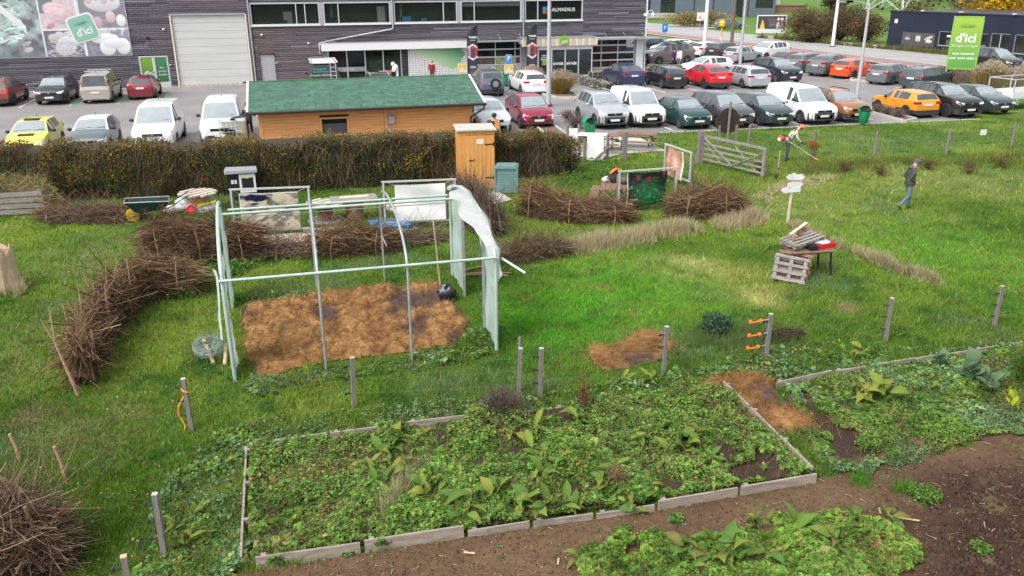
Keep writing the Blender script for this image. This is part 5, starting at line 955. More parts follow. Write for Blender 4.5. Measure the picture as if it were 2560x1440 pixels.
# ---- poster frames
def frame(label, a, b, h, poster, zp, off=.0, flap=True, group='poster frames in the garden'):
    a = np.array(a[:2]); b = np.array(b[:2]); L = np.linalg.norm(b-a); t = thing('poster_frame', label, 'poster frame', (a[0], a[1], 0), math.atan2(b[1]-a[1], b[0]-a[0]), group)
    for x in (0, L): B('post', 'wood_post', t, x-.05, x+.05, .02, .12, 0, h*.92)
    for nm, p, q in (('top_rail', (-.05, 0, h), (L+.05, 0, h)), ('bottom_rail', (-.05, 0, .28), (L+.05, 0, .28)), ('side_rail', (0, 0, .3), (0, 0, h-.02)), ('side_rail', (L, 0, .3), (L, 0, h-.02))): MB().bar(p, q, .05, .05).build(nm, 'alu', t)
    x0, x1, z0, z1 = zp; im = poster; H_, W_, _ = im.shape; X_, Z_ = np.meshgrid(np.linspace(x0, x1, W_), np.linspace(z1, z0, H_)); Yv = -.05+.02*np.sin(X_*5)+.03*np.sin(Z_*6+X_*2)
    i = np.arange((H_-1)*(W_-1)); aa = (i//(W_-1))*W_+i % (W_-1); npmesh('poster', np.stack([X_, Yv, Z_], -1).reshape(-1, 3), np.stack([aa, aa+W_, aa+W_+1, aa+1], 1), 'print', np.clip(im*.78, 0, 1).reshape(-1, 3), t)
    m = MB()
    for (px_, pz_, qx, qz) in ((x0, z1, 0, h), (x1, z1, L, h), (x0, z0, 0, .28), (x1, z0, L, .28)): m.tube([(px_, -.03, pz_), (qx, 0, qz)], .008, 4)
    m.build('tie_cord', 'wire', t); return t
yy, xx = np.mgrid[0:70, 0:100]; u, v = xx/99, yy/69
im = mixc((.50, .44, .33), (.68, .63, .46), np.clip(vnoise(u*5, v*4, 1, 4, 3)*2-.5, 0, 1)); im = mixc(im, (.16, .13, .13), np.clip(vnoise(u*9, v*9, 1, 4, 8)*3-1.95, 0, .9)); im = mixc(im, (.3, .24, .2), np.clip(v*1.7-.95, 0, .6)); im = mixc(im, (.02, .025, .07), np.clip((vnoise(u*4+v*2, v*7, 1, 3, 11)-.53-.35*(np.hypot(u-.2, v-.25)-.2))*9, 0, 1)); im = mixc(im, (.12, .1, .1), np.clip((.12-np.abs(v-.95+.75*u*.9)+.05*vnoise(u*20, v*20, 1, 2))*3.5-.3, 0, .6)); im = mixc(im, (.05, .05, .08), np.clip(1-np.hypot((u-.17)*6, (v-.42)*7), 0, 1)*1.); im = mixc(im, (.1, .09, .1), np.clip(vnoise(u*7+3, v*7, 1, 4, 21)*6-3.2, 0, .85)); im = mixc(im, (.01, .013, .05), np.clip((.13-np.hypot((u-.28)*.55, (v-.13)*1.2)+.06*(vnoise(u*12, v*12, 1, 2, 5)-.5))*30, 0, 1)); im = mixc(im, (.02, .02, .05), np.clip((.075-np.hypot((u-.17)*.6, (v-.42)*.9)+.05*(vnoise(u*12, v*12, 1, 2, 6)-.5))*35, 0, 1)); im = mixc(im, (.06, .05, .05), np.clip((.06-np.abs(v-.95+.62*u+.12*(vnoise(u*7, v*7, 1, 3, 7)-.5)))*22, 0, .8)*(vnoise(u*16, v*16, 1, 2, 8) > .4)); im = mixc(im, (.12, .1, .12), np.clip((u-.75)*3-v*2.2, 0, .8)); im = mixc(im, (.7, .7, .7), (((u < .02) | (v < .02)).astype(float)))
frame('poster frame with a satellite photo of desert and rivers', G(592, 600), G(782, 592), HZ(474, G(592, 600)), im, (.22, 1.95, .26, HZ(474, G(592, 600))-.12))
im = np.full((16, 20, 3), .85); yy, xx = np.mgrid[0:16, 0:20]; im *= (.92+.16*vnoise(xx, yy, .4, 2))[..., None]
frame('poster frame with a blank white back side of a poster', G(965, 578), G(1140, 570), HZ(455, G(965, 578)), im, (.34, 1.9, .32, HZ(455, G(965, 578))-.1))
yy, xx = np.mgrid[0:60, 0:70]; u, v = xx/69, yy/59; im = mixc((.012, .014, .02), (.01, .13, .045), np.clip(1.25-np.hypot((u-.6)*2.1, (v-.68)*2.2)+(vnoise(u*9, v*9, 1, 3, 5)-.5)*1.2, 0, 1)); im = mixc(im, (.3, .05, .05), np.clip((vnoise(u*11, v*11, 1, 3, 9)-.62)*8*(v < .3), 0, .8)); im = mixc(im, (.12, .28, .06), np.clip((vnoise(u*14, v*14, 1, 3, 4)-.66)*8*(v > .35), 0, .9)); im = mixc(im, (.12, .1, .08), np.clip((vnoise(u*7, v*7, 1, 3, 14)-.6)*6*(v < .4), 0, .6)); im[:, 0:2] = .75
frame('poster frame with a dark green underwater photo', G(1545, 532), G(1686, 520), HZ(429, G(1545, 532)), im, (.28, 1.72, .2, HZ(429, G(1545, 532))-.07))
u, v = np.meshgrid(np.linspace(0, 1, 30), np.linspace(0, 1, 40)); im = mixc((.42, .17, .08), (.62, .36, .28), np.clip(vnoise(u*5, v*7, 1, 3, 2)*2.-.5, 0, 1)); im = mixc(im, (.72, .5, .42), np.clip(1-np.abs(u-.5-.3*(v-.3))*4-np.abs(v-.35)*1.5, 0, .8)); im = mixc(im, (.75, .75, .75), (u > .93).astype(float))
frame('poster frame with a pink and rust coloured photo by the gate', G(1659, 446), G(1722, 472), HZ(360, G(1659, 446)), im, (.22, 1.42, .2, HZ(360, G(1659, 446))-.06))
# ---- pallets lying behind the tunnel
def pallet(name, label, loc, rz, mat='wood_pale', R=None, n=7, z=0, group=None, L=1.2, W=.8):
    t = thing(name, label, 'pallet', (*loc[:2], z), rz, group)
    if R: t.rotation_euler = R
    for i in range(n): y = -W/2+W*i/(n-1); B('slat', mat, t, -L/2, L/2, y-.04, y+.04, .11, .13)
    for x in (-L/2+.07, 0, L/2-.07): B('bearer', mat, t, x-.045, x+.045, -W/2, W/2, .02, .108)
    for y in (-W/2+.05, 0, W/2-.05): B('bottom_slat', mat, t, -L/2, L/2, y-.04, y+.04, 0, .018)
    return t
pallet('pallet', 'pale slatted pallet lying under the satellite photo', G(720, 605), rad(3), 'wood_pale', n=6, L=2.0, W=.9); pallet('pallet', 'pale slatted pallet lying right of the satellite photo', G(815, 590), rad(-4), 'wood_pale', n=7, L=1.4, W=.95); pallet('pallet', 'blue painted pallet behind the tunnel frame', G(975, 575), rad(2), 'blue_plastic', n=6, z=.12); pallet('pallet', 'weathered pallet under the blue pallet', G(990, 578), rad(8), 'wood_grey', n=5, z=0)
# ---- pallet compost heap on the left
pc = thing('pallet_heap_bin', 'grey pallet wall holding a heap of hay at the left edge', 'pallet bin', (*G(40, 540)[:2], 0), rad(-3))
for i in range(4): B('slat', 'wood_grey', pc, -1.8, .95, -.02, .02, .06+i*.2, .06+i*.2+.15)
for x in (-1.5, -.4, .85): B('bearer', 'wood_grey', pc, x-.05, x+.05, .022, .1, 0, .86)
# ---- tunnel frame
tu = thing('tunnel_frame', 'bare polytunnel frame of steel hoops and green rails over a mulched bed', 'tunnel frame', (-1.61, 15.6, 0))
LT = 5.3; WT = 5.0; XS = [.0, 1.76, 3.5, 5.25]
def hoop(x, full=True): 
    hS = 2.05; P = [(x, 0, 0), (x, -.02, hS*.5), (x, 0, hS)]
    for q in np.linspace(0, PI, 15)[1:-1]: P.append((x, WT/2-WT/2*math.cos(q)*(1-.03*math.sin(q)), hS+.74*math.sin(q)**.9))
    return P+[(x, WT, hS), (x, WT+.02, hS*.5), (x, WT, 0)]
for x in XS[1:3]: MB().tube(hoop(x), .027, 8).build('hoop', 'steel', tu, 60)
for y, z, nm in ((-.03, 2.2, 'side_rail'), (.35, 2.82, 'side_rail')):
    pass
MB().tube([(-.05, -.06, 2.12), (LT, -.06, 2.12)], .031, 8).build('side_rail', 'clamp_green', tu, 60)
MB().tube([(-.05, WT/2-.1, 2.77), (LT+.05, WT/2-.1, 2.77)], .03, 8).tube([(.0, WT/2+.6, 2.68), (LT-.4, WT/2+.6, 2.68)], .03, 8).build('ridge_rail', 'clamp_green', tu, 60)
MB().tube([(-.05, WT+.03, 2.0), (LT, WT+.03, 2.0)], .012, 6).build('back_wire', 'wire', tu)
for x in XS[1:3]: MB().tube([(x, WT, 1.25), (x+.09, WT-.1, 1.0)], .015, 5).build('brace', 'steel', tu)
# left end: narrow clad gable seen edge-on, with two posts
SK = .065
MB().tube([(p_[0]-SK*p_[1], p_[1], p_[2]) for p_ in hoop(0)], .04, 8).build('end_hoop', 'clamp_green', tu, 60)
for y in (.9, 4.1): MB().bar((-SK*y, y, 0), (-SK*y, y, 2.5), .06, .06).build('end_post', 'clamp_green', tu)
def polysheet(name, poly, x, mat, wob=.04):
    ys_ = np.array([p[0] for p in poly]); zs_ = np.array([p[1] for p in poly]); V = []; 
    ny = 10; nz = 16
    y0, y1 = ys_.min(), ys_.max(); zt = lambda y: np.interp(y, *zip(*sorted([(p[0], p[1]) for p in poly if p[1] > .5])))
    for i in range(nz):
        for j in range(ny):
            y = y0+(y1-y0)*j/(ny-1); z = .03+(float(zt(y))-.03)*i/(nz-1); V.append((x-(SK*y if x < 1 else 0)+wob*(vnoise(y*3, z*2.5, 1, 2, 5)-.5)*2, y, z))
    return npmesh(name, V, [(i*ny+j, i*ny+j+1, (i+1)*ny+j+1, (i+1)*ny+j) for i in range(nz-1) for j in range(ny-1)], mat, parent=tu, smooth=True)
polysheet('gable_sheet', [(0, 2.02), (.9, 2.45), (0, 0), (.9, 0)], .02, 'poly', .08); polysheet('gable_sheet', [(4.1, 2.45), (5., 2.02), (4.1, 0), (5., 0)], .02, 'poly', .05)
# right end: clad gable with door opening and torn white sheet over the arch
MB().tube(hoop(LT), .04, 8).build('end_hoop', 'clamp_green', tu, 60)
for y in (1.15, 3.4): MB().bar((LT, y, 0), (LT, y, 2.6), .06, .06).build('end_post', 'steel', tu)
polysheet('gable_sheet', [(0.02, 2.03), (.5, 2.35), (1.12, 2.56), (0, 0), (1.12, 0)], LT+.03, 'poly', .03); polysheet('gable_sheet', [(3.42, 2.62), (4.4, 2.35), (4.98, 2.03), (3.4, 0), (5, 0)], LT+.03, 'poly', .03)
P = hoop(0); P = np.array(P[2:-2]); P = np.array([P[0]*(1-q)+P[1]*q for q in (0, .5)]+[P[1+k//2]*(1-(k % 2)/2)+P[2+k//2]*((k % 2)/2) for k in range(2*(len(P)-3))]); nA = len(P); V = []; C = []; NS = 14
for i, p in enumerate(P):          # sheet over the end arch: a short run along the roof, then hanging rag over the gable
    f = i/(nA-1); drop = (.35+.6*math.sin(min(1, f*1.5)*PI)**1.5+.25*vnoise(i*.55, 2, 1, 2))*(1 if f < .72 else max(.08, 1-(f-.72)*4)); back = (.15+.75*min(1, f*2.2)*vnoise(i*.35, 9, 1, 2))*(1 if f < .62 else .25)
    for j in range(NS):
        t_ = j/(NS-1)
        if t_ < .35: u_ = t_/.35; V.append((LT-back*(1-u_)+.05*u_, p[1], p[2]+.05+.02*math.sin(i*1.3+j)))
        else: u_ = (t_-.35)/.65; V.append((LT+.07+.05*math.sin(i*.9+u_*3)+.07*(vnoise(i*.6, j*.5, 1, 2)-.5), p[1]*.995+.03*math.sin(j*1.1+i*.3), p[2]+.05-drop*u_))
npmesh('torn_sheet', V, [(i*NS+j, i*NS+j+1, (i+1)*NS+j+1, (i+1)*NS+j) for i in range(nA-1) for j in range(NS-1)], 'white_sheet', parent=tu, smooth=True)
MB().bar((LT+.15, .1, 2.05), (LT+.6, -.1, 1.75), .05, .03).build('loose_rail', 'white_paint', tu)
npmesh('clinging_sheet', [(-.04-.05*(k % 2)-.1*vnoise(k*.3, 1, 1, 1), -.04+.06*(k % 2)+.05*vnoise(k*.5, 2, 1, 1), .9+k//2*.16) for k in range(20)], [(2*k, 2*k+1, 2*k+3, 2*k+2) for k in range(9)], 'white_sheet', parent=tu)
bg_ = MB().ball((0, 0, .17), .22, 14, 9, (1.05, .8, 1.1), .3).build('rubbish_bag', 'black_bag', loc=(*G(1118, 752)[:2], 0), smooth=50); tag(bg_, 'crumpled black plastic bag in the tunnel doorway', 'bag')
tag(MB().tube([(0, 0, 0), (-.12, .05, 1.9)], .02, 6).build('bamboo_pole', 'cut_wood', loc=(*G(1103, 735)[:2], 0)), 'thin pale pole leaning by the tunnel doorway', 'pole')
for i, (a, b) in enumerate((((1146, 688), (1282, 685)), ((1150, 682), (1210, 668)), ((1160, 690), (1270, 692)))):
    p, q = G(*a), G(*b); tag(MB().tube([(*p[:2], .03), (*((p+q)/2)[:2], .06), (*q[:2], .03)], .022, 6).build('fallen_branch', 'stake'), ['longest thin branch on the grass through the tunnel doorway', 'short slanting branch on the grass through the tunnel doorway', 'lower thin branch on the grass through the tunnel doorway'][i], 'branch')
# ---- wire roll and two stakes left of the tunnel
wr_ = thing('wire_netting_roll', 'loose ball of grey wire netting on the grass', 'wire netting', G(528, 900)); m = MB()
for k in range(46):
    a0 = random.random()*6.28; tl = random.uniform(-1.2, 1.2); R_ = rotz(a0)@rotx(tl); r_ = random.uniform(.2, .34)
    m.tube([tuple((np.array([r_*math.cos(q), r_*math.sin(q), 0])@R_.T)*np.array([1, .8, 1.05])+np.array([0, 0, .33])) for q in np.linspace(0, 2*PI*random.uniform(.6, 1), 12)], .0035, 3, False)
m.build('netting', 'wire_net', wr_)
for i, (a, b, z) in enumerate((((535, 912), (512, 868), .12), ((563, 916), (568, 888), .2))):
    p, q = G(*a), G(*b); tag(MB().tube([(*p[:2], .03), (*q[:2], z+.05)], .04, 8).build('wooden_stake', 'cut_wood'), ['short peeled stake poking through the wire netting', 'short peeled stake leaning by the tunnel post'][i], 'stake')
# ---- electric fence: posts, insulators, wires, handles
FP = [((338, 1560), 'at the bottom edge left of the raised bed'), ((412, 1390), 'tall in the weeds at bottom left'), ((480, 1075), 'wrapped with orange rope'), ((885, 1018), 'in front of the tunnel bed'), ((1296, 985), 'with a thin stake behind the grey bush'), ((1350, 992), 'right of the grey bush'), ((1658, 932), 'by the small mulch patch'), ((1914, 897), 'with three orange handles'), ((2213, 853), 'second from the right'), ((2484, 820), 'farthest right')]
FW_ = []
for (px, py), d in FP:
    b = G(px, py); FW_.append(b); h = 1.0 if px != 1296 else .95; t = thing('fence_post', 'grey square garden fence post '+d, 'fence post', b, random.uniform(-.2, .2), 'garden fence posts'); t.rotation_euler[1] = random.uniform(-.03, .05)
    MB().box(-.036, .036, -.036, .036, 0, h).build('post', 'wood_post', t); MB().box(-.037, .037, -.037, .037, h+.0, h+.01).build('cut_top', 'cut_wood' if random.random() < .3 else 'concrete', t)
    if px != 1296:
        for z in (.3, .58, .84): MB().tube([(-.05, 0, z), (-.12, 0, z)], .014, 6).ball((-.14, 0, z), .026, 6, 4).build('insulator', 'black', t)
    if px == 1914:
        for z in (.3, .58, .88):
            hd = thing('fence_spring', 'orange plastic gate grip, '+{.3: 'lowest', .58: 'middle', .88: 'uppermost'}[z]+' of three on the fence post', 'fence grip', (b[0]-.18, b[1], z), group='orange gate grips'); MB().tube([(0, 0, 0), (-.28, 0, -.03)], .015, 8).build('grip', 'orange_plastic', hd); 
            for x in (-.03, -.26): MB().lathe([(.04, -.02), (.04, .02)], 10, (x, 0, -.0), roty(PI/2)).build('flange', 'orange_plastic', hd)
            MB().tube([(.0, 0, 0), (.16, 0, .01)], .012, 5).build('hook', 'steel', hd)
t = [o for o in COL.objects if o.name.startswith('fence_post') and 'orange rope' in o.get('label', '')][0]
rp = [(.06*math.cos(q)-.0, .06*math.sin(q), .92-.03*q) for q in np.linspace(0, 9, 24)]+[(-.15, 0, .5), (-.18, .02, .35), (-.1, 0, .1), (-.12, -.02, .03)]
tag(MB().tube([(FW_[2][0]+a, FW_[2][1]+b, c) for a, b, c in rp], .012, 5).build('orange_rope', 'rope'), 'orange rope wound round a fence post', 'rope')
tag(MB().tube([(0, 0, 0), (0, 0, 1.12)], .03, 6).build('thin_stake', 'wood_post', loc=(FW_[4][0]+.06, FW_[4][1]+.12, 0)), 'thin pale stake behind the grey bush', 'stake')
for z in (.3, .58, .84):
    m = MB(); Pt = [FW_[i] for i in (0, 1, 2, 3, 5, 6, 7, 8, 9)]+[np.array([20., 13.9, 0])]
    for a, b in zip(Pt[:-1], Pt[1:]):
        m.tube([(a[0]-.14, a[1], z), ((a[0]+b[0])/2-.14, (a[1]+b[1])/2, z-.03), (b[0]-.14, b[1], z)], .0012, 3, False)
    tag(m.build('fence_wire', 'wire'), {.3: 'lowest', .58: 'middle', .84: 'top'}[z]+' thin wire of the garden fence', 'wire', 'garden fence wires')
# ---- raised bed boards
rb = thing('raised_bed', 'raised bed edged with weathered boards and full of weeds', 'raised bed', (0, 0, 0))
def boards(a, b, n, h, gap=.03, out=0, dark=0):
    a = np.array(a[:2], float); b = np.array(b[:2], float)
    for i in range(n):
        p, q = a+(b-a)*i/n, a+(b-a)*(i+1)/n; d = (q-p)/np.linalg.norm(q-p); p = p+d*gap; q = q-d*gap; hz = h*random.uniform(.85, 1.1); tz = random.uniform(-.02, .02)
        MB().bar((*p, hz/2), (*q, hz/2+tz), .035, hz).build('board', 'board_edge', rb); n_ = np.array([-d[1], d[0]])*.045
        MB().box(-.035, .035, -.03, .03, 0, hz+.0).build('peg', 'wood_grey', rb, loc=(*(p+d*.1+n_), 0))
boards(G(636, 1422), G(1165, 1345), 2, .2); boards(G(1165, 1345), G(1640, 1278), 3, .12); boards(G(1640, 1278), G(2042, 1208), 2, .17); boards(G(622, 1136), G(1200, 1058), 3, .2); boards(G(1200, 1058), G(1560, 1006), 2, .1); boards(G(1560, 1004), G(1800, 974), 2, .1); boards(G(1806, 974), G(2030, 1198), 3, .2); boards(G(618, 1130), G(604, 1412), 3, .14)
rc = thing('raised_bed', 'second bed at right with boards along its far edge', 'raised bed', (0, 0, 0)); rb = rc
boards(G(1938, 970), G(2080, 940), 1, .13); boards(G(2085, 938), G(2180, 925), 1, .1); boards(G(2185, 924), G(2340, 902), 1, .13); boards(G(2340, 900), G(2530, 868), 2, .12)
# ---- meadow gate, fence posts and netting
ga, gb_ = G(1748, 408), G(1903, 447)
def roundpost(label, b, h, r=.075, mat='wood_post', sq=False):
    t = MB(); (t.box(-r, r, -r, r, 0, h) if sq else t.tube([(0, 0, 0), (.01, 0, h*.5), (0, 0, h)], [r, r*.97, r*.93], 9)); return tag(t.build('gate_post' if sq else 'field_post', mat, loc=(b[0], b[1], 0), smooth=40), label, 'post', None if sq else 'meadow fence posts')
roundpost('thick square post carrying the wooden field gate', ga, 1.38, .1, sq=True)
gt = thing('field_gate', 'open five bar wooden field gate with crossed braces', 'gate', (ga[0]+.1, ga[1], 0), math.atan2(gb_[1]-ga[1], gb_[0]-ga[0])); LG = np.linalg.norm(gb_-ga)
B('hinge_stile', 'wood_grey', gt, .02, .11, -.04, .04, .12, 1.25); B('closing_stile', 'wood_grey', gt, LG-.12, LG, -.05, .05, .08, 1.2)
for i, z in enumerate((.16, .38, .6, .82, 1.12)): B('bar', 'wood_grey', gt, .11, LG-.12, -.02, .02, z, z+(.07 if i < 4 else .1))
MB().bar((.15, -.045, 1.1), (LG*.52, -.045, .2), .03, .07, (0, 1, 0)).build('brace', 'wood_grey', gt); MB().bar((LG-.15, -.045, .95), (LG*.5, -.045, .2), .03, .07, (0, 1, 0)).build('brace', 'wood_grey', gt); MB().bar((LG*.52, .045, 1.0), (LG*.86, .045, .2), .03, .07, (0, 1, 0)).build('brace', 'wood_grey', gt); MB().bar((.2, .045, .85), (LG*.3, .045, .2), .03, .07, (0, 1, 0)).build('brace', 'wood_grey', gt)
fpx = [(1560, 402, 1.25, 'left gate post with a latch beside the picnic tables', 1), (1870, 372, 1.1, 'behind the open gate', 0), (2030, 392, 1.15, 'with brown dead flowers', 0), (2185, 391, 1.1, 'second from the brush cutter man', 0), (2365, 386, 1.1, 'left of the white notice', 0), (2528, 366, 1.05, 'at the right edge', 0), (1518, 398, 1.1, 'with a slanting prop by the white panel', 0), (1460, 402, .95, 'dark and thin at the hedge end', 0), (1418, 372, 1.1, 'by the small white boards', 0), (1446, 372, 1.15, 'left of the near picnic table', 0)]
FPW = []
for px, py, h, d, sq in fpx:
    b = G(px, py); FPW.append(b); roundpost('thick square gate post with latch beside the picnic tables' if sq else 'round grey fence post '+d, b, h, .09 if sq else .065, sq=bool(sq))
FPW_r = [FPW[i] for i in (1, 2, 3, 4, 5)]+[np.array([36.5, 31.4, 0])]
def netting(label, pts, h, dz=.14, dx=.2):
    m = MB()
    for a, b in zip(pts[:-1], pts[1:]):
        for z in np.arange(.1, h+.01, dz): m.tube([(a[0], a[1]-.07, z), (b[0], b[1]-.07, z)], .0022, 3, False)
        L = np.linalg.norm(b-a)
        for k in range(1, int(L/dx)): p = a+(b-a)*k*dx/L; m.tube([(p[0], p[1]-.07, .1), (p[0], p[1]-.07, h)], .0016, 3, False)
    return tag(m.build('wire_fence', 'wire'), label, 'fence')
netting('wire netting between the meadow fence posts', FPW_r, .98); netting('wire netting between the post with the prop and the gate post', [FPW[6], FPW[0]], .8, .12, .12); netting('wire netting behind the open gate', [np.array(ga), FPW[1]], .98)
p = FPW[6]; tag(MB().tube([(p[0], p[1]-.1, .55), (p[0]-.75, p[1]-.35, .04)], .05, 8).build('slanting_prop', 'wood_post'), 'slanting round prop leaning on a fence post', 'prop')
def panel(label, px0, px1, pyb, pyt, mat='paper', lean=.12):
    a, b = G(px0, pyb), G(px1, pyb); h = HZ(pyt, a); L = np.linalg.norm(b-a); m = MB(); d = (b-a)/L; n = np.array([d[1], -d[0], 0])
    V = [a, b, b-n*lean+np.array([0, 0, h]), a-n*lean+np.array([0, 0, h])]; V = [np.array(q)+np.array([0, 0, .02]) for q in V]; return tag(MB().add(V+[q-n*.02 for q in V], [(0, 1, 2, 3), (7, 6, 5, 4), (0, 4, 5, 1), (1, 5, 6, 2), (2, 6, 7, 3), (3, 7, 4, 0)]).build('white_board', mat), label, 'board')
panel('tall white board leaning in front of the picnic tables', 1467, 1508, 402, 341); panel('small white board at the hedge end', 1418, 1448, 358, 323); panel('lower small white board at the hedge end', 1420, 1441, 372, 350)
nt_ = MB().box(-.16, .16, -.02, 0, 0, .24).build('notice', 'paper', loc=(*(FPW[4]+(FPW[5]-FPW[4])*.48)[:2], .72)); nt_.location.y -= .1; tag(nt_, 'white notice hanging on the wire fence', 'notice'); tag(MB().box(-.09, .09, -.02, 0, 0, .26).build('notice', 'paper', loc=(FPW[6][0]-.2, FPW[6][1]-.1, .62)), 'small white notice on the post with the prop', 'notice')
# brown sign board seen from behind
bsn = thing('brown_board', 'rounded dark brown board on a wooden post seen from behind', 'board', G(1816, 360)); MB().tube([(0, -.08, 0), (0, -.08, 2.0)], .06, 8).build('post', 'wood_post', bsn); MB().prism([(.62*math.cos(q)*(1 if math.sin(q) > 0 else 1.0), .95+(.75 if math.sin(q) > 0 else .45)*math.sin(q)) for q in np.linspace(0, 2*PI, 25)[:-1]], 0, .05).build('panel', 'brown_paint', bsn); B('strut', 'wood_post', bsn, -.5, -.4, -.06, -.002, 0, .9); B('strut', 'wood_post', bsn, .4, .5, -.06, -.002, 0, .9)
# ---- picnic tables
def picnic(label, b, rz, top='wood_brown'):
    t = thing('picnic_table', label, 'picnic table', b, rz, 'picnic tables')
    for i in range(5): y = -.36+i*.18; B('top_plank', top, t, -.92, .92, y-.083, y+.083, .72, .76)
    for s in (-1, 1):
        for k in (0, 1): y = s*(.62+.15*k); B('bench_plank', top, t, -.92, .92, y-.07, y+.07, .42, .455)
    for x in (-.62, .62):
        MB().bar((x, -.7, 0.02), (x, -.2, .72), .05, .09, (1, 0, 0)).build('leg', 'wood_grey', t); MB().bar((x, .7, .02), (x, .2, .72), .05, .09, (1, 0, 0)).build('leg', 'wood_grey', t); B('cross_bar', 'wood_grey', t, x+.03, x+.07, -.78, .78, .34, .42)
    return t
picnic('picnic table farthest right by the car park', G(1592, 372), rad(-32)); p1 = picnic('picnic table with a pale cloth behind the white panel', G(1495, 378), rad(-22))
tag(MB().add([(-.95, -.46, .775), (.5, -.46, .775), (.42, .3, .79), (-.9, .46, .775), (-.95, -.46, .767), (.5, -.46, .767), (.42, .3, .78), (-.9, .46, .767)], [(0, 1, 2, 3), (7, 6, 5, 4), (0, 4, 5, 1), (1, 5, 6, 2), (2, 6, 7, 3), (3, 7, 4, 0)]).build('pale_sheet', 'cream', loc=p1.location[:], rz=rad(-22)), 'pale flat sheet lying on the picnic table', 'sheet')
p3 = picnic('picnic table with bags on it behind the green photo', G(1535, 512), rad(65))
bgp = thing('backpack', 'dark backpack with red trim on the picnic table', 'backpack', (p3.location.x+.05, p3.location.y+.15, .765)); MB().ball((0, 0, .2), .24, 10, 7, (.9, .7, 1.1), .08).build('body', 'cl_dark', bgp, 60); MB().tube([(-.2, -.08, .35), (-.05, -.15, .5), (.2, -.05, .42)], .05, 6).build('red_trim', 'orange_plastic', bgp)
tag(MB().ball((0, 0, .12), .16, 8, 5, (1.3, 1, .8), .2).build('folded_clothes', 'cl_grey', loc=(p3.location.x+.3, p3.location.y-.2, .765), smooth=60), 'bundle of dark clothes beside the backpack', 'clothes'); tag(MB().ball((0, 0, .1), .13, 8, 5, (1, 1, .8), .3).build('crumpled_bag', 'paper', loc=(p3.location.x-.25, p3.location.y+.3, .765), smooth=60), 'crumpled pale blue bag beside the backpack', 'bag')
sheet('picnic_pad', gp((1400, 392), (1480, 345), (1590, 340), (1665, 378), (1560, 385), (1500, 398)), .02, 'concrete')
# ---- direction post
dp = thing('direction_post', 'wooden post with four blank white arrow boards on the lawn', 'signpost', G(1969, 556)); hp = HZ(433, G(1969, 556)); MB().tube([(0, 0, 0), (.03, 0, hp)], .05, 8).build('post', 'wood_pale', dp, 40)
def arrow(z, x0, x1, right, rot): 
    m = MB(); a, b = (x1-.1, x1) if right else (x0+.1, x0); e = x0 if right else x1; o = m.prism([(e, z-.08), (a, z-.09), (b, z), (a, z+.09), (e, z+.08)], -.075, -.055).build('arrow_board', 'paper', dp); o.rotation_euler = (0, 0, rot)
arrow(hp-.1, -.3, .08, False, .1); arrow(hp-.12, -.06, .38, True, -.1); arrow(hp-.36, -.2, .38, True, .05); arrow(hp-.52, -.4, .28, False, -.05)
# ---- table with crate, boards and pallets on the lawn
ot = thing('old_table', 'old brown table with black iron legs on the lawn', 'table', (*((G(1962, 682)+G(2076, 690))/2)[:2], 0), rad(-5))
tw, td, th = 1.2, .75, .72; ot.location.y += .15
for i in range(6): y = -td/2+td*i/5; B('top_plank', 'wood_brown', ot, -tw/2, tw/2, y-.06, y+.06, th-.03, th)
for sx in (-1, 1):
    for sy in (-1, 1): MB().tube([(sx*(tw/2-.1), sy*(td/2-.06), th-.032), (sx*(tw/2-.03), sy*(td/2-.04), 0)], .028, 6).build('leg', 'black', ot)
B('apron', 'wood_brown', ot, -tw/2+.06, tw/2-.06, -td/2+.02, td/2-.02, th-.09, th-.032)
tp = (ot.location.x, ot.location.y)
cr = thing('red_crate', 'red plastic crate with black insert on the old table', 'crate', (tp[0]+.36, tp[1]-.08, th+.01), rad(8)); MB().box(-.3, .3, -.2, -.18, 0, .12).box(-.3, .3, .18, .2, 0, .12).box(-.3, -.28, -.18, .18, 0, .12).box(.28, .3, -.18, .18, 0, .12).box(-.28, .28, -.18, .18, 0, .02).build('box', 'red_plastic', cr); B('insert', 'black_bag', cr, -.26, .26, -.16, .16, .03, .1)
mk('clear_bag', (.5, .52, .55), .2, bump=.8, bscale=12); MB().ball((0, 0, .12), .2, 10, 6, (1.2, .7, .25), .25).build('plastic_film', 'clear_bag', cr, 60)
tag(MB().box(-.12, .12, -.2, .2, 0, .1).box(-.1, .1, -.18, .18, .1, .12).build('black_tray', 'black', loc=(tp[0]-.02, tp[1]-.15, th+.005)), 'black seed tray on the old table next to the crate', 'tray')
lp = pallet('broken_pallet', 'broken pallet lying slanted on top of the old table', (tp[0]-.12, tp[1]+.1), 0, 'wood_grey', R=(rad(4), rad(-7), rad(14)), n=5, z=th+.13, L=1.05, W=.55)
for i, (x, y) in enumerate(((-.3, -.1), (-.02, .12), (.22, .3))): tag(MB().box(-.06, .06, -.05, .05, 0, .12).build('wood_block', 'wood_brown' if i else 'stake', loc=(tp[0]-.12+x, tp[1]+.1+y, th+.27+.1*x)), ['orange brown block nearest on the broken pallet', 'middle block on the broken pallet', 'red brown block farthest on the broken pallet'][i], 'block')
tag(MB().bar((tp[0]-.52, tp[1]+.05, th+.38), (tp[0]+.2, tp[1]+.45, th+.53), .09, .025).build('loose_board', 'wood_pale'), 'loose grey board resting on blocks above the pallet', 'board')
pallet('pallet', 'weathered pallet leaning against the old table', (tp[0]-.75, tp[1]-.42), 0, 'wood_grey', R=(rad(62), rad(8), rad(-28)), n=4, z=.3, L=.85, W=.6); pallet('pallet', 'second weathered pallet leaning behind the first', (tp[0]-.55, tp[1]-.28), 0, 'wood_brown', R=(rad(66), rad(8), rad(-28)), n=4, z=.32, L=.85, W=.65)
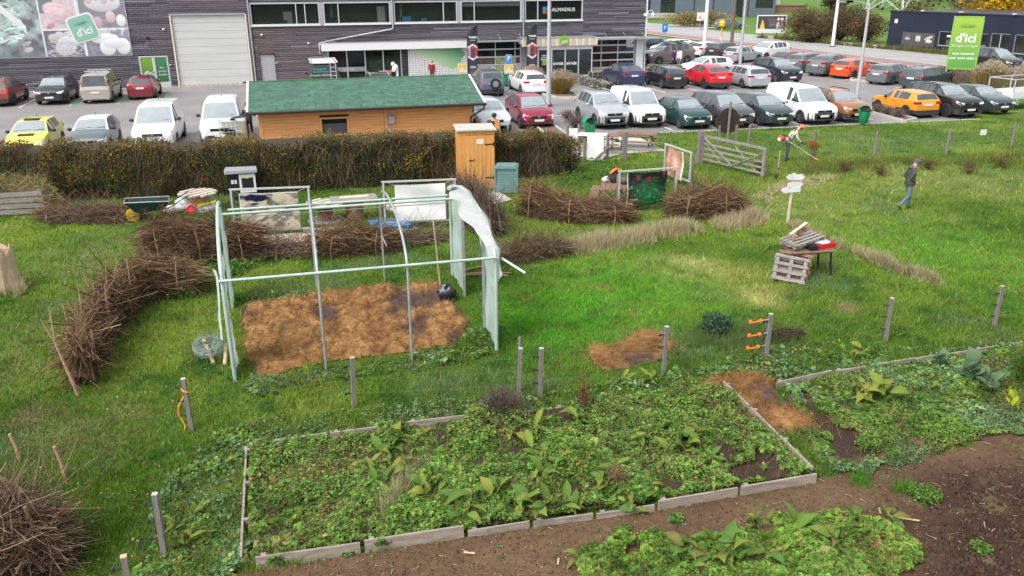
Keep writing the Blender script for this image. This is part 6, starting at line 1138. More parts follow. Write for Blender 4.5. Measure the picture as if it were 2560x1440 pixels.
# ---- log stump with hay at the left edge
ls = thing('tree_stump', 'big upright stump with straw at its foot at the left edge', 'stump', G(10, 725)); m = MB(); nst = 26; V = []
for i_, (z_, r_) in enumerate(((0, .46), (.25, .4), (.6, .35), (.95, .33), (1.1, .3))):
    for j_ in range(nst): a_ = 2*PI*j_/nst; rr = r_*(1+.16*(vnoise(j_*.9, z_*.8, 1, 2, 7)-.5)*2*(1 if j_ % 2 else .6)); V.append((rr*math.cos(a_)+.05*z_, rr*math.sin(a_), z_+(random.uniform(-.12, .1) if i_ == 4 else 0)))
m.add(V, [(i_*nst+j_, i_*nst+(j_+1) % nst, (i_+1)*nst+(j_+1) % nst, (i_+1)*nst+j_) for i_ in range(4) for j_ in range(nst)]+[tuple(range(4*nst, 5*nst))]).build('trunk', 'cut_wood', ls)
# ================================================================ VEGETATION
def dist(x, y): return np.sqrt(x*x+y*y+CH*CH)
def leaves(P, size, col, tilt=.6, aspect=.75, up=0.):
    n = len(P); yaw = rng.uniform(0, 2*PI, n); tl = rng.normal(0, tilt, n)+up; rl = rng.normal(0, tilt*.7, n); s = np.broadcast_to(size, (n,))
    f = np.stack([np.cos(yaw)*np.cos(tl), np.sin(yaw)*np.cos(tl), np.sin(tl)], 1); l = np.stack([-np.sin(yaw), np.cos(yaw), np.zeros(n)], 1); nn = np.cross(f, l); l = l*np.cos(rl)[:, None]+nn*np.sin(rl)[:, None]; nn = np.cross(f, l)
    s = s[:, None]; V = np.stack([P-f*s*.5, P+l*s*aspect*.5+nn*s*.1, P+f*s*.5, P-l*s*aspect*.5+nn*s*.1], 1).reshape(-1, 3); Q = np.arange(4*n).reshape(n, 4); C = np.repeat(np.asarray(col), 4, 0); return V, Q, C
def blades(x, y, z, h, w_, col, lean=.5):
    n = len(x); yaw = rng.uniform(0, 2*PI, n); ln = rng.normal(0, lean, n)*h; la = rng.uniform(0, 2*PI, n); dx, dy = np.cos(yaw)*w_/2, np.sin(yaw)*w_/2
    V = np.stack([np.stack([x-dx, y-dy, z], 1), np.stack([x+dx, y+dy, z], 1), np.stack([x+ln*np.cos(la), y+ln*np.sin(la), z+h], 1)], 1).reshape(-1, 3); return V, np.arange(3*n).reshape(n, 3), np.repeat(col, 3, 0)
def jitc(c, n, v=.25): c = np.broadcast_to(np.asarray(c, float), (n, 3)); return c*rng.uniform(1-v, 1+v, (n, 1))*rng.uniform(.92, 1.08, (n, 3))
def pick(cols, n, w_=None): a = np.asarray(cols, float); return a[rng.choice(len(a), n, p=None if w_ is None else np.array(w_)/np.sum(w_))]
def twigs(P, D, L, r, col, bend=.25, seg=3):
    """thin three-sided bent sticks: P start, D unit direction, L length"""
    n = len(P); L = np.broadcast_to(L, (n,)); r = np.broadcast_to(r, (n,)); a = np.cross(D, rng.normal(0, 1, (n, 3))); a /= np.linalg.norm(a, axis=1)[:, None]+1e-9; b = np.cross(D, a); bd = rng.normal(0, bend, n); V = np.zeros((n, seg+1, 3, 3))
    for k in range(seg+1):
        t = k/seg; c = P+D*(L*t)[:, None]+a*(bd*L*(t*t))[:, None]; rr = r*(1-.55*t)
        for j in range(3): q = 2*PI*j/3; V[:, k, j] = c+rr[:, None]*(math.cos(q)*a+math.sin(q)*b)
    base = np.arange(n)[:, None]*(3*(seg+1)); Q = np.concatenate([np.stack([base[:, 0]+k*3+j, base[:, 0]+k*3+(j+1) % 3, base[:, 0]+(k+1)*3+(j+1) % 3, base[:, 0]+(k+1)*3+j], 1) for k in range(seg) for j in range(3)])
    return V.reshape(-1, 3), Q, np.repeat(col, 3*(seg+1), 0)
def join(*L):
    V = []; Q = []; C = []; o = 0
    for v, q, c in L: V.append(v); Q.append(q+o); C.append(c); o += len(v)
    return np.concatenate(V), np.concatenate(Q), np.concatenate(C)
ZONES = [SOIL, BED1, BED2, HAY1, HAY2, HAY3]
PADS = [gp((1400, 392), (1480, 345), (1590, 340), (1665, 378), (1560, 385), (1500, 398)), gp((1190, 492), (1240, 478), (1282, 500), (1230, 515), (1180, 518))]
def lawnmask(x, y):
    k = (y < LOTF-.1-np.clip((x-12.7)*.05, 0, 1.2)) & ~((x < 12.6) & (y > 32.8)) & (x > -30) & (y > 3)
    for P in ZONES: k &= ~edge_wob(x, y, P, .1)
    for P in PADS: k &= ~inpoly(x, y, P)
    return k
# ---- the mown and unmown grass
n = 430000; px = rng.uniform(-330, 2890, n); py = 300+1330*rng.random(n)**.92; x, y = GA(px, py); k = lawnmask(x, y); x, y = x[k], y[k]; d = dist(x, y)
c = gcol(x, y)*1.58; cl = vnoise(x, y, 2.6, 2, 21); cl2 = vnoise(x, y, 7., 2, 22); tall = np.clip(cl*3.2-1.5, 0, 1)+np.clip(cl2*3-1.7, 0, 1)*.8
c = c*(.62+.75*cl2)[:, None]; c = jitc(c, len(x), .33); yl = rng.random(len(x)) < .05+.12*np.clip(vnoise(x, y, .8, 3, 23)*3-1.5, 0, 1); c[yl] = jitc((.3, .27, .12), yl.sum(), .35)
h = rng.uniform(.03, .075, len(x))*(1+1.4*tall)+d*.0006; V, Q, C = blades(x, y, np.zeros(len(x)), h, np.maximum(.007, d*.00105)*rng.uniform(.7, 1.5, len(x)), c, .75)
tag(npmesh('grass', V, Q, 'grassc', C), 'green meadow grass over the whole garden', 'grass', kind='stuff')
n = 1500; px = rng.uniform(-100, 700, n)**1.; py = rng.uniform(560, 1440, n); x, y = GA(px, py); k = lawnmask(x, y) & (vnoise(x, y, .7, 2, 33) > .45); x, y = x[k], y[k]; V, Q, C = leaves(np.stack([x, y, rng.uniform(.04, .08, len(x))], 1), rng.uniform(.03, .06, len(x)), jitc(pick([(.3, .16, .07), (.2, .1, .05), (.36, .27, .12), (.4, .36, .22)], len(x)), len(x), .3), .4)
tag(npmesh('fallen_leaves', V, Q, 'leafc', C), 'brown fallen leaves scattered on the left lawn', 'leaves', kind='stuff')
# ---- low weeds (ground ivy, nettles, clover) in bands and patches
def weedbed(name, label, polys, dens, hmax, cols, size=(.03, .06), gap=.25, wts=None, base=None, seed=0, edge=.15, excl=()):
    n = dens; allx = np.concatenate([np.array(P) for P in polys]); pxs, pys = PXA(allx[:, 0], allx[:, 1]); x0, x1 = max(-400, pxs.min()), min(2950, pxs.max()); y0, y1 = pys.min(), min(1640, pys.max())
    x, y = GA(rng.uniform(x0, x1, n), rng.uniform(y0, y1, n)); k = np.zeros(n, bool)
    for P in polys: k |= edge_wob(x, y, P, edge)
    for P in excl: k &= ~(edge_wob(x, y, P, .2) & (vnoise(x, y, 3, 2, 61+seed) < .62))
    m = vnoise(x, y, 2.2, 3, 30+seed)*.65+vnoise(x, y, 6.5, 2, 31+seed)*.35; k &= m > gap; x, y, m = x[k], y[k], m[k]; d = dist(x, y); bump_ = vnoise(x, y, 1.3, 2, 36+seed); z = np.clip((m-gap)*2.4, 0, 1.1)*hmax*(.35+1.3*bump_)*rng.uniform(.5, 1, len(x))+.015
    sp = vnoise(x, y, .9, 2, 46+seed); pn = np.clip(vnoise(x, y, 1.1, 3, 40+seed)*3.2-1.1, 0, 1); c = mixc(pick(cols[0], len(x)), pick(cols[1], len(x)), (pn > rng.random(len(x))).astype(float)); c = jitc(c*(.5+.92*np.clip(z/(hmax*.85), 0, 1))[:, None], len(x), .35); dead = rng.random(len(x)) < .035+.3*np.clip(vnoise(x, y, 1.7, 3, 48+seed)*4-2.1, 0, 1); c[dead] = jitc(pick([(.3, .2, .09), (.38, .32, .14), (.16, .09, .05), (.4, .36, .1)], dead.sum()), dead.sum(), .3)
    s = np.maximum(rng.uniform(*size, len(x)), d*.0016)*np.where(sp > .52, 1.45, .85)*np.where(rng.random(len(x)) < .06, 1.9, 1.)
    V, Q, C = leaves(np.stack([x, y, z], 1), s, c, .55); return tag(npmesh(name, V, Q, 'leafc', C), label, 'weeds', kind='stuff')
G1 = [(.105, .205, .038), (.14, .25, .045), (.08, .165, .035), (.19, .29, .06)]; G2 = [(.105, .2, .075), (.15, .245, .105), (.075, .15, .048), (.21, .29, .14)]
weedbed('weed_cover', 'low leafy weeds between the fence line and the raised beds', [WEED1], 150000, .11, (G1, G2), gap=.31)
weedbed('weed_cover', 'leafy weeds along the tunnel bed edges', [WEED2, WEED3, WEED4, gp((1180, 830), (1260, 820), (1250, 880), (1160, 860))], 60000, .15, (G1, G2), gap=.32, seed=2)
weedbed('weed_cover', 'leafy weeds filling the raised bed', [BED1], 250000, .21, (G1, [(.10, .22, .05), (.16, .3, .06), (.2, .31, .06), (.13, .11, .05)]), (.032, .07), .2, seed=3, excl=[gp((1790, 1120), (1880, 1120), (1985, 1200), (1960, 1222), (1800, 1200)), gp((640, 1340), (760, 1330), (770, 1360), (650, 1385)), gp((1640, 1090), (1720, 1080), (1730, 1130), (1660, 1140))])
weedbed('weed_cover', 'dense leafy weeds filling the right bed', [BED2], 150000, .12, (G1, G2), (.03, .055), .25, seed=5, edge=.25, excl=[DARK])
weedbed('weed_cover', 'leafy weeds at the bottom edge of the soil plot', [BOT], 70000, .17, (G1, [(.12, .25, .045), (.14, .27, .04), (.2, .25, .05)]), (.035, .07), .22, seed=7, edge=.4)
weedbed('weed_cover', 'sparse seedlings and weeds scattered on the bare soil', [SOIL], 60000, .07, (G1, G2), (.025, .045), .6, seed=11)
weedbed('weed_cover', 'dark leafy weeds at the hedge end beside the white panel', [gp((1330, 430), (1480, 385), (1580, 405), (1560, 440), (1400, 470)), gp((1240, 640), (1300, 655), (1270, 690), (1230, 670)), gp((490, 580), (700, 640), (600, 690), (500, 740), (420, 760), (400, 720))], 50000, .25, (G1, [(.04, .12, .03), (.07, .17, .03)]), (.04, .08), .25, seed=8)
def sprigs(label, px, py, r, n, h, cols): 
    b = G(px, py); t = rng.uniform(0, 2*PI, n); rr = r*np.sqrt(rng.random(n)); x, y = b[0]+rr*np.cos(t), b[1]+rr*np.sin(t); V, Q, C = leaves(np.stack([x, y, rng.uniform(.02, h, n)], 1), rng.uniform(.03, .06, n), jitc(pick(cols, n), n, .25), .6); o = npmesh('weed_clump', V, Q, 'leafc', C); return tag(o, label, 'weed', 'small weeds on the soil', 'stuff')
for i, (px, py, r, lab) in enumerate(((440, 1268, .2, None), (710, 1405, .1, 'tiny weed clump below the left raised bed board'), (870, 1390, .08, 'tiny weed clump below the raised bed board joint'), (1690, 1305, .12, 'weed clump on the soil under the long bed board'), (1560, 1330, .1, 'weed clump on the soil right of centre'), (2310, 1250, .24, 'round leafy clump on the dug soil'), (2170, 1120, .22, 'rounded bright clump at the dark soil strip'), (2450, 1380, .14, 'weed clump near the right bottom corner'), (1640, 1355, .18, 'wide weed clump above the bottom weeds'), (1480, 1395, .2, 'weed clump at the left tip of the bottom weeds'))):
    if lab: sprigs(lab, px, py, r, int(2500*r), r*.8, G1)
for P_, nn, lab in ((BED1, 2600, 'brown and green weed stalks standing in the raised bed'), (BOT, 500, 'weed stalks in the bottom weeds'), (BED2, 900, 'weed stalks in the right bed')):
    a_ = np.array(P_); x = rng.uniform(a_[:, 0].min(), min(16, a_[:, 0].max()), nn); y = rng.uniform(a_[:, 1].min(), a_[:, 1].max(), nn); k = inpoly(x, y, P_) & (vnoise(x, y, 1.2, 2, 57) > .42); x, y = x[k], y[k]; D = np.stack([rng.normal(0, .3, len(x)), rng.normal(0, .3, len(x)), np.ones(len(x))], 1); D /= np.linalg.norm(D, axis=1)[:, None]
    V, Q, C = twigs(np.stack([x, y, np.full(len(x), .04)], 1), D, rng.uniform(.12, .42, len(x)), .0035, jitc(pick([(.22, .13, .07), (.3, .22, .12), (.12, .17, .05), (.14, .07, .04)], len(x)), len(x), .3), .35); tag(npmesh('weed_stalks', V, Q, 'twigc', C), lab, 'weeds', kind='stuff')
# ---- bare soil
X, Y, Q = gridxy(-2.4, 13.6, 6.6, 12.2, .035)
def soilz(x, y):
    px_, py_ = PXA(x, y); dig = np.clip((px_-2150)/250, 0, 1)*np.clip((py_-1130)/80, 0, 1); return .05*(vnoise(x, y, 4, 3, 50)-.5)+(.012+.06*dig)*(vnoise(x, y, 16, 3, 51)-.35)+.012, dig
Z, dig = soilz(X, Y); k = inpoly(X, Y, SOIL) | inpoly(X, Y, BED2); k = k[Q].all(1)
C = mixc((.078, .046, .027), (.125, .078, .046), vnoise(X, Y, 1.2, 3, 52)); C = mixc(C, (.036, .02, .015), dig*.9); C = mixc(C, (.035, .022, .018), inpoly(X, Y, DARK).astype(float)*.85); C = mixc(C, (.13, .11, .05), np.clip(vnoise(X, Y, 2.5, 3, 53)*3-2, 0, .5))
npmesh('soil_plot', np.stack([X, Y, np.maximum(Z, .006)+.01], 1), Q[k], 'soil', C, smooth=True, kind='structure')
X, Y, Q = gridxy(-1.25, 7.45, 9.65, 12.82, .06); k = inpoly(X, Y, BED1)[Q].all(1); Z = .05+.06*vnoise(X, Y, 3, 3, 54); npmesh('bed_soil', np.stack([X, Y, Z], 1), Q[k], 'soil', jitc((.045, .03, .022), len(X), .2), smooth=True, kind='structure')
n = 9000; x, y = GA(rng.uniform(600, 2750, n), rng.uniform(1080, 1600, n)); k = inpoly(x, y, SOIL) & ~inpoly(x, y, BOT); x, y = x[k], y[k]; z, dg = soilz(x, y); s = rng.uniform(.008, .022, len(x))*(1+1.6*dg)
O = np.array([(1, 0, 0), (-1, 0, 0), (0, 1, 0), (0, -1, 0), (0, 0, 1), (0, 0, -1)], float); OT = np.array([(0, 2, 4), (2, 1, 4), (1, 3, 4), (3, 0, 4), (2, 0, 5), (1, 2, 5), (3, 1, 5), (0, 3, 5)])
V = (O[None]*rng.uniform(.6, 1.2, (len(x), 6, 1))*s[:, None, None]+np.stack([x, y, np.maximum(z, 0)+.015], 1)[:, None]).reshape(-1, 3); Q = (OT[None]+6*np.arange(len(x))[:, None, None]).reshape(-1, 3); c = mixc(jitc((.10, .062, .042), len(x), .4), jitc((.055, .033, .024), len(x), .3), dg); st_ = rng.random(len(x)) < .012; c[st_] = (.25, .22, .19)
tag(npmesh('soil_crumbs', V, Q, 'soil', np.repeat(c, 6, 0)), 'crumbs and small stones on the soil', 'soil', kind='stuff')
n = 1400; x, y = GA(rng.uniform(640, 2600, n), rng.uniform(1090, 1480, n)); k = inpoly(x, y, SOIL) & ~inpoly(x, y, BOT); x, y = x[k], y[k]; z, _ = soilz(x, y); a = rng.uniform(0, 6.3, len(x)); V, Q, C = twigs(np.stack([x, y, np.maximum(z, 0)+.03], 1), np.stack([np.cos(a), np.sin(a), np.zeros(len(a))], 1), rng.exponential(.05, len(x))+.02, rng.uniform(.003, .009, len(x)), jitc(pick([(.3, .22, .14), (.42, .34, .24), (.2, .13, .08)], len(x)), len(x), .2), .1)
tag(npmesh('straw_bits', V, Q, 'twigc', C), 'straw bits and wood chips scattered on the soil', 'straw', kind='stuff')
for i, (px, py, L, a, lab) in enumerate(((1160, 1388, .16, -.5, 'thick wood chip on the soil below the second bed board'), (1690, 1356, .1, .4, 'small stick above the bottom weeds'), (2240, 1300, .3, -.6, 'long stalk on the soil beside yellow leaves'), (2200, 1290, .14, 1.1, 'short stick by the long stalk'), (1395, 1420, .12, 1.2, 'curved stick at the bottom of the soil'))):
    b = G(px, py); tag(MB().tube([(b[0], b[1], .05), (b[0]+L*math.cos(a), b[1]+L*math.sin(a), .06)], .014, 6).build('stick', 'cut_wood'), lab, 'stick')
# ---- hay mulch
def haybed(name, label, P, amp, nf, seed):
    a = np.array(P); x0, y0 = a.min(0)-.2; x1, y1 = a.max(0)+.2; X, Y, Q = gridxy(x0, x1, y0, y1, .035); k = edge_wob(X, Y, P, .12)
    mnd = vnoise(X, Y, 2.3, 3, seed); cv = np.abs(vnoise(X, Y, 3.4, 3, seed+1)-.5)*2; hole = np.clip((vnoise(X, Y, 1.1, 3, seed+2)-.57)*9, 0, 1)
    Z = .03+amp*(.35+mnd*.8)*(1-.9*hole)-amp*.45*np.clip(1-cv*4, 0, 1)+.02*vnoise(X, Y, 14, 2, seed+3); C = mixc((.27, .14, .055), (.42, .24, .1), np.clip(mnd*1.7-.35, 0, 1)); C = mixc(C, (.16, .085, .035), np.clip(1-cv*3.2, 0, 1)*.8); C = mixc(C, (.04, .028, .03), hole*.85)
    ef = k.reshape(-1, len(np.unique(X))).astype(float)
    for _ in range(5): ef = (ef+np.roll(ef, 1, 0)+np.roll(ef, -1, 0)+np.roll(ef, 1, 1)+np.roll(ef, -1, 1))/5*(ef > 0)
    ef = np.clip(ef.ravel()*1.15-.15, 0, 1); Z = Z*ef
    npmesh(name, np.stack([X, Y, np.maximum(Z*ef, .006)], 1), Q[k[Q].all(1)], 'hay', C, smooth=True, kind='structure')
    n = nf; i = rng.choice(np.flatnonzero(k & (hole < .6)), n); x = X[i]+rng.uniform(-.02, .02, n); y = Y[i]+rng.uniform(-.02, .02, n); ed = ef[i] < .7; x = x+ed*rng.normal(0, .12, n); y = y+ed*rng.normal(0, .12, n); an = rng.uniform(0, 6.3, n)+vnoise(x, y, 2, 2, seed+6)*6; V, Q2, C2 = twigs(np.stack([x, y, np.maximum(Z[i], .02)+.005], 1), np.stack([np.cos(an), np.sin(an), rng.normal(.12, .25, n)], 1), rng.uniform(.05, .16, n), np.maximum(.003, dist(x, y)*.00016), C[i]*rng.uniform(.7, 1.6, (n, 1)), .5, 2)
    tag(npmesh('hay_fibres', V, Q2, 'twigc', C2), label, 'hay', kind='stuff')
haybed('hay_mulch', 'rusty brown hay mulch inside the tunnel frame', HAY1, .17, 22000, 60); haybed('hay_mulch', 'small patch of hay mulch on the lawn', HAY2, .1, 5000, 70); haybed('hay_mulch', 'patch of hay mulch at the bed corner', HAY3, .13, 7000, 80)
# ---- dry tall grass strips
def drystrip(label, pts, wd, n, h, cols):
    P = np.array([G(*p)[:2] for p in pts]); sg = np.linalg.norm(np.diff(P, axis=0), axis=1); cum = np.concatenate([[0], np.cumsum(sg)]); t = rng.uniform(0, cum[-1], n); x = np.interp(t, cum, P[:, 0]); y = np.interp(t, cum, P[:, 1]); dd = np.gradient(P, axis=0); o = rng.normal(0, wd/2.2, n); x += rng.normal(0, .05, n); y += o
    m = vnoise(x, y, 2, 2, 90); k = m > .38; x, y, m, o = x[k], y[k], m[k], o[k]; hh = h*rng.uniform(.3, 1, len(x))*(.5+m)*np.exp(-(o/wd)**2); V, Q, C = blades(x, y, np.zeros(len(x)), hh, np.maximum(.008, dist(x, y)*.0007), jitc(pick(cols, len(x)), len(x), .25), .45)
    tag(npmesh('dry_grass', V, Q, 'grassc', C), label, 'dry grass', kind='stuff')
DRY = [(.56, .46, .29), (.64, .54, .36), (.44, .35, .21), (.3, .3, .11), (.68, .6, .42)]
drystrip('pale dry grass strip running up to the direction post', [(1430, 628), (1560, 606), (1700, 580), (1800, 566), (1905, 552)], .55, 12000, .55, DRY); drystrip('pale dry grass strip right of the direction post', [(1985, 572), (2060, 605), (2150, 640), (2240, 682), (2330, 702)], .5, 11000, .42, DRY+[(.16, .2, .06)]); drystrip('dry brown grass strip at the left end by the tunnel', [(1262, 655), (1340, 640), (1440, 622)], .6, 5000, .25, [(.26, .19, .1), (.34, .26, .15), (.2, .14, .08)]); drystrip('rough tussocks along the meadow fence', [(2000, 430), (2100, 415), (2230, 408), (2400, 405), (2640, 390)], 1.5, 9000, .34, [(.2, .22, .06), (.13, .22, .04), (.34, .3, .13), (.26, .16, .06), (.12, .22, .03), (.12, .22, .03)])
drystrip('weedy grass between the small mulch patch and the orange handles', [(1700, 900), (1780, 860), (1880, 840), (1990, 835)], .9, 7000, .3, [(.14, .22, .07), (.2, .22, .1), (.1, .2, .04)]); drystrip('straw tufts in the raised bed', [(960, 1300), (1000, 1240), (1050, 1180)], .35, 1800, .4, DRY); drystrip('straw patch at the right end of the raised bed', [(1800, 1150), (1900, 1170), (1960, 1195)], .35, 2500, .12, DRY); drystrip('straw and cut grass by the roller heap', [(2080, 440), (1960, 470), (1900, 500)], .8, 4000, .15, DRY)
drystrip('straw round the stump at the left edge', [(-40, 738), (10, 742), (60, 735)], .3, 1500, .5, DRY)
drystrip('verge grass beyond the road', [(1900, 95), (2000, 103), (2100, 113), (2200, 122), (2350, 136), (2560, 158)], 1.6, 9000, .7, [(.22, .2, .07), (.28, .24, .11), (.16, .2, .05)])
for k_, (px, py) in enumerate(((330, 700), (960, 1220), (1000, 1200), (1110, 1270), (820, 1240), (1240, 850), (470, 745), (2260, 1230), (2150, 1210), (2060, 1030), (1480, 1190), (1920, 1130))):
    b = G(px, py); nn = 160; V, Q, C = blades(b[0]+rng.normal(0, .09, nn), b[1]+rng.normal(0, .09, nn), np.zeros(nn), rng.uniform(.1, .3, nn), rng.uniform(.008, .016, nn), jitc((.08, .25, .02), nn, .3), .5); tag(npmesh('grass_tuft', V, Q, 'grassc', C), 'bright green grass tuft '+['behind the curved brushwood', 'left in the raised bed middle', 'beside the tuft left in the bed middle', 'below the straw in the raised bed', 'in the left part of the raised bed', 'at the foot of the right tunnel post', 'right of the curved brushwood end', 'on the soil near the dug corner', 'on the soil right of the bed corner', 'beside the hay at the bed corner', 'among docks in the bed centre', 'inside the right bed board'][k_], 'grass tuft', 'long grass tufts')
# ---- brushwood walls and heaps
BR = [(.125, .068, .036), (.18, .105, .058), (.09, .048, .027), (.26, .165, .095), (.34, .235, .145)]
def brush(label, pts, h, wd, n, cols=BR, L=(.5, 1.4), stakes=4, sh=1.1, leaf=0, lc=None, along=1., up=.12, wts=None, bend=.3, name='brushwood_wall'):
    P = np.array([G(*p)[:2] for p in pts]); sg = np.linalg.norm(np.diff(P, axis=0), axis=1); cum = np.concatenate([[0], np.cumsum(sg)]); c0 = P.mean(0); t_ = thing(name, label, 'brushwood', (c0[0], c0[1], 0)); P = P-c0
    hs_ = np.broadcast_to(h, (len(P),)) if np.ndim(h) == 0 else np.array(h)
    t = rng.uniform(0, cum[-1], n); x = np.interp(t, cum, P[:, 0]); y = np.interp(t, cum, P[:, 1]); hh = np.interp(t, cum, hs_)*(.72+.6*vnoise(t*1.7, t*0+c0[0], 1, 3, 9)); T = np.gradient(P, axis=0); T /= np.linalg.norm(T, axis=1)[:, None]+1e-9; tx = np.interp(t, cum, T[:, 0]); ty = np.interp(t, cum, T[:, 1])
    o = rng.uniform(-.5, .5, n)*wd; z = hh*rng.random(n)**.8; o *= np.sqrt(np.clip(1-(z/(hh*1.15))**2, .1, 1)); x += -ty*o; y += tx*o; D = np.stack([tx, ty, np.zeros(n)], 1)*along*rng.choice([-1, 1], n)[:, None]+rng.normal(0, .42, (n, 3))*np.array([1, 1, .7])*np.where(rng.random(n) < .15, 2., 1.)[:, None]+np.array([0, 0, up]); D /= np.linalg.norm(D, axis=1)[:, None]; LL = rng.uniform(*L, n); dd = float(dist(c0[0], c0[1]))
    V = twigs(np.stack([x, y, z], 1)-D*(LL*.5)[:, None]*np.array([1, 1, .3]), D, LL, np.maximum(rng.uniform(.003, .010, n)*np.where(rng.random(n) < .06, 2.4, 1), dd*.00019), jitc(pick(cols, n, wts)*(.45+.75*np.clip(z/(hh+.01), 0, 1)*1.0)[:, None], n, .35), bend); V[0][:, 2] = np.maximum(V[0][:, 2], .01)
    tag(npmesh('twigs', *V[:2], 'twigc', V[2], t_), kind='stuff')
    # packed dark inside
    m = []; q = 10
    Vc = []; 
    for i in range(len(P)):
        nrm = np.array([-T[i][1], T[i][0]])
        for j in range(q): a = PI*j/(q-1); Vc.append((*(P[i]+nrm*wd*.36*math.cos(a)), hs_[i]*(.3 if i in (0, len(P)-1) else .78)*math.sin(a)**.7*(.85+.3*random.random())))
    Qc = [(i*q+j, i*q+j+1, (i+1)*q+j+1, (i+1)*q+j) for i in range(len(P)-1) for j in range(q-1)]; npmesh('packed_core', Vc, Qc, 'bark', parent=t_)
    if leaf:
        nl = leaf; i = rng.integers(0, n, nl); pl_ = np.stack([x[i], y[i], z[i]], 1)+rng.normal(0, .08, (nl, 3)); pl_[:, 2] = np.maximum(pl_[:, 2], .02); V = leaves(pl_, np.maximum(rng.uniform(.03, .06, nl), dd*.0016), jitc(pick(lc or [(.15, .07, .04), (.2, .1, .05), (.1, .05, .03), (.25, .15, .07)], nl), nl, .3), .9); tag(npmesh('dead_leaves', *V[:2], 'leafc', V[2], t_), kind='stuff')
    for k in range(stakes):
        f = (k+.5)/stakes*cum[-1]; sx, sy = np.interp(f, cum, P[:, 0]), np.interp(f, cum, P[:, 1]); ss = wd*.5*(1 if k % 2 else -1); a, b = np.interp(f, cum, T[:, 0]), np.interp(f, cum, T[:, 1]); e = (sx-b*ss, sy+a*ss); hz = np.interp(f, cum, hs_)*sh*random.uniform(.85, 1.2); MB().tube([(*e, 0), (e[0]+random.uniform(-.03, .03), e[1], hz*.5), (e[0]+random.uniform(-.1, .1), e[1], hz)], [.022, .018, .012], 6).build('stake', 'stake', t_)
    return t_
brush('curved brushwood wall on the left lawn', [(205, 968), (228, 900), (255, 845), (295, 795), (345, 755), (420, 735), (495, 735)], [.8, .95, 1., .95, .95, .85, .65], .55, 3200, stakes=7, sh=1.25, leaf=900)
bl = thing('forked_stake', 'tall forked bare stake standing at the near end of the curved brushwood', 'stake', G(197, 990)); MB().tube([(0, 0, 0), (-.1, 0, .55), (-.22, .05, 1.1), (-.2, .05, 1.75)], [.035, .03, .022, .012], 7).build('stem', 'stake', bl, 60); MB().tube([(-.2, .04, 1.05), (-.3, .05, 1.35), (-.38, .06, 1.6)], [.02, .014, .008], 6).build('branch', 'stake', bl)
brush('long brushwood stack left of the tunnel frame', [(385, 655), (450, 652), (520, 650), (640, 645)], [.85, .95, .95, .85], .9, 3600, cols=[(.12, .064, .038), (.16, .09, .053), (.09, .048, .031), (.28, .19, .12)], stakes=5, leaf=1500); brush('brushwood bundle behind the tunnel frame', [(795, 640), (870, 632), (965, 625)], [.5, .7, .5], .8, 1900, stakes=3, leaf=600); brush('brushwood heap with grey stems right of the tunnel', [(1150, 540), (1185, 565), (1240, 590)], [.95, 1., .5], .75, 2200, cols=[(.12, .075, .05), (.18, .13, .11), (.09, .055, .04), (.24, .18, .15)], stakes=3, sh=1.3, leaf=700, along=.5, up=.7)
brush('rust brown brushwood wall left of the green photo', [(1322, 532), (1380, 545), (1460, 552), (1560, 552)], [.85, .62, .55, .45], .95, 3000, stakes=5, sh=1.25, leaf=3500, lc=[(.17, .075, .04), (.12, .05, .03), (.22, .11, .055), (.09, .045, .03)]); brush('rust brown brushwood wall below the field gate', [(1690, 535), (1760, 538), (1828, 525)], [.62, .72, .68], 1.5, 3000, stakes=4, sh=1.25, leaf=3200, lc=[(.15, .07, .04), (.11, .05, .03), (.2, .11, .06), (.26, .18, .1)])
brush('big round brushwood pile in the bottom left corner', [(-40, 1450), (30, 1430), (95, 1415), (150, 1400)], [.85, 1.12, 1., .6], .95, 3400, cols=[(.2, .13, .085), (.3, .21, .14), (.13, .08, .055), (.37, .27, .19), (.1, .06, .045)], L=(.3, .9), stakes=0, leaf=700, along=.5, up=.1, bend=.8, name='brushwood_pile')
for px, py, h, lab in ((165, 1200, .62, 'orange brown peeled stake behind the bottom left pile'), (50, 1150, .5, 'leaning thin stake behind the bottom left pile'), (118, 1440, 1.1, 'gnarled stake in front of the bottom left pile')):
    b = G(px, py); tag(MB().tube([(0, 0, 0), (-.01, 0, h*.5), (-.06, 0, h)], [.035, .03, .026], 7).build('wooden_stake', 'stake', loc=(b[0], b[1], 0), smooth=50), lab, 'stake')
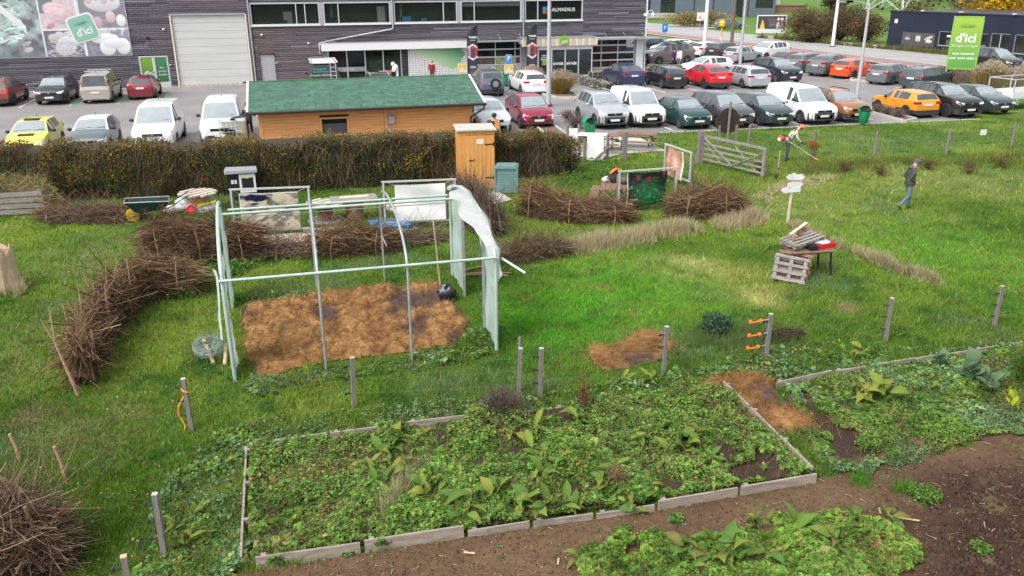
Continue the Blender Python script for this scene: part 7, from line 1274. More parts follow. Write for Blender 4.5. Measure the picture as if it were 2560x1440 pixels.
brush('low heap of stems behind the left lawn', [(120, 548), (200, 552), (270, 552), (340, 548)], [.4, .35, .4, .3], .9, 1500, cols=[(.2, .13, .09), (.26, .18, .12), (.14, .09, .06)], stakes=0, leaf=1500, lc=[(.16, .09, .06), (.22, .14, .09), (.1, .06, .04)], name='brushwood_heap'); brush('rounded hay heap behind the pallet wall', [(-40, 512), (40, 508), (95, 514), (130, 530)], [.95, 1.05, .9, .5], 1.1, 2200, cols=[(.3, .24, .11), (.36, .3, .15), (.24, .18, .09), (.14, .2, .05)], L=(.3, .7), stakes=0, along=.4, leaf=500, lc=[(.1, .2, .03), (.13, .24, .04)], name='hay_heap'); brush('flat scatter of cut twigs behind the tunnel bed', [(655, 640), (700, 640), (760, 636)], .22, .6, 700, cols=[(.24, .18, .12), (.3, .23, .16), (.15, .1, .07)], stakes=0, name='brushwood_heap'); brush('flat scatter of twigs right behind the tunnel', [(960, 612), (1030, 610), (1095, 600)], .2, .6, 700, cols=[(.24, .18, .12), (.3, .23, .16), (.15, .1, .07)], stakes=0, name='brushwood_heap'); brush('dead brush heap at the left tip of the dry grass', [(1275, 648), (1330, 640), (1400, 630)], [.3, .35, .25], .9, 1300, cols=[(.2, .15, .09), (.26, .2, .12), (.14, .1, .06)], stakes=0, leaf=600, name='brushwood_heap'); brush('dark root heap beside the orange handles', [(1925, 850), (1960, 848), (2000, 845)], .16, .35, 350, cols=[(.06, .04, .03), (.1, .065, .045)], stakes=0, L=(.2, .5), name='brushwood_heap')
# ---- the hedge
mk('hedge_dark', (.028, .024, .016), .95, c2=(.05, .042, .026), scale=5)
hd = thing('hedge', 'long autumn hedge of brown yellow and dark green leaves before the car park', 'hedge', (0, 0, 0))
HX = np.array([-32, -12, -8, -3, 3, 6, 8, 10., 10.9]); HY = np.array([35., 33.0, 32.2, 31.5, 31.3, 31.3, 31.2, 31.25, 31.5]); HH = np.array([1.9, 1.93, 1.95, 1.92, 1.95, 1.9, 1.72, 1.66, 1.35])
n = 120000; x = rng.uniform(-24, 11., n); f = rng.random(n); yf = np.interp(x, HX, HY); hz = np.interp(x, HX, HH)*(.72+.36*vnoise(x, x*0+3, 1.1, 3, 100)+.16*vnoise(x, x*0+8, 4, 2, 104))
fc = f < .62; z = np.where(fc, hz*rng.random(n)**.85, hz*rng.uniform(.88, 1.04, n)); dep = np.where(fc, np.abs(rng.normal(0, .16, n))-.1*np.sin(z*1.4), rng.uniform(0, 1.35, n)); bul = .4*(vnoise(x, z, 1.1, 3, 101)-.5)*2; y = yf+dep+bul*fc
cn_ = vnoise(x, z+y*.5, .8, 3, 102); c2_ = vnoise(x, z+y*.5, 1.7, 3, 103); top = np.clip((z/hz-.62)*2.6, 0, 1)
c = pick([(.075, .05, .028), (.10, .065, .035), (.055, .042, .022), (.09, .075, .03)], n); gm = (cn_ > .46) & (rng.random(n) < .8); c[gm] = pick([(.026, .058, .028), (.042, .085, .035), (.022, .045, .024), (.06, .1, .03)], gm.sum()); om = (c2_ > .56) & (rng.random(n) < .6); c[om] = pick([(.12, .12, .02), (.16, .15, .02), (.085, .10, .02)], om.sum()); ym = (vnoise(x, z+y, 1.2, 3, 105) > .63) & (rng.random(n) < .35); c[ym] = pick([(.38, .26, .03), (.30, .2, .03), (.2, .15, .03)], ym.sum())
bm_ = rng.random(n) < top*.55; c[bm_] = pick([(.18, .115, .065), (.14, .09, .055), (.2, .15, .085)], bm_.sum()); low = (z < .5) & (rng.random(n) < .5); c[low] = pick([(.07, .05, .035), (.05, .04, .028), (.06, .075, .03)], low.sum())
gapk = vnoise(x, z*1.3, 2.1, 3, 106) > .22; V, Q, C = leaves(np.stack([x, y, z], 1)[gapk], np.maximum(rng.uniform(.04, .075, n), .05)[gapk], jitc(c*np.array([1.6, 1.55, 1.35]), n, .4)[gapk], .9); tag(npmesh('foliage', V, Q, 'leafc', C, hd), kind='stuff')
n = 9000; x = rng.uniform(-24, 11, n); z0_ = rng.uniform(0, 1.5, n); yf = np.interp(x, HX, HY); hz = np.interp(x, HX, HH); D = np.stack([rng.normal(0, .3, n), rng.normal(0, .25, n), np.ones(n)], 1); D /= np.linalg.norm(D, axis=1)[:, None]; L = np.minimum(rng.uniform(.4, .9, n), hz-z0_+rng.exponential(.09, n)); V, Q, C = twigs(np.stack([x, yf+rng.uniform(-.12, 1.1, n), z0_], 1), D, L, rng.uniform(.006, .013, n), jitc(pick([(.13, .085, .055), (.2, .14, .09), (.27, .19, .12), (.08, .055, .04)], n), n, .3), .2); tag(npmesh('twigs', V, Q, 'twigc', C, hd), kind='stuff')
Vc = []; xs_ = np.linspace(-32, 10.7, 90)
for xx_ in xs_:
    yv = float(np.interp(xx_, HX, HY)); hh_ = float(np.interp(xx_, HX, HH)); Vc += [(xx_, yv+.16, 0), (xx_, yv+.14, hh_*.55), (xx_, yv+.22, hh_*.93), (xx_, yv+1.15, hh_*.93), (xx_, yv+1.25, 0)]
npmesh('dark_inside', Vc, [(i*5+j, i*5+j+1, (i+1)*5+j+1, (i+1)*5+j) for i in range(89) for j in range(4)], 'hedge_dark', parent=hd)  # dark shell added behind the leaves, stops see-through and stands in for shade
# ---- shrubs, plumed grasses, trees
def shrub(name, label, b, r, h, nl, cols, ls=.06, nt=60, tcol=((.14, .1, .07),), sy=1., cat='shrub', base=0., clump=.0, dens=.5, trunk=0., group=None, crown='crown'):
    t = thing(name, label, cat, (b[0], b[1], b[2] if len(b) > 2 else 0.), 0, group); u = rng.normal(0, 1, (nl, 3)); u /= np.linalg.norm(u, axis=1)[:, None]; rr = rng.random(nl)**dens; lump = .75+.5*vnoise(u[:, 0]*2+5, u[:, 1]*2+u[:, 2]*2+b[0], 1.2, 2, 110); P = u*rr[:, None]*lump[:, None]*np.array([r, r*sy, (h-base)/2])+np.array([0, 0, base+(h-base)/2]); P = P[P[:, 2] > .02]; nl = len(P)
    if nl: gk = vnoise(P[:, 0]*2.2/r, P[:, 2]*2.2/r+P[:, 1]/r, 1, 2, 120) > .3; P = P[gk]; V, Q, C = leaves(P, ls*rng.uniform(.7, 1.4, len(P)), jitc(pick(cols, len(P)), len(P), .35)*(.75+.5*vnoise(P[:, 0]*1.5/r, P[:, 2]*1.5/r, 1, 2, 121))[:, None], .9); tag(npmesh(crown, V, Q, 'leafc', C, t), kind='stuff')
    if nt: a = rng.uniform(0, 6.3, nt); sp = rng.random(nt)*.85; D = np.stack([np.cos(a)*sp*r/h*1.3, np.sin(a)*sp*r*sy/h*1.3, np.ones(nt)], 1); D /= np.linalg.norm(D, axis=1)[:, None]; V, Q, C = twigs(np.stack([np.cos(a)*.05*r, np.sin(a)*.05*r, np.full(nt, trunk)], 1), D, (h-trunk)*rng.uniform(.6, 1.02, nt), max(.004, h*.006), jitc(pick(tcol, nt), nt, .3), .15); npmesh('stems', V, Q, 'twigc', C, t)
    if trunk: MB().tube([(0, 0, 0), (.05, 0, trunk*.6), (0, 0, trunk*1.3)], [h*.03, h*.024, h*.016], 8).build('trunk', 'bark', t, 60)
    return t
shrub('dry_bush', 'grey brown dried bush beside the fence posts behind the raised bed', G(1255, 1045), .62, .62, 1500, [(.13, .1, .085), (.17, .13, .11), (.09, .1, .06)], .03, 700, ((.16, .12, .1), (.12, .085, .07), (.2, .16, .13)))
shrub('leafy_bush', 'blue green bushy plant on the lawn above the orange handles', G(1788, 835), .42, .5, 2600, [(.075, .15, .075), (.1, .19, .1), (.055, .12, .05)], .05, 40)
TW = ((.2, .16, .14), (.25, .19, .17), (.14, .11, .1))
shrub('lavender', 'grey lavender tuft in the bed left of the green bin', G(1440, 322), .75, .75, 1200, [(.17, .14, .14), (.22, .18, .18)], .05, 900, TW, 1.6); shrub('lavender', 'second lavender tuft behind the first', G(1420, 300), .6, .6, 700, [(.17, .14, .14), (.22, .18, .18)], .05, 500, TW, 1.5)
for i, (px, py) in enumerate(((2195, 285), (2218, 290), (2243, 297))): shrub('lavender', ['dry lavender tuft farthest in the bed by the orange hatchback', 'middle dry lavender tuft in the bed by the orange hatchback', 'nearest dry lavender tuft in the bed by the orange hatchback'][i], G(px, py), .55, .62, 500, [(.18, .15, .14), (.24, .2, .18)], .05, 500, TW, 1.3)
def plume(label, b, r, h, n, np_, cols, pc):
    t = thing('plumed_grass', label, 'ornamental grass', b, 0, 'plumed ornamental grasses'); a = rng.uniform(0, 6.3, n); sp = rng.random(n)**.6; D = np.stack([np.cos(a)*sp*r/h, np.sin(a)*sp*r/h, np.ones(n)], 1); D /= np.linalg.norm(D, axis=1)[:, None]; V, Q, C = twigs(np.stack([np.cos(a)*sp*r*.45, np.sin(a)*sp*r*.45, np.zeros(n)], 1), D, h*rng.uniform(.5, .95, n), .012, jitc(pick(cols, n), n, .25), .3); npmesh('blades', V, Q, 'twigc', C, t)
    a = rng.uniform(0, 6.3, np_); sp = rng.random(np_)**.6; P = np.stack([np.cos(a)*sp*r*1.1, np.sin(a)*sp*r*1.1, h*(1.05-.25*sp*sp)*rng.uniform(.85, 1.05, np_)], 1); m = 9; P2 = np.repeat(P, m, 0)+rng.normal(0, .05, (np_*m, 3)); V, Q, C = leaves(P2, .07, jitc(pc, np_*m, .25), 1.); npmesh('plumes', V, Q, 'leafc', C, t)
PB = [(.32, .2, .05), (.28, .2, .07), (.2, .2, .06), (.38, .26, .1)]
plume('left clump of plumed grass before the entrance', (16.5, 57.7, .1), .75, 1.5, 700, 260, [(.36, .25, .15), (.3, .2, .1)], (.5, .38, .3)); plume('right clump of plumed grass before the entrance', (17.7, 54.9, .1), .95, 1.45, 1100, 240, PB, (.48, .38, .3)); plume('plumed grass by the trailer', (*G(2468, 238)[:2], 0), 1.0, 2.1, 1000, 330, PB, (.56, .47, .34)); plume('plumed grass at the right edge behind the trailer', (*G(2545, 243)[:2], 0), 1.1, 1.9, 700, 260, PB, (.52, .44, .33))
def roadhedge(label, pts, h, wd, n, cols, ls=.09):
    P = np.array([G(*p)[:2] for p in pts]); t = thing('low_hedge', label, 'hedge', (P[0][0], P[0][1], 0)); sg = np.linalg.norm(np.diff(P, axis=0), axis=1); cum = np.concatenate([[0], np.cumsum(sg)]); q = rng.uniform(0, cum[-1], n); x = np.interp(q, cum, P[:, 0])-P[0][0]+rng.uniform(-.5, .5, n)*wd; y = np.interp(q, cum, P[:, 1])-P[0][1]+rng.uniform(-.5, .5, n)*wd; z = h*rng.random(n)**.7*(.85+.3*vnoise(x, y, .8, 2)); V, Q, C = leaves(np.stack([x, y, z], 1), ls*rng.uniform(.7, 1.3, n), jitc(pick(cols, n), n, .35), .9); tag(npmesh('foliage', V, Q, 'leafc', C, t), kind='stuff'); m = MB()
    for a, b in zip(P[:-1], P[1:]): m.bar((*(a-P[0]), h*.42), (*(b-P[0]), h*.42), wd*.6, h*.8)
    m.build('dark_inside', 'bark', t)
roadhedge('low brown hedge between the roadside cars and the road', [(1800, 130), (1870, 137), (1970, 150), (2100, 166), (2230, 183), (2360, 202)], .62, .9, 9000, [(.1, .06, .04), (.16, .09, .055), (.07, .05, .035), (.2, .11, .06)]); roadhedge('grey brown hedge under the tall green sign', [(2335, 206), (2380, 214), (2430, 222), (2480, 232)], 1.25, 1.2, 5000, [(.13, .1, .08), (.18, .14, .12), (.08, .065, .055), (.25, .2, .17)])
BRN = [(.16, .1, .065), (.22, .14, .085), (.14, .115, .05), (.2, .165, .075)]
for i, (px, py, r, h, cs, lab) in enumerate(((2008, 100, 3.6, 4.2, BRN, 'rust brown bush right of the billboard'), (2095, 100, 4.6, 4.2, [(.15, .13, .07), (.2, .15, .085), (.12, .105, .05)], 'large olive brown bush left of the navy shop'), (2160, 104, 3.2, 3.6, BRN, 'reddish bush touching the navy shop'), (2040, 104, 2.6, 2.2, [(.16, .12, .06), (.12, .1, .05)], 'low brown bush between the two roadside bushes'))): b = G(px, py+2); shrub('roadside_bush', lab, b, r, h, 3800, cs, .2, 260, ((.12, .08, .06),), .7)
for i, (px, py, r, h, lab) in enumerate(((1720, 66, 4.5, 2.4, 'left mound of straw coloured grass before the slate office'), (1775, 66, 4.5, 2.6, 'right mound of straw coloured grass before the slate office'))): shrub('straw_mound', lab, G(px, py), r, h, 3500, [(.4, .3, .12), (.34, .25, .1), (.45, .36, .18), (.25, .24, .08)], .22, 0, sy=.6)
sg_ = thing('yard_sign', 'small white sign on a post before the straw mounds', 'sign', G(1750, 68)); MB().tube([(0, 0, 0), (0, 0, 1.5)], .07, 6).build('post', 'wood_post', sg_); B('board', 'paper', sg_, -.7, .7, -.1, -.05, 1.0, 2.3)
def hl(px, py): q = G(px, py); return (q[0], q[1], float(hillz(q[0], q[1]))-.1)
def atd(px, py, D): # point on the hill at a horizontal distance D in the direction of the pixel
    q = G(px, 200); k = D/math.hypot(q[0], q[1]); return (q[0]*k, q[1]*k, float(hillz(q[0]*k, q[1]*k))-.2)
shrub('hill_tree', 'dark bare tree on the hillside field', atd(2062, 0, 150), 2.2, 6.5, 1800, [(.06, .055, .03), (.09, .07, .04)], .3, 160, ((.08, .06, .045),), cat='tree', base=1.5, trunk=2.); shrub('yellow_tree', 'bright yellow leaved tree behind the navy shop', atd(2462, 0, 118), 5.2, 9., 5200, [(.62, .38, .015), (.5, .3, .02), (.7, .48, .04)], .32, 200, ((.2, .14, .06),), cat='tree', base=1.6, trunk=2.4)
shrub('roadside_bush', 'olive bush behind the navy shop roof by the pylon', atd(2268, 0, 112), 2.4, 5.2, 1600, [(.12, .13, .03), (.15, .11, .04)], .28, 90, cat='shrub'); shrub('roadside_bush', 'mauve brown bush behind the navy shop roof', atd(2390, 0, 125), 3., 5.6, 1500, [(.12, .09, .08), (.16, .12, .1)], .3, 90, cat='shrub'); shrub('roadside_bush', 'dark bush on the field behind the roadside bushes', atd(2110, 0, 128), 3., 4.2, 1500, [(.08, .06, .045), (.07, .07, .035)], .3, 90)
n = 12000; a = rng.uniform(0, 1, n); bx = np.array([atd(2280, 0, 260), atd(2420, 0, 215), atd(2560, 0, 190), atd(2760, 0, 175)]); x = np.interp(a, [0, .4, .7, 1], bx[:, 0])+rng.normal(0, 9, n); y = np.interp(a, [0, .4, .7, 1], bx[:, 1])+rng.normal(0, 9, n)+10; z = hillz(x, y)+rng.uniform(0, 9, n)*(.5+vnoise(x, y, .12, 2, 4)); V, Q, C = leaves(np.stack([x, y, z], 1), rng.uniform(.5, 1., n), jitc(pick([(.075, .055, .035), (.1, .075, .045), (.05, .045, .025), (.13, .1, .04)], n), n, .3), .9); tag(npmesh('woodland', V, Q, 'leafc', C), 'brown autumn wood on the hilltop', 'wood', kind='stuff')
rr_ = thing('red_roof_house', 'low dark red roof behind the navy shop at the right edge', 'house', atd(2590, 0, 150), rad(-30)); B('wall', 'cream', rr_, -4, 4, 0, 6, 0, 2.2); MB().prism([(-.6, 2.2), (6.6, 2.2), (3, 3.6)], -4.5, 4.5, 'x').build('roof', 'cl_red', rr_)
# ---- big-leaved plants (docks, kale, chard)
def leafmesh(L, W, cols, droop, ruf=0.):
    V = []; C = []; N = 7
    for i in range(N):
        t = i/(N-1); w_ = W/2*(math.sin(PI*min(1, t*1.02+.06))**.8) if t < .99 else .004; zc = L*(.55*t-droop*t*t); xx_ = L*t*(1-.25*droop*t)
        for s in (-1, 0, 1): V.append((xx_, s*w_, zc+abs(s)*w_*.3+ruf*random.uniform(-1, 1))); C.append(np.array(cols[0])*(1-t)+np.array(cols[1])*t if s else np.array(cols[0])*1.25)
    Q = [(i*3+j, i*3+j+1, (i+1)*3+j+1, (i+1)*3+j) for i in range(N-1) for j in range(2)]; o = npmesh('leaf', V, Q, 'leafc', C, smooth=True); me = o.data; bpy.data.objects.remove(o); return me
LD = [leafmesh(.26, .09, ((.12, .24, .05), (.2, .28, .07)), 1.05, .008), leafmesh(.32, .1, ((.2, .3, .05), (.3, .22, .08)), .4, .01), leafmesh(.34, .12, ((.14, .24, .045), (.18, .27, .06)), .5), leafmesh(.3, .13, ((.19, .27, .055), (.27, .3, .08)), .75), leafmesh(.36, .13, ((.11, .21, .045), (.16, .25, .07)), .6), leafmesh(.28, .11, ((.24, .28, .05), (.34, .27, .07)), .85), leafmesh(.3, .11, ((.17, .2, .05), (.24, .13, .05)), .95)]
LK = [leafmesh(.26, .2, ((.11, .19, .1), (.15, .24, .13)), .3, .012), leafmesh(.24, .18, ((.14, .22, .12), (.2, .28, .17)), .5, .012)]
LY = [leafmesh(.2, .07, ((.3, .38, .03), (.42, .45, .05)), .4), leafmesh(.17, .06, ((.26, .36, .03), (.4, .42, .04)), .6)]
def rosette(name, label, px, py, nl, s, LM, cat='plant', group='dock plants', z=.06, up=(.0, .5)):
    b = G(px, py); t = thing(name, label, cat, (b[0], b[1], z), 0, group)
    for k in range(nl):
        o = ob('leaf', random.choice(LM), None, t); sc = s*random.uniform(.45, 1.25); o.scale = (sc, sc*random.uniform(.7, 1.2), sc*random.uniform(.6, 1.3)); o.rotation_euler = (random.uniform(-.6, .6), -random.uniform(up[0]-.15, up[1]+.3), 2*PI*(k+random.random()*1.6)/nl); o.location = (random.uniform(-.13, .13)*s, random.uniform(-.13, .13)*s, random.uniform(-.02, .12)*s)
    return t
DK = [(960, 1155, 9, 1.1), (1000, 1120, 10, 1.2), (930, 1195, 8, 1.), (1010, 1185, 9, 1.15), (1060, 1110, 6, .9), (1075, 1235, 9, 1.1), (950, 1240, 6, .9), (920, 1265, 8, .7), (1170, 1090, 6, .9), (1120, 1290, 10, 1.15), (1180, 1300, 9, 1.1), (1250, 1250, 11, 1.2), (1310, 1280, 9, 1.1), (1350, 1300, 9, 1.1), (1400, 1290, 8, 1.), (1440, 1280, 9, 1.1), (1350, 1220, 8, 1.), (1420, 1150, 8, 1.), (1390, 1190, 8, 1.), (1500, 1230, 8, 1.), (1560, 1280, 8, .9), (1330, 1090, 7, .9), (1450, 1070, 8, 1.), (1480, 1130, 7, .9), (1340, 1150, 7, 1.), (1730, 1125, 11, 1.25), (1770, 1170, 8, 1.), (1690, 1150, 7, .9), (1620, 1240, 7, .9), (1790, 1225, 6, .9), (2190, 1000, 12, 1.5), (2150, 995, 8, 1.2), (1620, 960, 7, .9), (1560, 965, 7, .9), (2110, 905, 6, 1.1), (2170, 893, 6, 1.1), (1690, 1400, 9, 1.2), (1790, 1395, 10, 1.3), (1830, 1420, 9, 1.2), (1990, 1340, 9, 1.1), (2060, 1360, 9, 1.1), (2120, 1320, 8, 1.), (2170, 1345, 8, 1.), (2230, 1310, 5, 1.), (1720, 1425, 8, 1.1), (1930, 1400, 8, 1.), (2080, 1420, 8, 1.1), (1460, 1425, 6, .9), (1900, 1320, 6, .8), (500, 1290, 5, .8), (440, 1330, 6, .8), (460, 1370, 6, .8), (520, 1340, 4, .7), (1280, 1105, 6, .9), (600, 1170, 5, .8), (1590, 1130, 7, .9), (1545, 1190, 8, .9)]
ORD = ['first', 'second', 'third', 'fourth', 'fifth', 'sixth', 'seventh', 'eighth', 'ninth', 'tenth', 'eleventh', 'twelfth', 'thirteenth', 'fourteenth', 'fifteenth', 'sixteenth', 'seventeenth', 'eighteenth', 'nineteenth', 'twentieth']
def dzone(px, py):
    q = G(px, py)
    if px < 610: return 'in the weeds left of the raised bed'
    if inpoly(np.array([q[0]]), np.array([q[1]]), BED1)[0]: return 'in the near third of the raised bed' if q[1] < 10.75 else 'in the middle of the raised bed' if q[1] < 11.75 else 'in the far third of the raised bed'
    return 'in the weeds at the bottom edge' if py > 1290 else 'along the far edge of the beds'
DKZ = [dzone(a[0], a[1]) for a in DK]; DKL = ['yellowing dock plant, '+ORD[sum(1 for k in range(len(DK)) if DKZ[k] == DKZ[i] and (DK[k][0], k) < (DK[i][0], i))]+' from the left '+DKZ[i] for i in range(len(DK))]
for i, (px, py, nl, s) in enumerate(DK):
    big = {30: 'largest pale green dock plant in the right bed', 25: 'big pale dock plant near the far right corner of the raised bed'}.get(i)
    t = rosette('dock_plant', big or DKL[i], px, py, nl+2, s*1.02, LD, z=.13 if inpoly(np.array([G(px, py)[0]]), np.array([G(px, py)[1]]), BED1)[0] else .08)
    if big: del t['group']
for px, py, s, lab in ((2425, 955, 1.5, 'large blue green kale in the right bed'), (2455, 975, 1.1, 'smaller kale right of the large one'), (2350, 925, 1., 'small kale by the far board of the right bed'), (2480, 990, .8, 'tiny kale at the right of the bed')): rosette('kale_plant', lab, px, py, 12, s, LK, group='kale plants', z=.12, up=(.2, .9))
rosette('chard_plant', 'bright yellow green plant near the right edge', 2532, 1030, 16, 1.3, LY, group=None, z=.1, up=(.3, 1.1))
shrub('reddish_stalks', 'rusty dock stalk with seeds at the far edge of the raised bed', G(1458, 1030), .14, .75, 260, [(.16, .07, .035), (.22, .11, .05)], .035, 24, ((.2, .09, .05),), cat='plant'); shrub('reddish_stalks', 'brown seed stalks in the raised bed centre', G(1540, 1230), .22, .5, 500, [(.26, .19, .1), (.2, .14, .08)], .03, 60, ((.24, .16, .09),), cat='plant'); shrub('fennel', 'feathery green fennel at the right edge of the bed', G(2555, 960), .35, .8, 900, [(.06, .14, .03), (.09, .18, .04)], .04, 200, ((.09, .16, .03), (.14, .22, .04)), cat='plant')
for i, (px, py) in enumerate(((1900, 430), (2110, 430), (2200, 440), (2320, 425), (2420, 435), (2500, 420))): shrub('wild_shrub', ['small brown shrub right of the thin cane by the gate', 'reddish shrub in the rough grass below the second fence post', 'brown shrub in the rough grass above the walking man', 'tall brown shrub in the rough grass left of the notice', 'brown shrub in the rough grass below the notice', 'brown shrub in the rough grass near the right edge'][i], G(px, py), .45, .55, 450, [(.2, .11, .05), (.14, .12, .04), (.1, .13, .04)], .05, 70, ((.16, .11, .07),), cat='shrub')
shrub('dead_flowers', 'tall dead flower stalks with orange brown heads at the fence post', G(2028, 402), .35, .95, 420, [(.36, .2, .05), (.28, .14, .05)], .06, 30, ((.25, .16, .08),), cat='plant', base=.4)
cn2 = thing('thin_cane', 'thin pale cane with a small red tag near the gate', 'cane', G(1942, 445)); MB().tube([(0, 0, 0), (.02, 0, 1.1)], .012, 5).build('stem', 'wood_pale', cn2); B('tag', 'lamp_red', cn2, -.01, .05, -.03, .01, .32, .42); shrub('dry_tuft', 'dry tuft round the thin cane', G(1940, 447), .22, .3, 200, [(.24, .19, .12), (.2, .16, .1)], .04, 60, ((.24, .18, .12),), cat='plant')
# ================================================================ PEOPLE
def person(label, loc, rz, J, top, leg, hair='hair', shoe='shoe', scale=1., coat=None, group=None, hood=None, glove='skin'):
    """J: joint positions (x forward, y left, z up). One continuous skinned body; zones of clothing by the nearest bone."""
    t = thing('person', label, 'person', loc, rz, group); V = []; E_ = []; R = []
    def vtx(p, r): V.append(tuple(p)); R.append(r); return len(V)-1
    A = {k: np.array(v, float) for k, v in J.items()}
    pel = vtx(A['pelvis'], (.135, .165)); ch = vtx(A['pelvis']*.45+A['chest']*.55, (.12, .15)); cs = vtx(A['chest'], (.13, .175)); nk = vtx(A['neck'], (.062, .062)); hb = vtx(A['neck']*.45+A['head']*.55, (.085, .078)); hc = vtx(A['head'], (.105, .085)); htop = vtx(A['head']+(A['head']-A['neck'])/np.linalg.norm(A['head']-A['neck'])*.09, (.07, .06))
    for a, b in ((pel, ch), (ch, cs), (cs, nk), (nk, hb), (hb, hc), (hc, htop)): E_.append((a, b))
    bones = [(A['pelvis'], A['chest'], 0), (A['chest'], A['neck'], 0), (A['neck'], A['head'], 2), (A['head'], A['head']+(A['head']-A['neck'])*.6, 2)]
    for s in 'lr':
        sh_ = vtx(A['sh'+s], (.078, .078)); el = vtx(A['el'+s], (.055, .055)); wr = vtx(A['wr'+s], (.042, .04)); E_ += [(cs, sh_), (sh_, el), (el, wr)]; dr_ = A['wr'+s]-A['el'+s]; dr_ /= np.linalg.norm(dr_); hn = vtx(A['wr'+s]+dr_*.07, (.045, .028)); E_.append((wr, hn)); bones += [(A['sh'+s], A['el'+s], 0), (A['el'+s], A['wr'+s]-dr_*.02, 0), (A['wr'+s], A['wr'+s]+dr_*.2, 3), (A['chest'], A['sh'+s], 0)]
        sd = np.cross(dr_, (0, 0, 1.)); sd = sd/(np.linalg.norm(sd)+1e-6); cu = np.cross(sd, dr_)*(-1)
        for k in range(4):
            b0 = A['wr'+s]+dr_*.085+sd*(.027-.018*k); Lf = (.07, .08, .075, .058)[k]; f1 = vtx(b0, (.0095, .0095)); f2 = vtx(b0+dr_*Lf*.55+cu*.012, (.0085, .0085)); f3 = vtx(b0+dr_*Lf*.85+cu*.035, (.007, .007)); E_ += [(hn, f1), (f1, f2), (f2, f3)]
        th0 = vtx(A['wr'+s]+dr_*.05+sd*.045, (.011, .011)); th1 = vtx(A['wr'+s]+dr_*.085+sd*.062+cu*.02, (.009, .009)); E_ += [(hn, th0), (th0, th1)]
        hp = vtx(A['hip'+s], (.1, .1)); kn = vtx(A['kn'+s], (.066, .066)); an = vtx(A['an'+s], (.05, .05)); E_ += [(pel, hp), (hp, kn), (kn, an)]; ft = A['toe'+s]-A['an'+s]; heel = vtx(A['an'+s]+np.array([0, 0, -.03])-ft*.1, (.045, .045)); to = vtx(A['toe'+s], (.036, .046)); E_ += [(an, heel), (heel, to)]
        bones += [(A['pelvis']-np.array([0, 0, .05]), A['hip'+s], 1), (A['hip'+s], A['kn'+s], 1), (A['kn'+s], A['an'+s]+np.array([0, 0, .02]), 1), (A['an'+s]-np.array([0, 0, .05]), A['toe'+s], 4)]
    me = bpy.data.meshes.new('body'); me.from_pydata(V, E_, []); o = bpy.data.objects.new('body', me); COL.objects.link(o); md = o.modifiers.new('skin', 'SKIN'); md.use_smooth_shade = True
    if not me.skin_vertices: bpy.context.view_layer.objects.active = o; bpy.ops.mesh.customdata_skin_add()
    sk = me.skin_vertices[0].data
    for i, r in enumerate(R): sk[i].radius = r
    sk[0].use_root = True; s2 = o.modifiers.new('sub', 'SUBSURF'); s2.levels = 1; s2.render_levels = 1
    dg = bpy.context.evaluated_depsgraph_get(); m2 = bpy.data.meshes.new_from_object(o.evaluated_get(dg)); bpy.data.objects.remove(o); m2.materials.clear()
    for k in (top, leg, 'skin', glove, shoe): m2.materials.append(M(k))
    cc = np.zeros(len(m2.polygons)*3, np.float32); m2.polygons.foreach_get('center', cc); cc = cc.reshape(-1, 3); best = np.full(len(cc), 9.); idx = np.zeros(len(cc), int)
    for a, b, k in bones:
        d = b-a; tt = np.clip(((cc-a)@d)/(d@d+1e-9), 0, 1); q = np.linalg.norm(cc-(a+tt[:, None]*d), axis=1)*(1. if k in (0, 1) else .85); u = q < best; best[u] = q[u]; idx[u] = k
    m2.polygons.foreach_set('material_index', idx.astype(np.int32)); m2.polygons.foreach_set('use_smooth', np.ones(len(cc), bool)); m2.update(); b_ = bpy.data.objects.new('body', m2); COL.objects.link(b_); b_.parent = t
    H = A['head']; up = (H-A['neck'])/np.linalg.norm(H-A['neck']); fx = np.array(J.get('face', (1, 0, 0)), float); fx -= up*(fx@up); fx /= np.linalg.norm(fx); ly = np.cross(up, fx)
    def hp3(a, b, c): return tuple(H+fx*a+ly*b+up*c)
    f = MB().ball(hp3(.1, 0, -.005), .018, 6, 4, (1.2, 1, 1.3)).build('nose', 'skin', t, 60)
    for s in (-1, 1): MB().ball(hp3(.0, s*.083, 0), .026, 6, 4, (.8, .5, 1.2)).build('ear', 'skin', t, 60); MB().ball(hp3(.088, s*.033, .022), .011, 6, 4).build('eye', 'black', t, 60)
    MB().ball(hp3(.088, 0, -.05), .02, 6, 4, (.5, 1.3, .35)).build('mouth', 'cl_red', t, 60)
    if hair: 
        m = MB(); Rm = np.stack([fx, ly, up], 1); prof = [(.112, -.03), (.116, .02), (.11, .07), (.085, .115), (.04, .135), (.005, .14)]; m.lathe(prof, 12, H-fx*.018, Rm); m.build('hair', hair, t, 60)
    t.scale = (scale,)*3; return t, A, (H, fx, ly, up)
def stand(**k):
    J = dict(pelvis=(0, 0, .95), chest=(0, 0, 1.32), neck=(0, 0, 1.5), head=(.02, 0, 1.64), shl=(0, .19, 1.4), shr=(0, -.19, 1.4), ell=(-.03, .24, 1.12), elr=(-.03, -.24, 1.12), wrl=(.04, .24, .88), wrr=(.04, -.24, .88), hipl=(0, .095, .88), hipr=(0, -.095, .88), knl=(.02, .1, .5), knr=(.02, -.1, .5), anl=(0, .1, .1), anr=(0, -.1, .1), toel=(.15, .11, .04), toer=(.15, -.11, .04)); J.update(k); return J
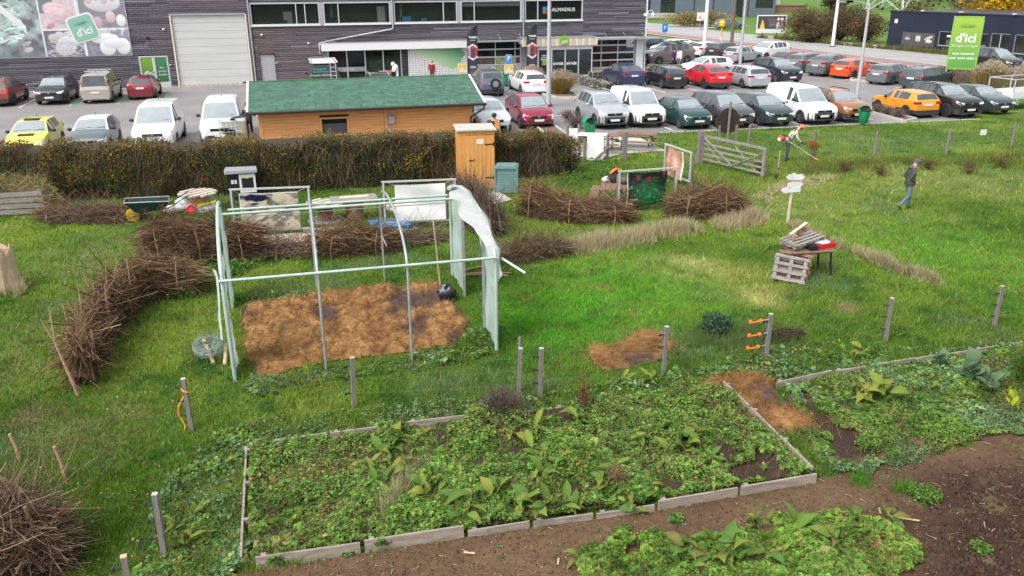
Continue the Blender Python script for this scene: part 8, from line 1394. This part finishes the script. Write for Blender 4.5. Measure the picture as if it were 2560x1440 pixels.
# walking man
b = G(2263, 524); pr_, A, HD = person('person walking right in olive jacket, blue jeans and grey knit cap', b, rad(-12), stand(pelvis=(.0, 0, .93), chest=(.04, 0, 1.3), neck=(.07, 0, 1.48), head=(.13, 0, 1.6), shl=(.04, .18, 1.39), shr=(.04, -.18, 1.39), ell=(-.1, .22, 1.12), elr=(-.1, -.22, 1.12), wrl=(.12, .16, .98), wrr=(.12, -.16, .98), knl=(.12, .1, .5), anl=(.1, .1, .1), toel=(.25, .1, .04), knr=(.0, -.1, .5), anr=(-.3, -.1, .17), toer=(-.2, -.1, .04)), 'cl_olive', 'cl_jean', hair=None)
H, fx, ly, up = HD; MB().lathe([(.113, .0), (.12, .03), (.118, .09), (.085, .135), (.02, .15)], 14, H-fx*.01, np.stack([fx, ly, up], 1)).build('knit_cap', 'cl_hat', pr_, 60); MB().ball((.0, 0, 1.46), .12, 10, 6, (.85, 1.15, .55)).build('hood', 'cl_hat', pr_, 60); MB().lathe([(.21, .86), (.225, .9), (.22, 1.02), (.2, 1.1)], 14, (.01, 0, 0), None, .72, .95).build('jacket_hem', 'cl_olive', pr_, 60)
# man with brush cutter
b = G(1968, 402); pr_, A, HD = person('person in orange helmet bent over a brush cutter', b, rad(-14), stand(pelvis=(-.08, 0, .92), chest=(.16, 0, 1.2), neck=(.3, 0, 1.34), head=(.42, 0, 1.42), face=(.7, 0, -.7), shl=(.2, .19, 1.26), shr=(.2, -.19, 1.26), ell=(.3, .24, 1.0), elr=(.26, -.24, .98), wrl=(.5, .16, .85), wrr=(.46, -.2, .83), hipl=(-.07, .1, .86), hipr=(-.07, -.1, .86), knl=(.02, .11, .48), knr=(-.08, -.11, .48), anl=(-.02, .11, .1), anr=(-.16, -.11, .1), toel=(.13, .12, .04), toer=(-.01, -.12, .04)), 'cl_beige', 'cl_grey', hair=None, glove='cl_dark')
H, fx, ly, up = HD; MB().lathe([(.14, .015), (.135, .03), (.128, .07), (.1, .12), (.05, .145), (.01, .15)], 14, H, np.stack([fx, ly, up], 1)).build('helmet', 'helmet', pr_, 60)
for s in (-1, 1): MB().ball(tuple(H+ly*s*.1), .05, 8, 5).build('ear_defender', 'black', pr_, 60)
MB().bar((-.02, .12, 1.1), (.22, .1, 1.42), .06, .02).bar((-.02, -.12, 1.1), (.22, -.1, 1.42), .06, .02).bar((.08, -.165, .98), (.3, -.14, 1.2), .06, .02).tube([(.0, -.16, 1.0), (.02, 0, .98), (.0, .16, 1.0), (-.13, .1, 1.1), (-.13, -.1, 1.1), (.0, -.16, 1.0)], .022, 6).build('harness', 'cl_dark', pr_)
bc = thing('brush_cutter', 'red and white brush cutter held by the person in the orange helmet', 'brush cutter', b, rad(-14)); MB().tube([(-.3, -.3, .98), (.3, -.28, .66), (1.15, -.26, .1)], .016, 8).build('shaft', 'alu', bc); MB().ball((-.42, -.3, 1.03), .13, 10, 7, (1.1, 1, 1)).build('engine', 'engine_red', bc, 50); MB().ball((-.52, -.3, .98), .1, 8, 6).build('fuel_tank', 'white_paint', bc, 60); MB().ball((-.38, -.3, 1.12), .09, 8, 5).build('cover', 'black', bc, 50); MB().lathe([(.02, -.02), (.13, 0), (.13, .03), (.03, .06)], 14, (1.17, -.26, .09), roty(.5)).build('cutting_head', 'orange_plastic', bc); MB().tube([(.3, -.28, .68), (.42, -.4, .86), (.5, -.42, .86)], .014, 6).tube([(.3, -.28, .68), (.45, -.02, .88), (.54, .05, .88)], .014, 6).build('handlebar', 'black', bc)
# man beside the shed
b = G(632, 342); b[:2] = (-2.2, 42.9); person('person in dark blue work clothes standing at the shed corner', b, rad(70), stand(elr=(.1, -.26, 1.14), wrr=(.3, -.2, 1.15), ell=(.06, .26, 1.14), wrl=(.28, .2, 1.1)), 'cl_navy', 'cl_navy', scale=1.06)
# man carrying wooden boxes
q = G(1222, 285, 1.68); pr_, A, HD = person('person in dark cap and jacket carrying wooden boxes right of the shed', (q[0]+.15, q[1]-.4, 0), rad(-95), stand(ell=(.1, .26, 1.14), elr=(.1, -.26, 1.14), wrl=(.3, .14, 1.02), wrr=(.3, -.14, 1.02)), 'cl_dark', 'cl_dark', hair='hair')
H, fx, ly, up = HD; MB().lathe([(.118, .03), (.12, .07), (.09, .125), (.01, .145)], 12, H, np.stack([fx, ly, up], 1)).build('cap', 'cl_navy', pr_, 60); MB().box(.08, .2, -.08, .08, 1.67, 1.69).build('cap_peak', 'cl_navy', pr_)
wbx = thing('wooden_box', 'pale wooden box and board in the arms of the person in the dark cap', 'box', (q[0]+.15, q[1]-.4, 0), rad(-95)); B('box', 'pine_light', wbx, .27, .47, -.2, .2, .95, 1.18); B('board', 'pine_light', wbx, .33, .37, -.02, .2, 1.19, 1.5)
tb_ = thing('thin_bin', 'thin grey post with a flat cap beside the person in the dark cap', 'post', (q[0]-.45, q[1]-.7, 0)); MB().tube([(0, 0, 0), (0, 0, .95)], .09, 10).build('tube', 'alu', tb_); MB().lathe([(.16, .95), (.16, 1.0), (.1, 1.04)], 12).build('cap', 'grey_paint', tb_)
# couple by the beige offroader
c_ = G(1683, 172); person('person in purple and white beside the beige offroader', c_, rad(-60), stand(), 'cl_purple', 'cl_dark'); c_ = G(1696, 174); person('person in pale jacket and light jeans beside the beige offroader', c_, rad(200), stand(), 'cl_white', 'cl_jean', scale=1.05)
# near the exit
q = G(1079, 151, 1.72); person('person in long dark red coat in front of the map panel', (q[0], q[1], 0), rad(60), stand(wrl=(.1, .2, .95)), 'cl_red', 'cl_red', hair='stake')
q = G(992, 158, 1.55); pr_, A, HD = person('person in thick white hooded coat bending over a trolley at the exit', (q[0], q[1], 0), rad(190), stand(chest=(.12, 0, 1.24), neck=(.24, 0, 1.38), head=(.32, 0, 1.47), face=(.7, 0, -.6), shl=(.14, .2, 1.3), shr=(.14, -.2, 1.3), ell=(.26, .26, 1.06), elr=(.26, -.26, 1.06), wrl=(.48, .2, .98), wrr=(.48, -.2, .98)), 'cl_white', 'cl_white', hair='cl_white'); MB().ball((.14, 0, 1.2), .24, 12, 8, (1., 1.05, 1.25)).build('padded_coat', 'cl_white', pr_, 60); MB().ball((.3, 0, 1.5), .16, 10, 7).build('hood', 'cl_white', pr_, 60)
tl = thing('shopping_trolley', 'red handled shopping trolley in front of the person in white', 'trolley', (q[0]-.95, q[1]-.15, .02), rad(190)); m = MB()
for z in (.55, .7, .85, 1.0): m.tube([(-.4, -.25, z), (.4, -.2, z), (.4, .2, z), (-.4, .25, z), (-.4, -.25, z)], .012, 4)
for x in np.linspace(-.4, .4, 7): m.tube([(x, -.23, .55), (x, -.23, 1.0)], .008, 4); m.tube([(x, .23, .55), (x, .23, 1.0)], .008, 4)
m.build('basket', 'alu', tl); MB().tube([(-.48, -.25, 1.04), (-.48, .25, 1.04)], .03, 6).build('handle', 'red_plastic', tl); B('child_seat', 'red_plastic', tl, -.4, -.2, -.22, .22, .86, 1.02); MB().bar((-.35, -.2, .1), (-.4, -.2, .55), .03, .03).bar((-.35, .2, .1), (-.4, .2, .55), .03, .03).bar((.35, -.18, .1), (.4, -.2, .55), .03, .03).bar((.35, .18, .1), (.4, .2, .55), .03, .03).build('frame', 'steel', tl)
for x in (-.35, .35):
    for y in (-.2, .2): MB().lathe([(.05, -.02), (.05, .02)], 10, (x, y, .05), rotx(PI/2)).build('wheel', 'tyre', tl)
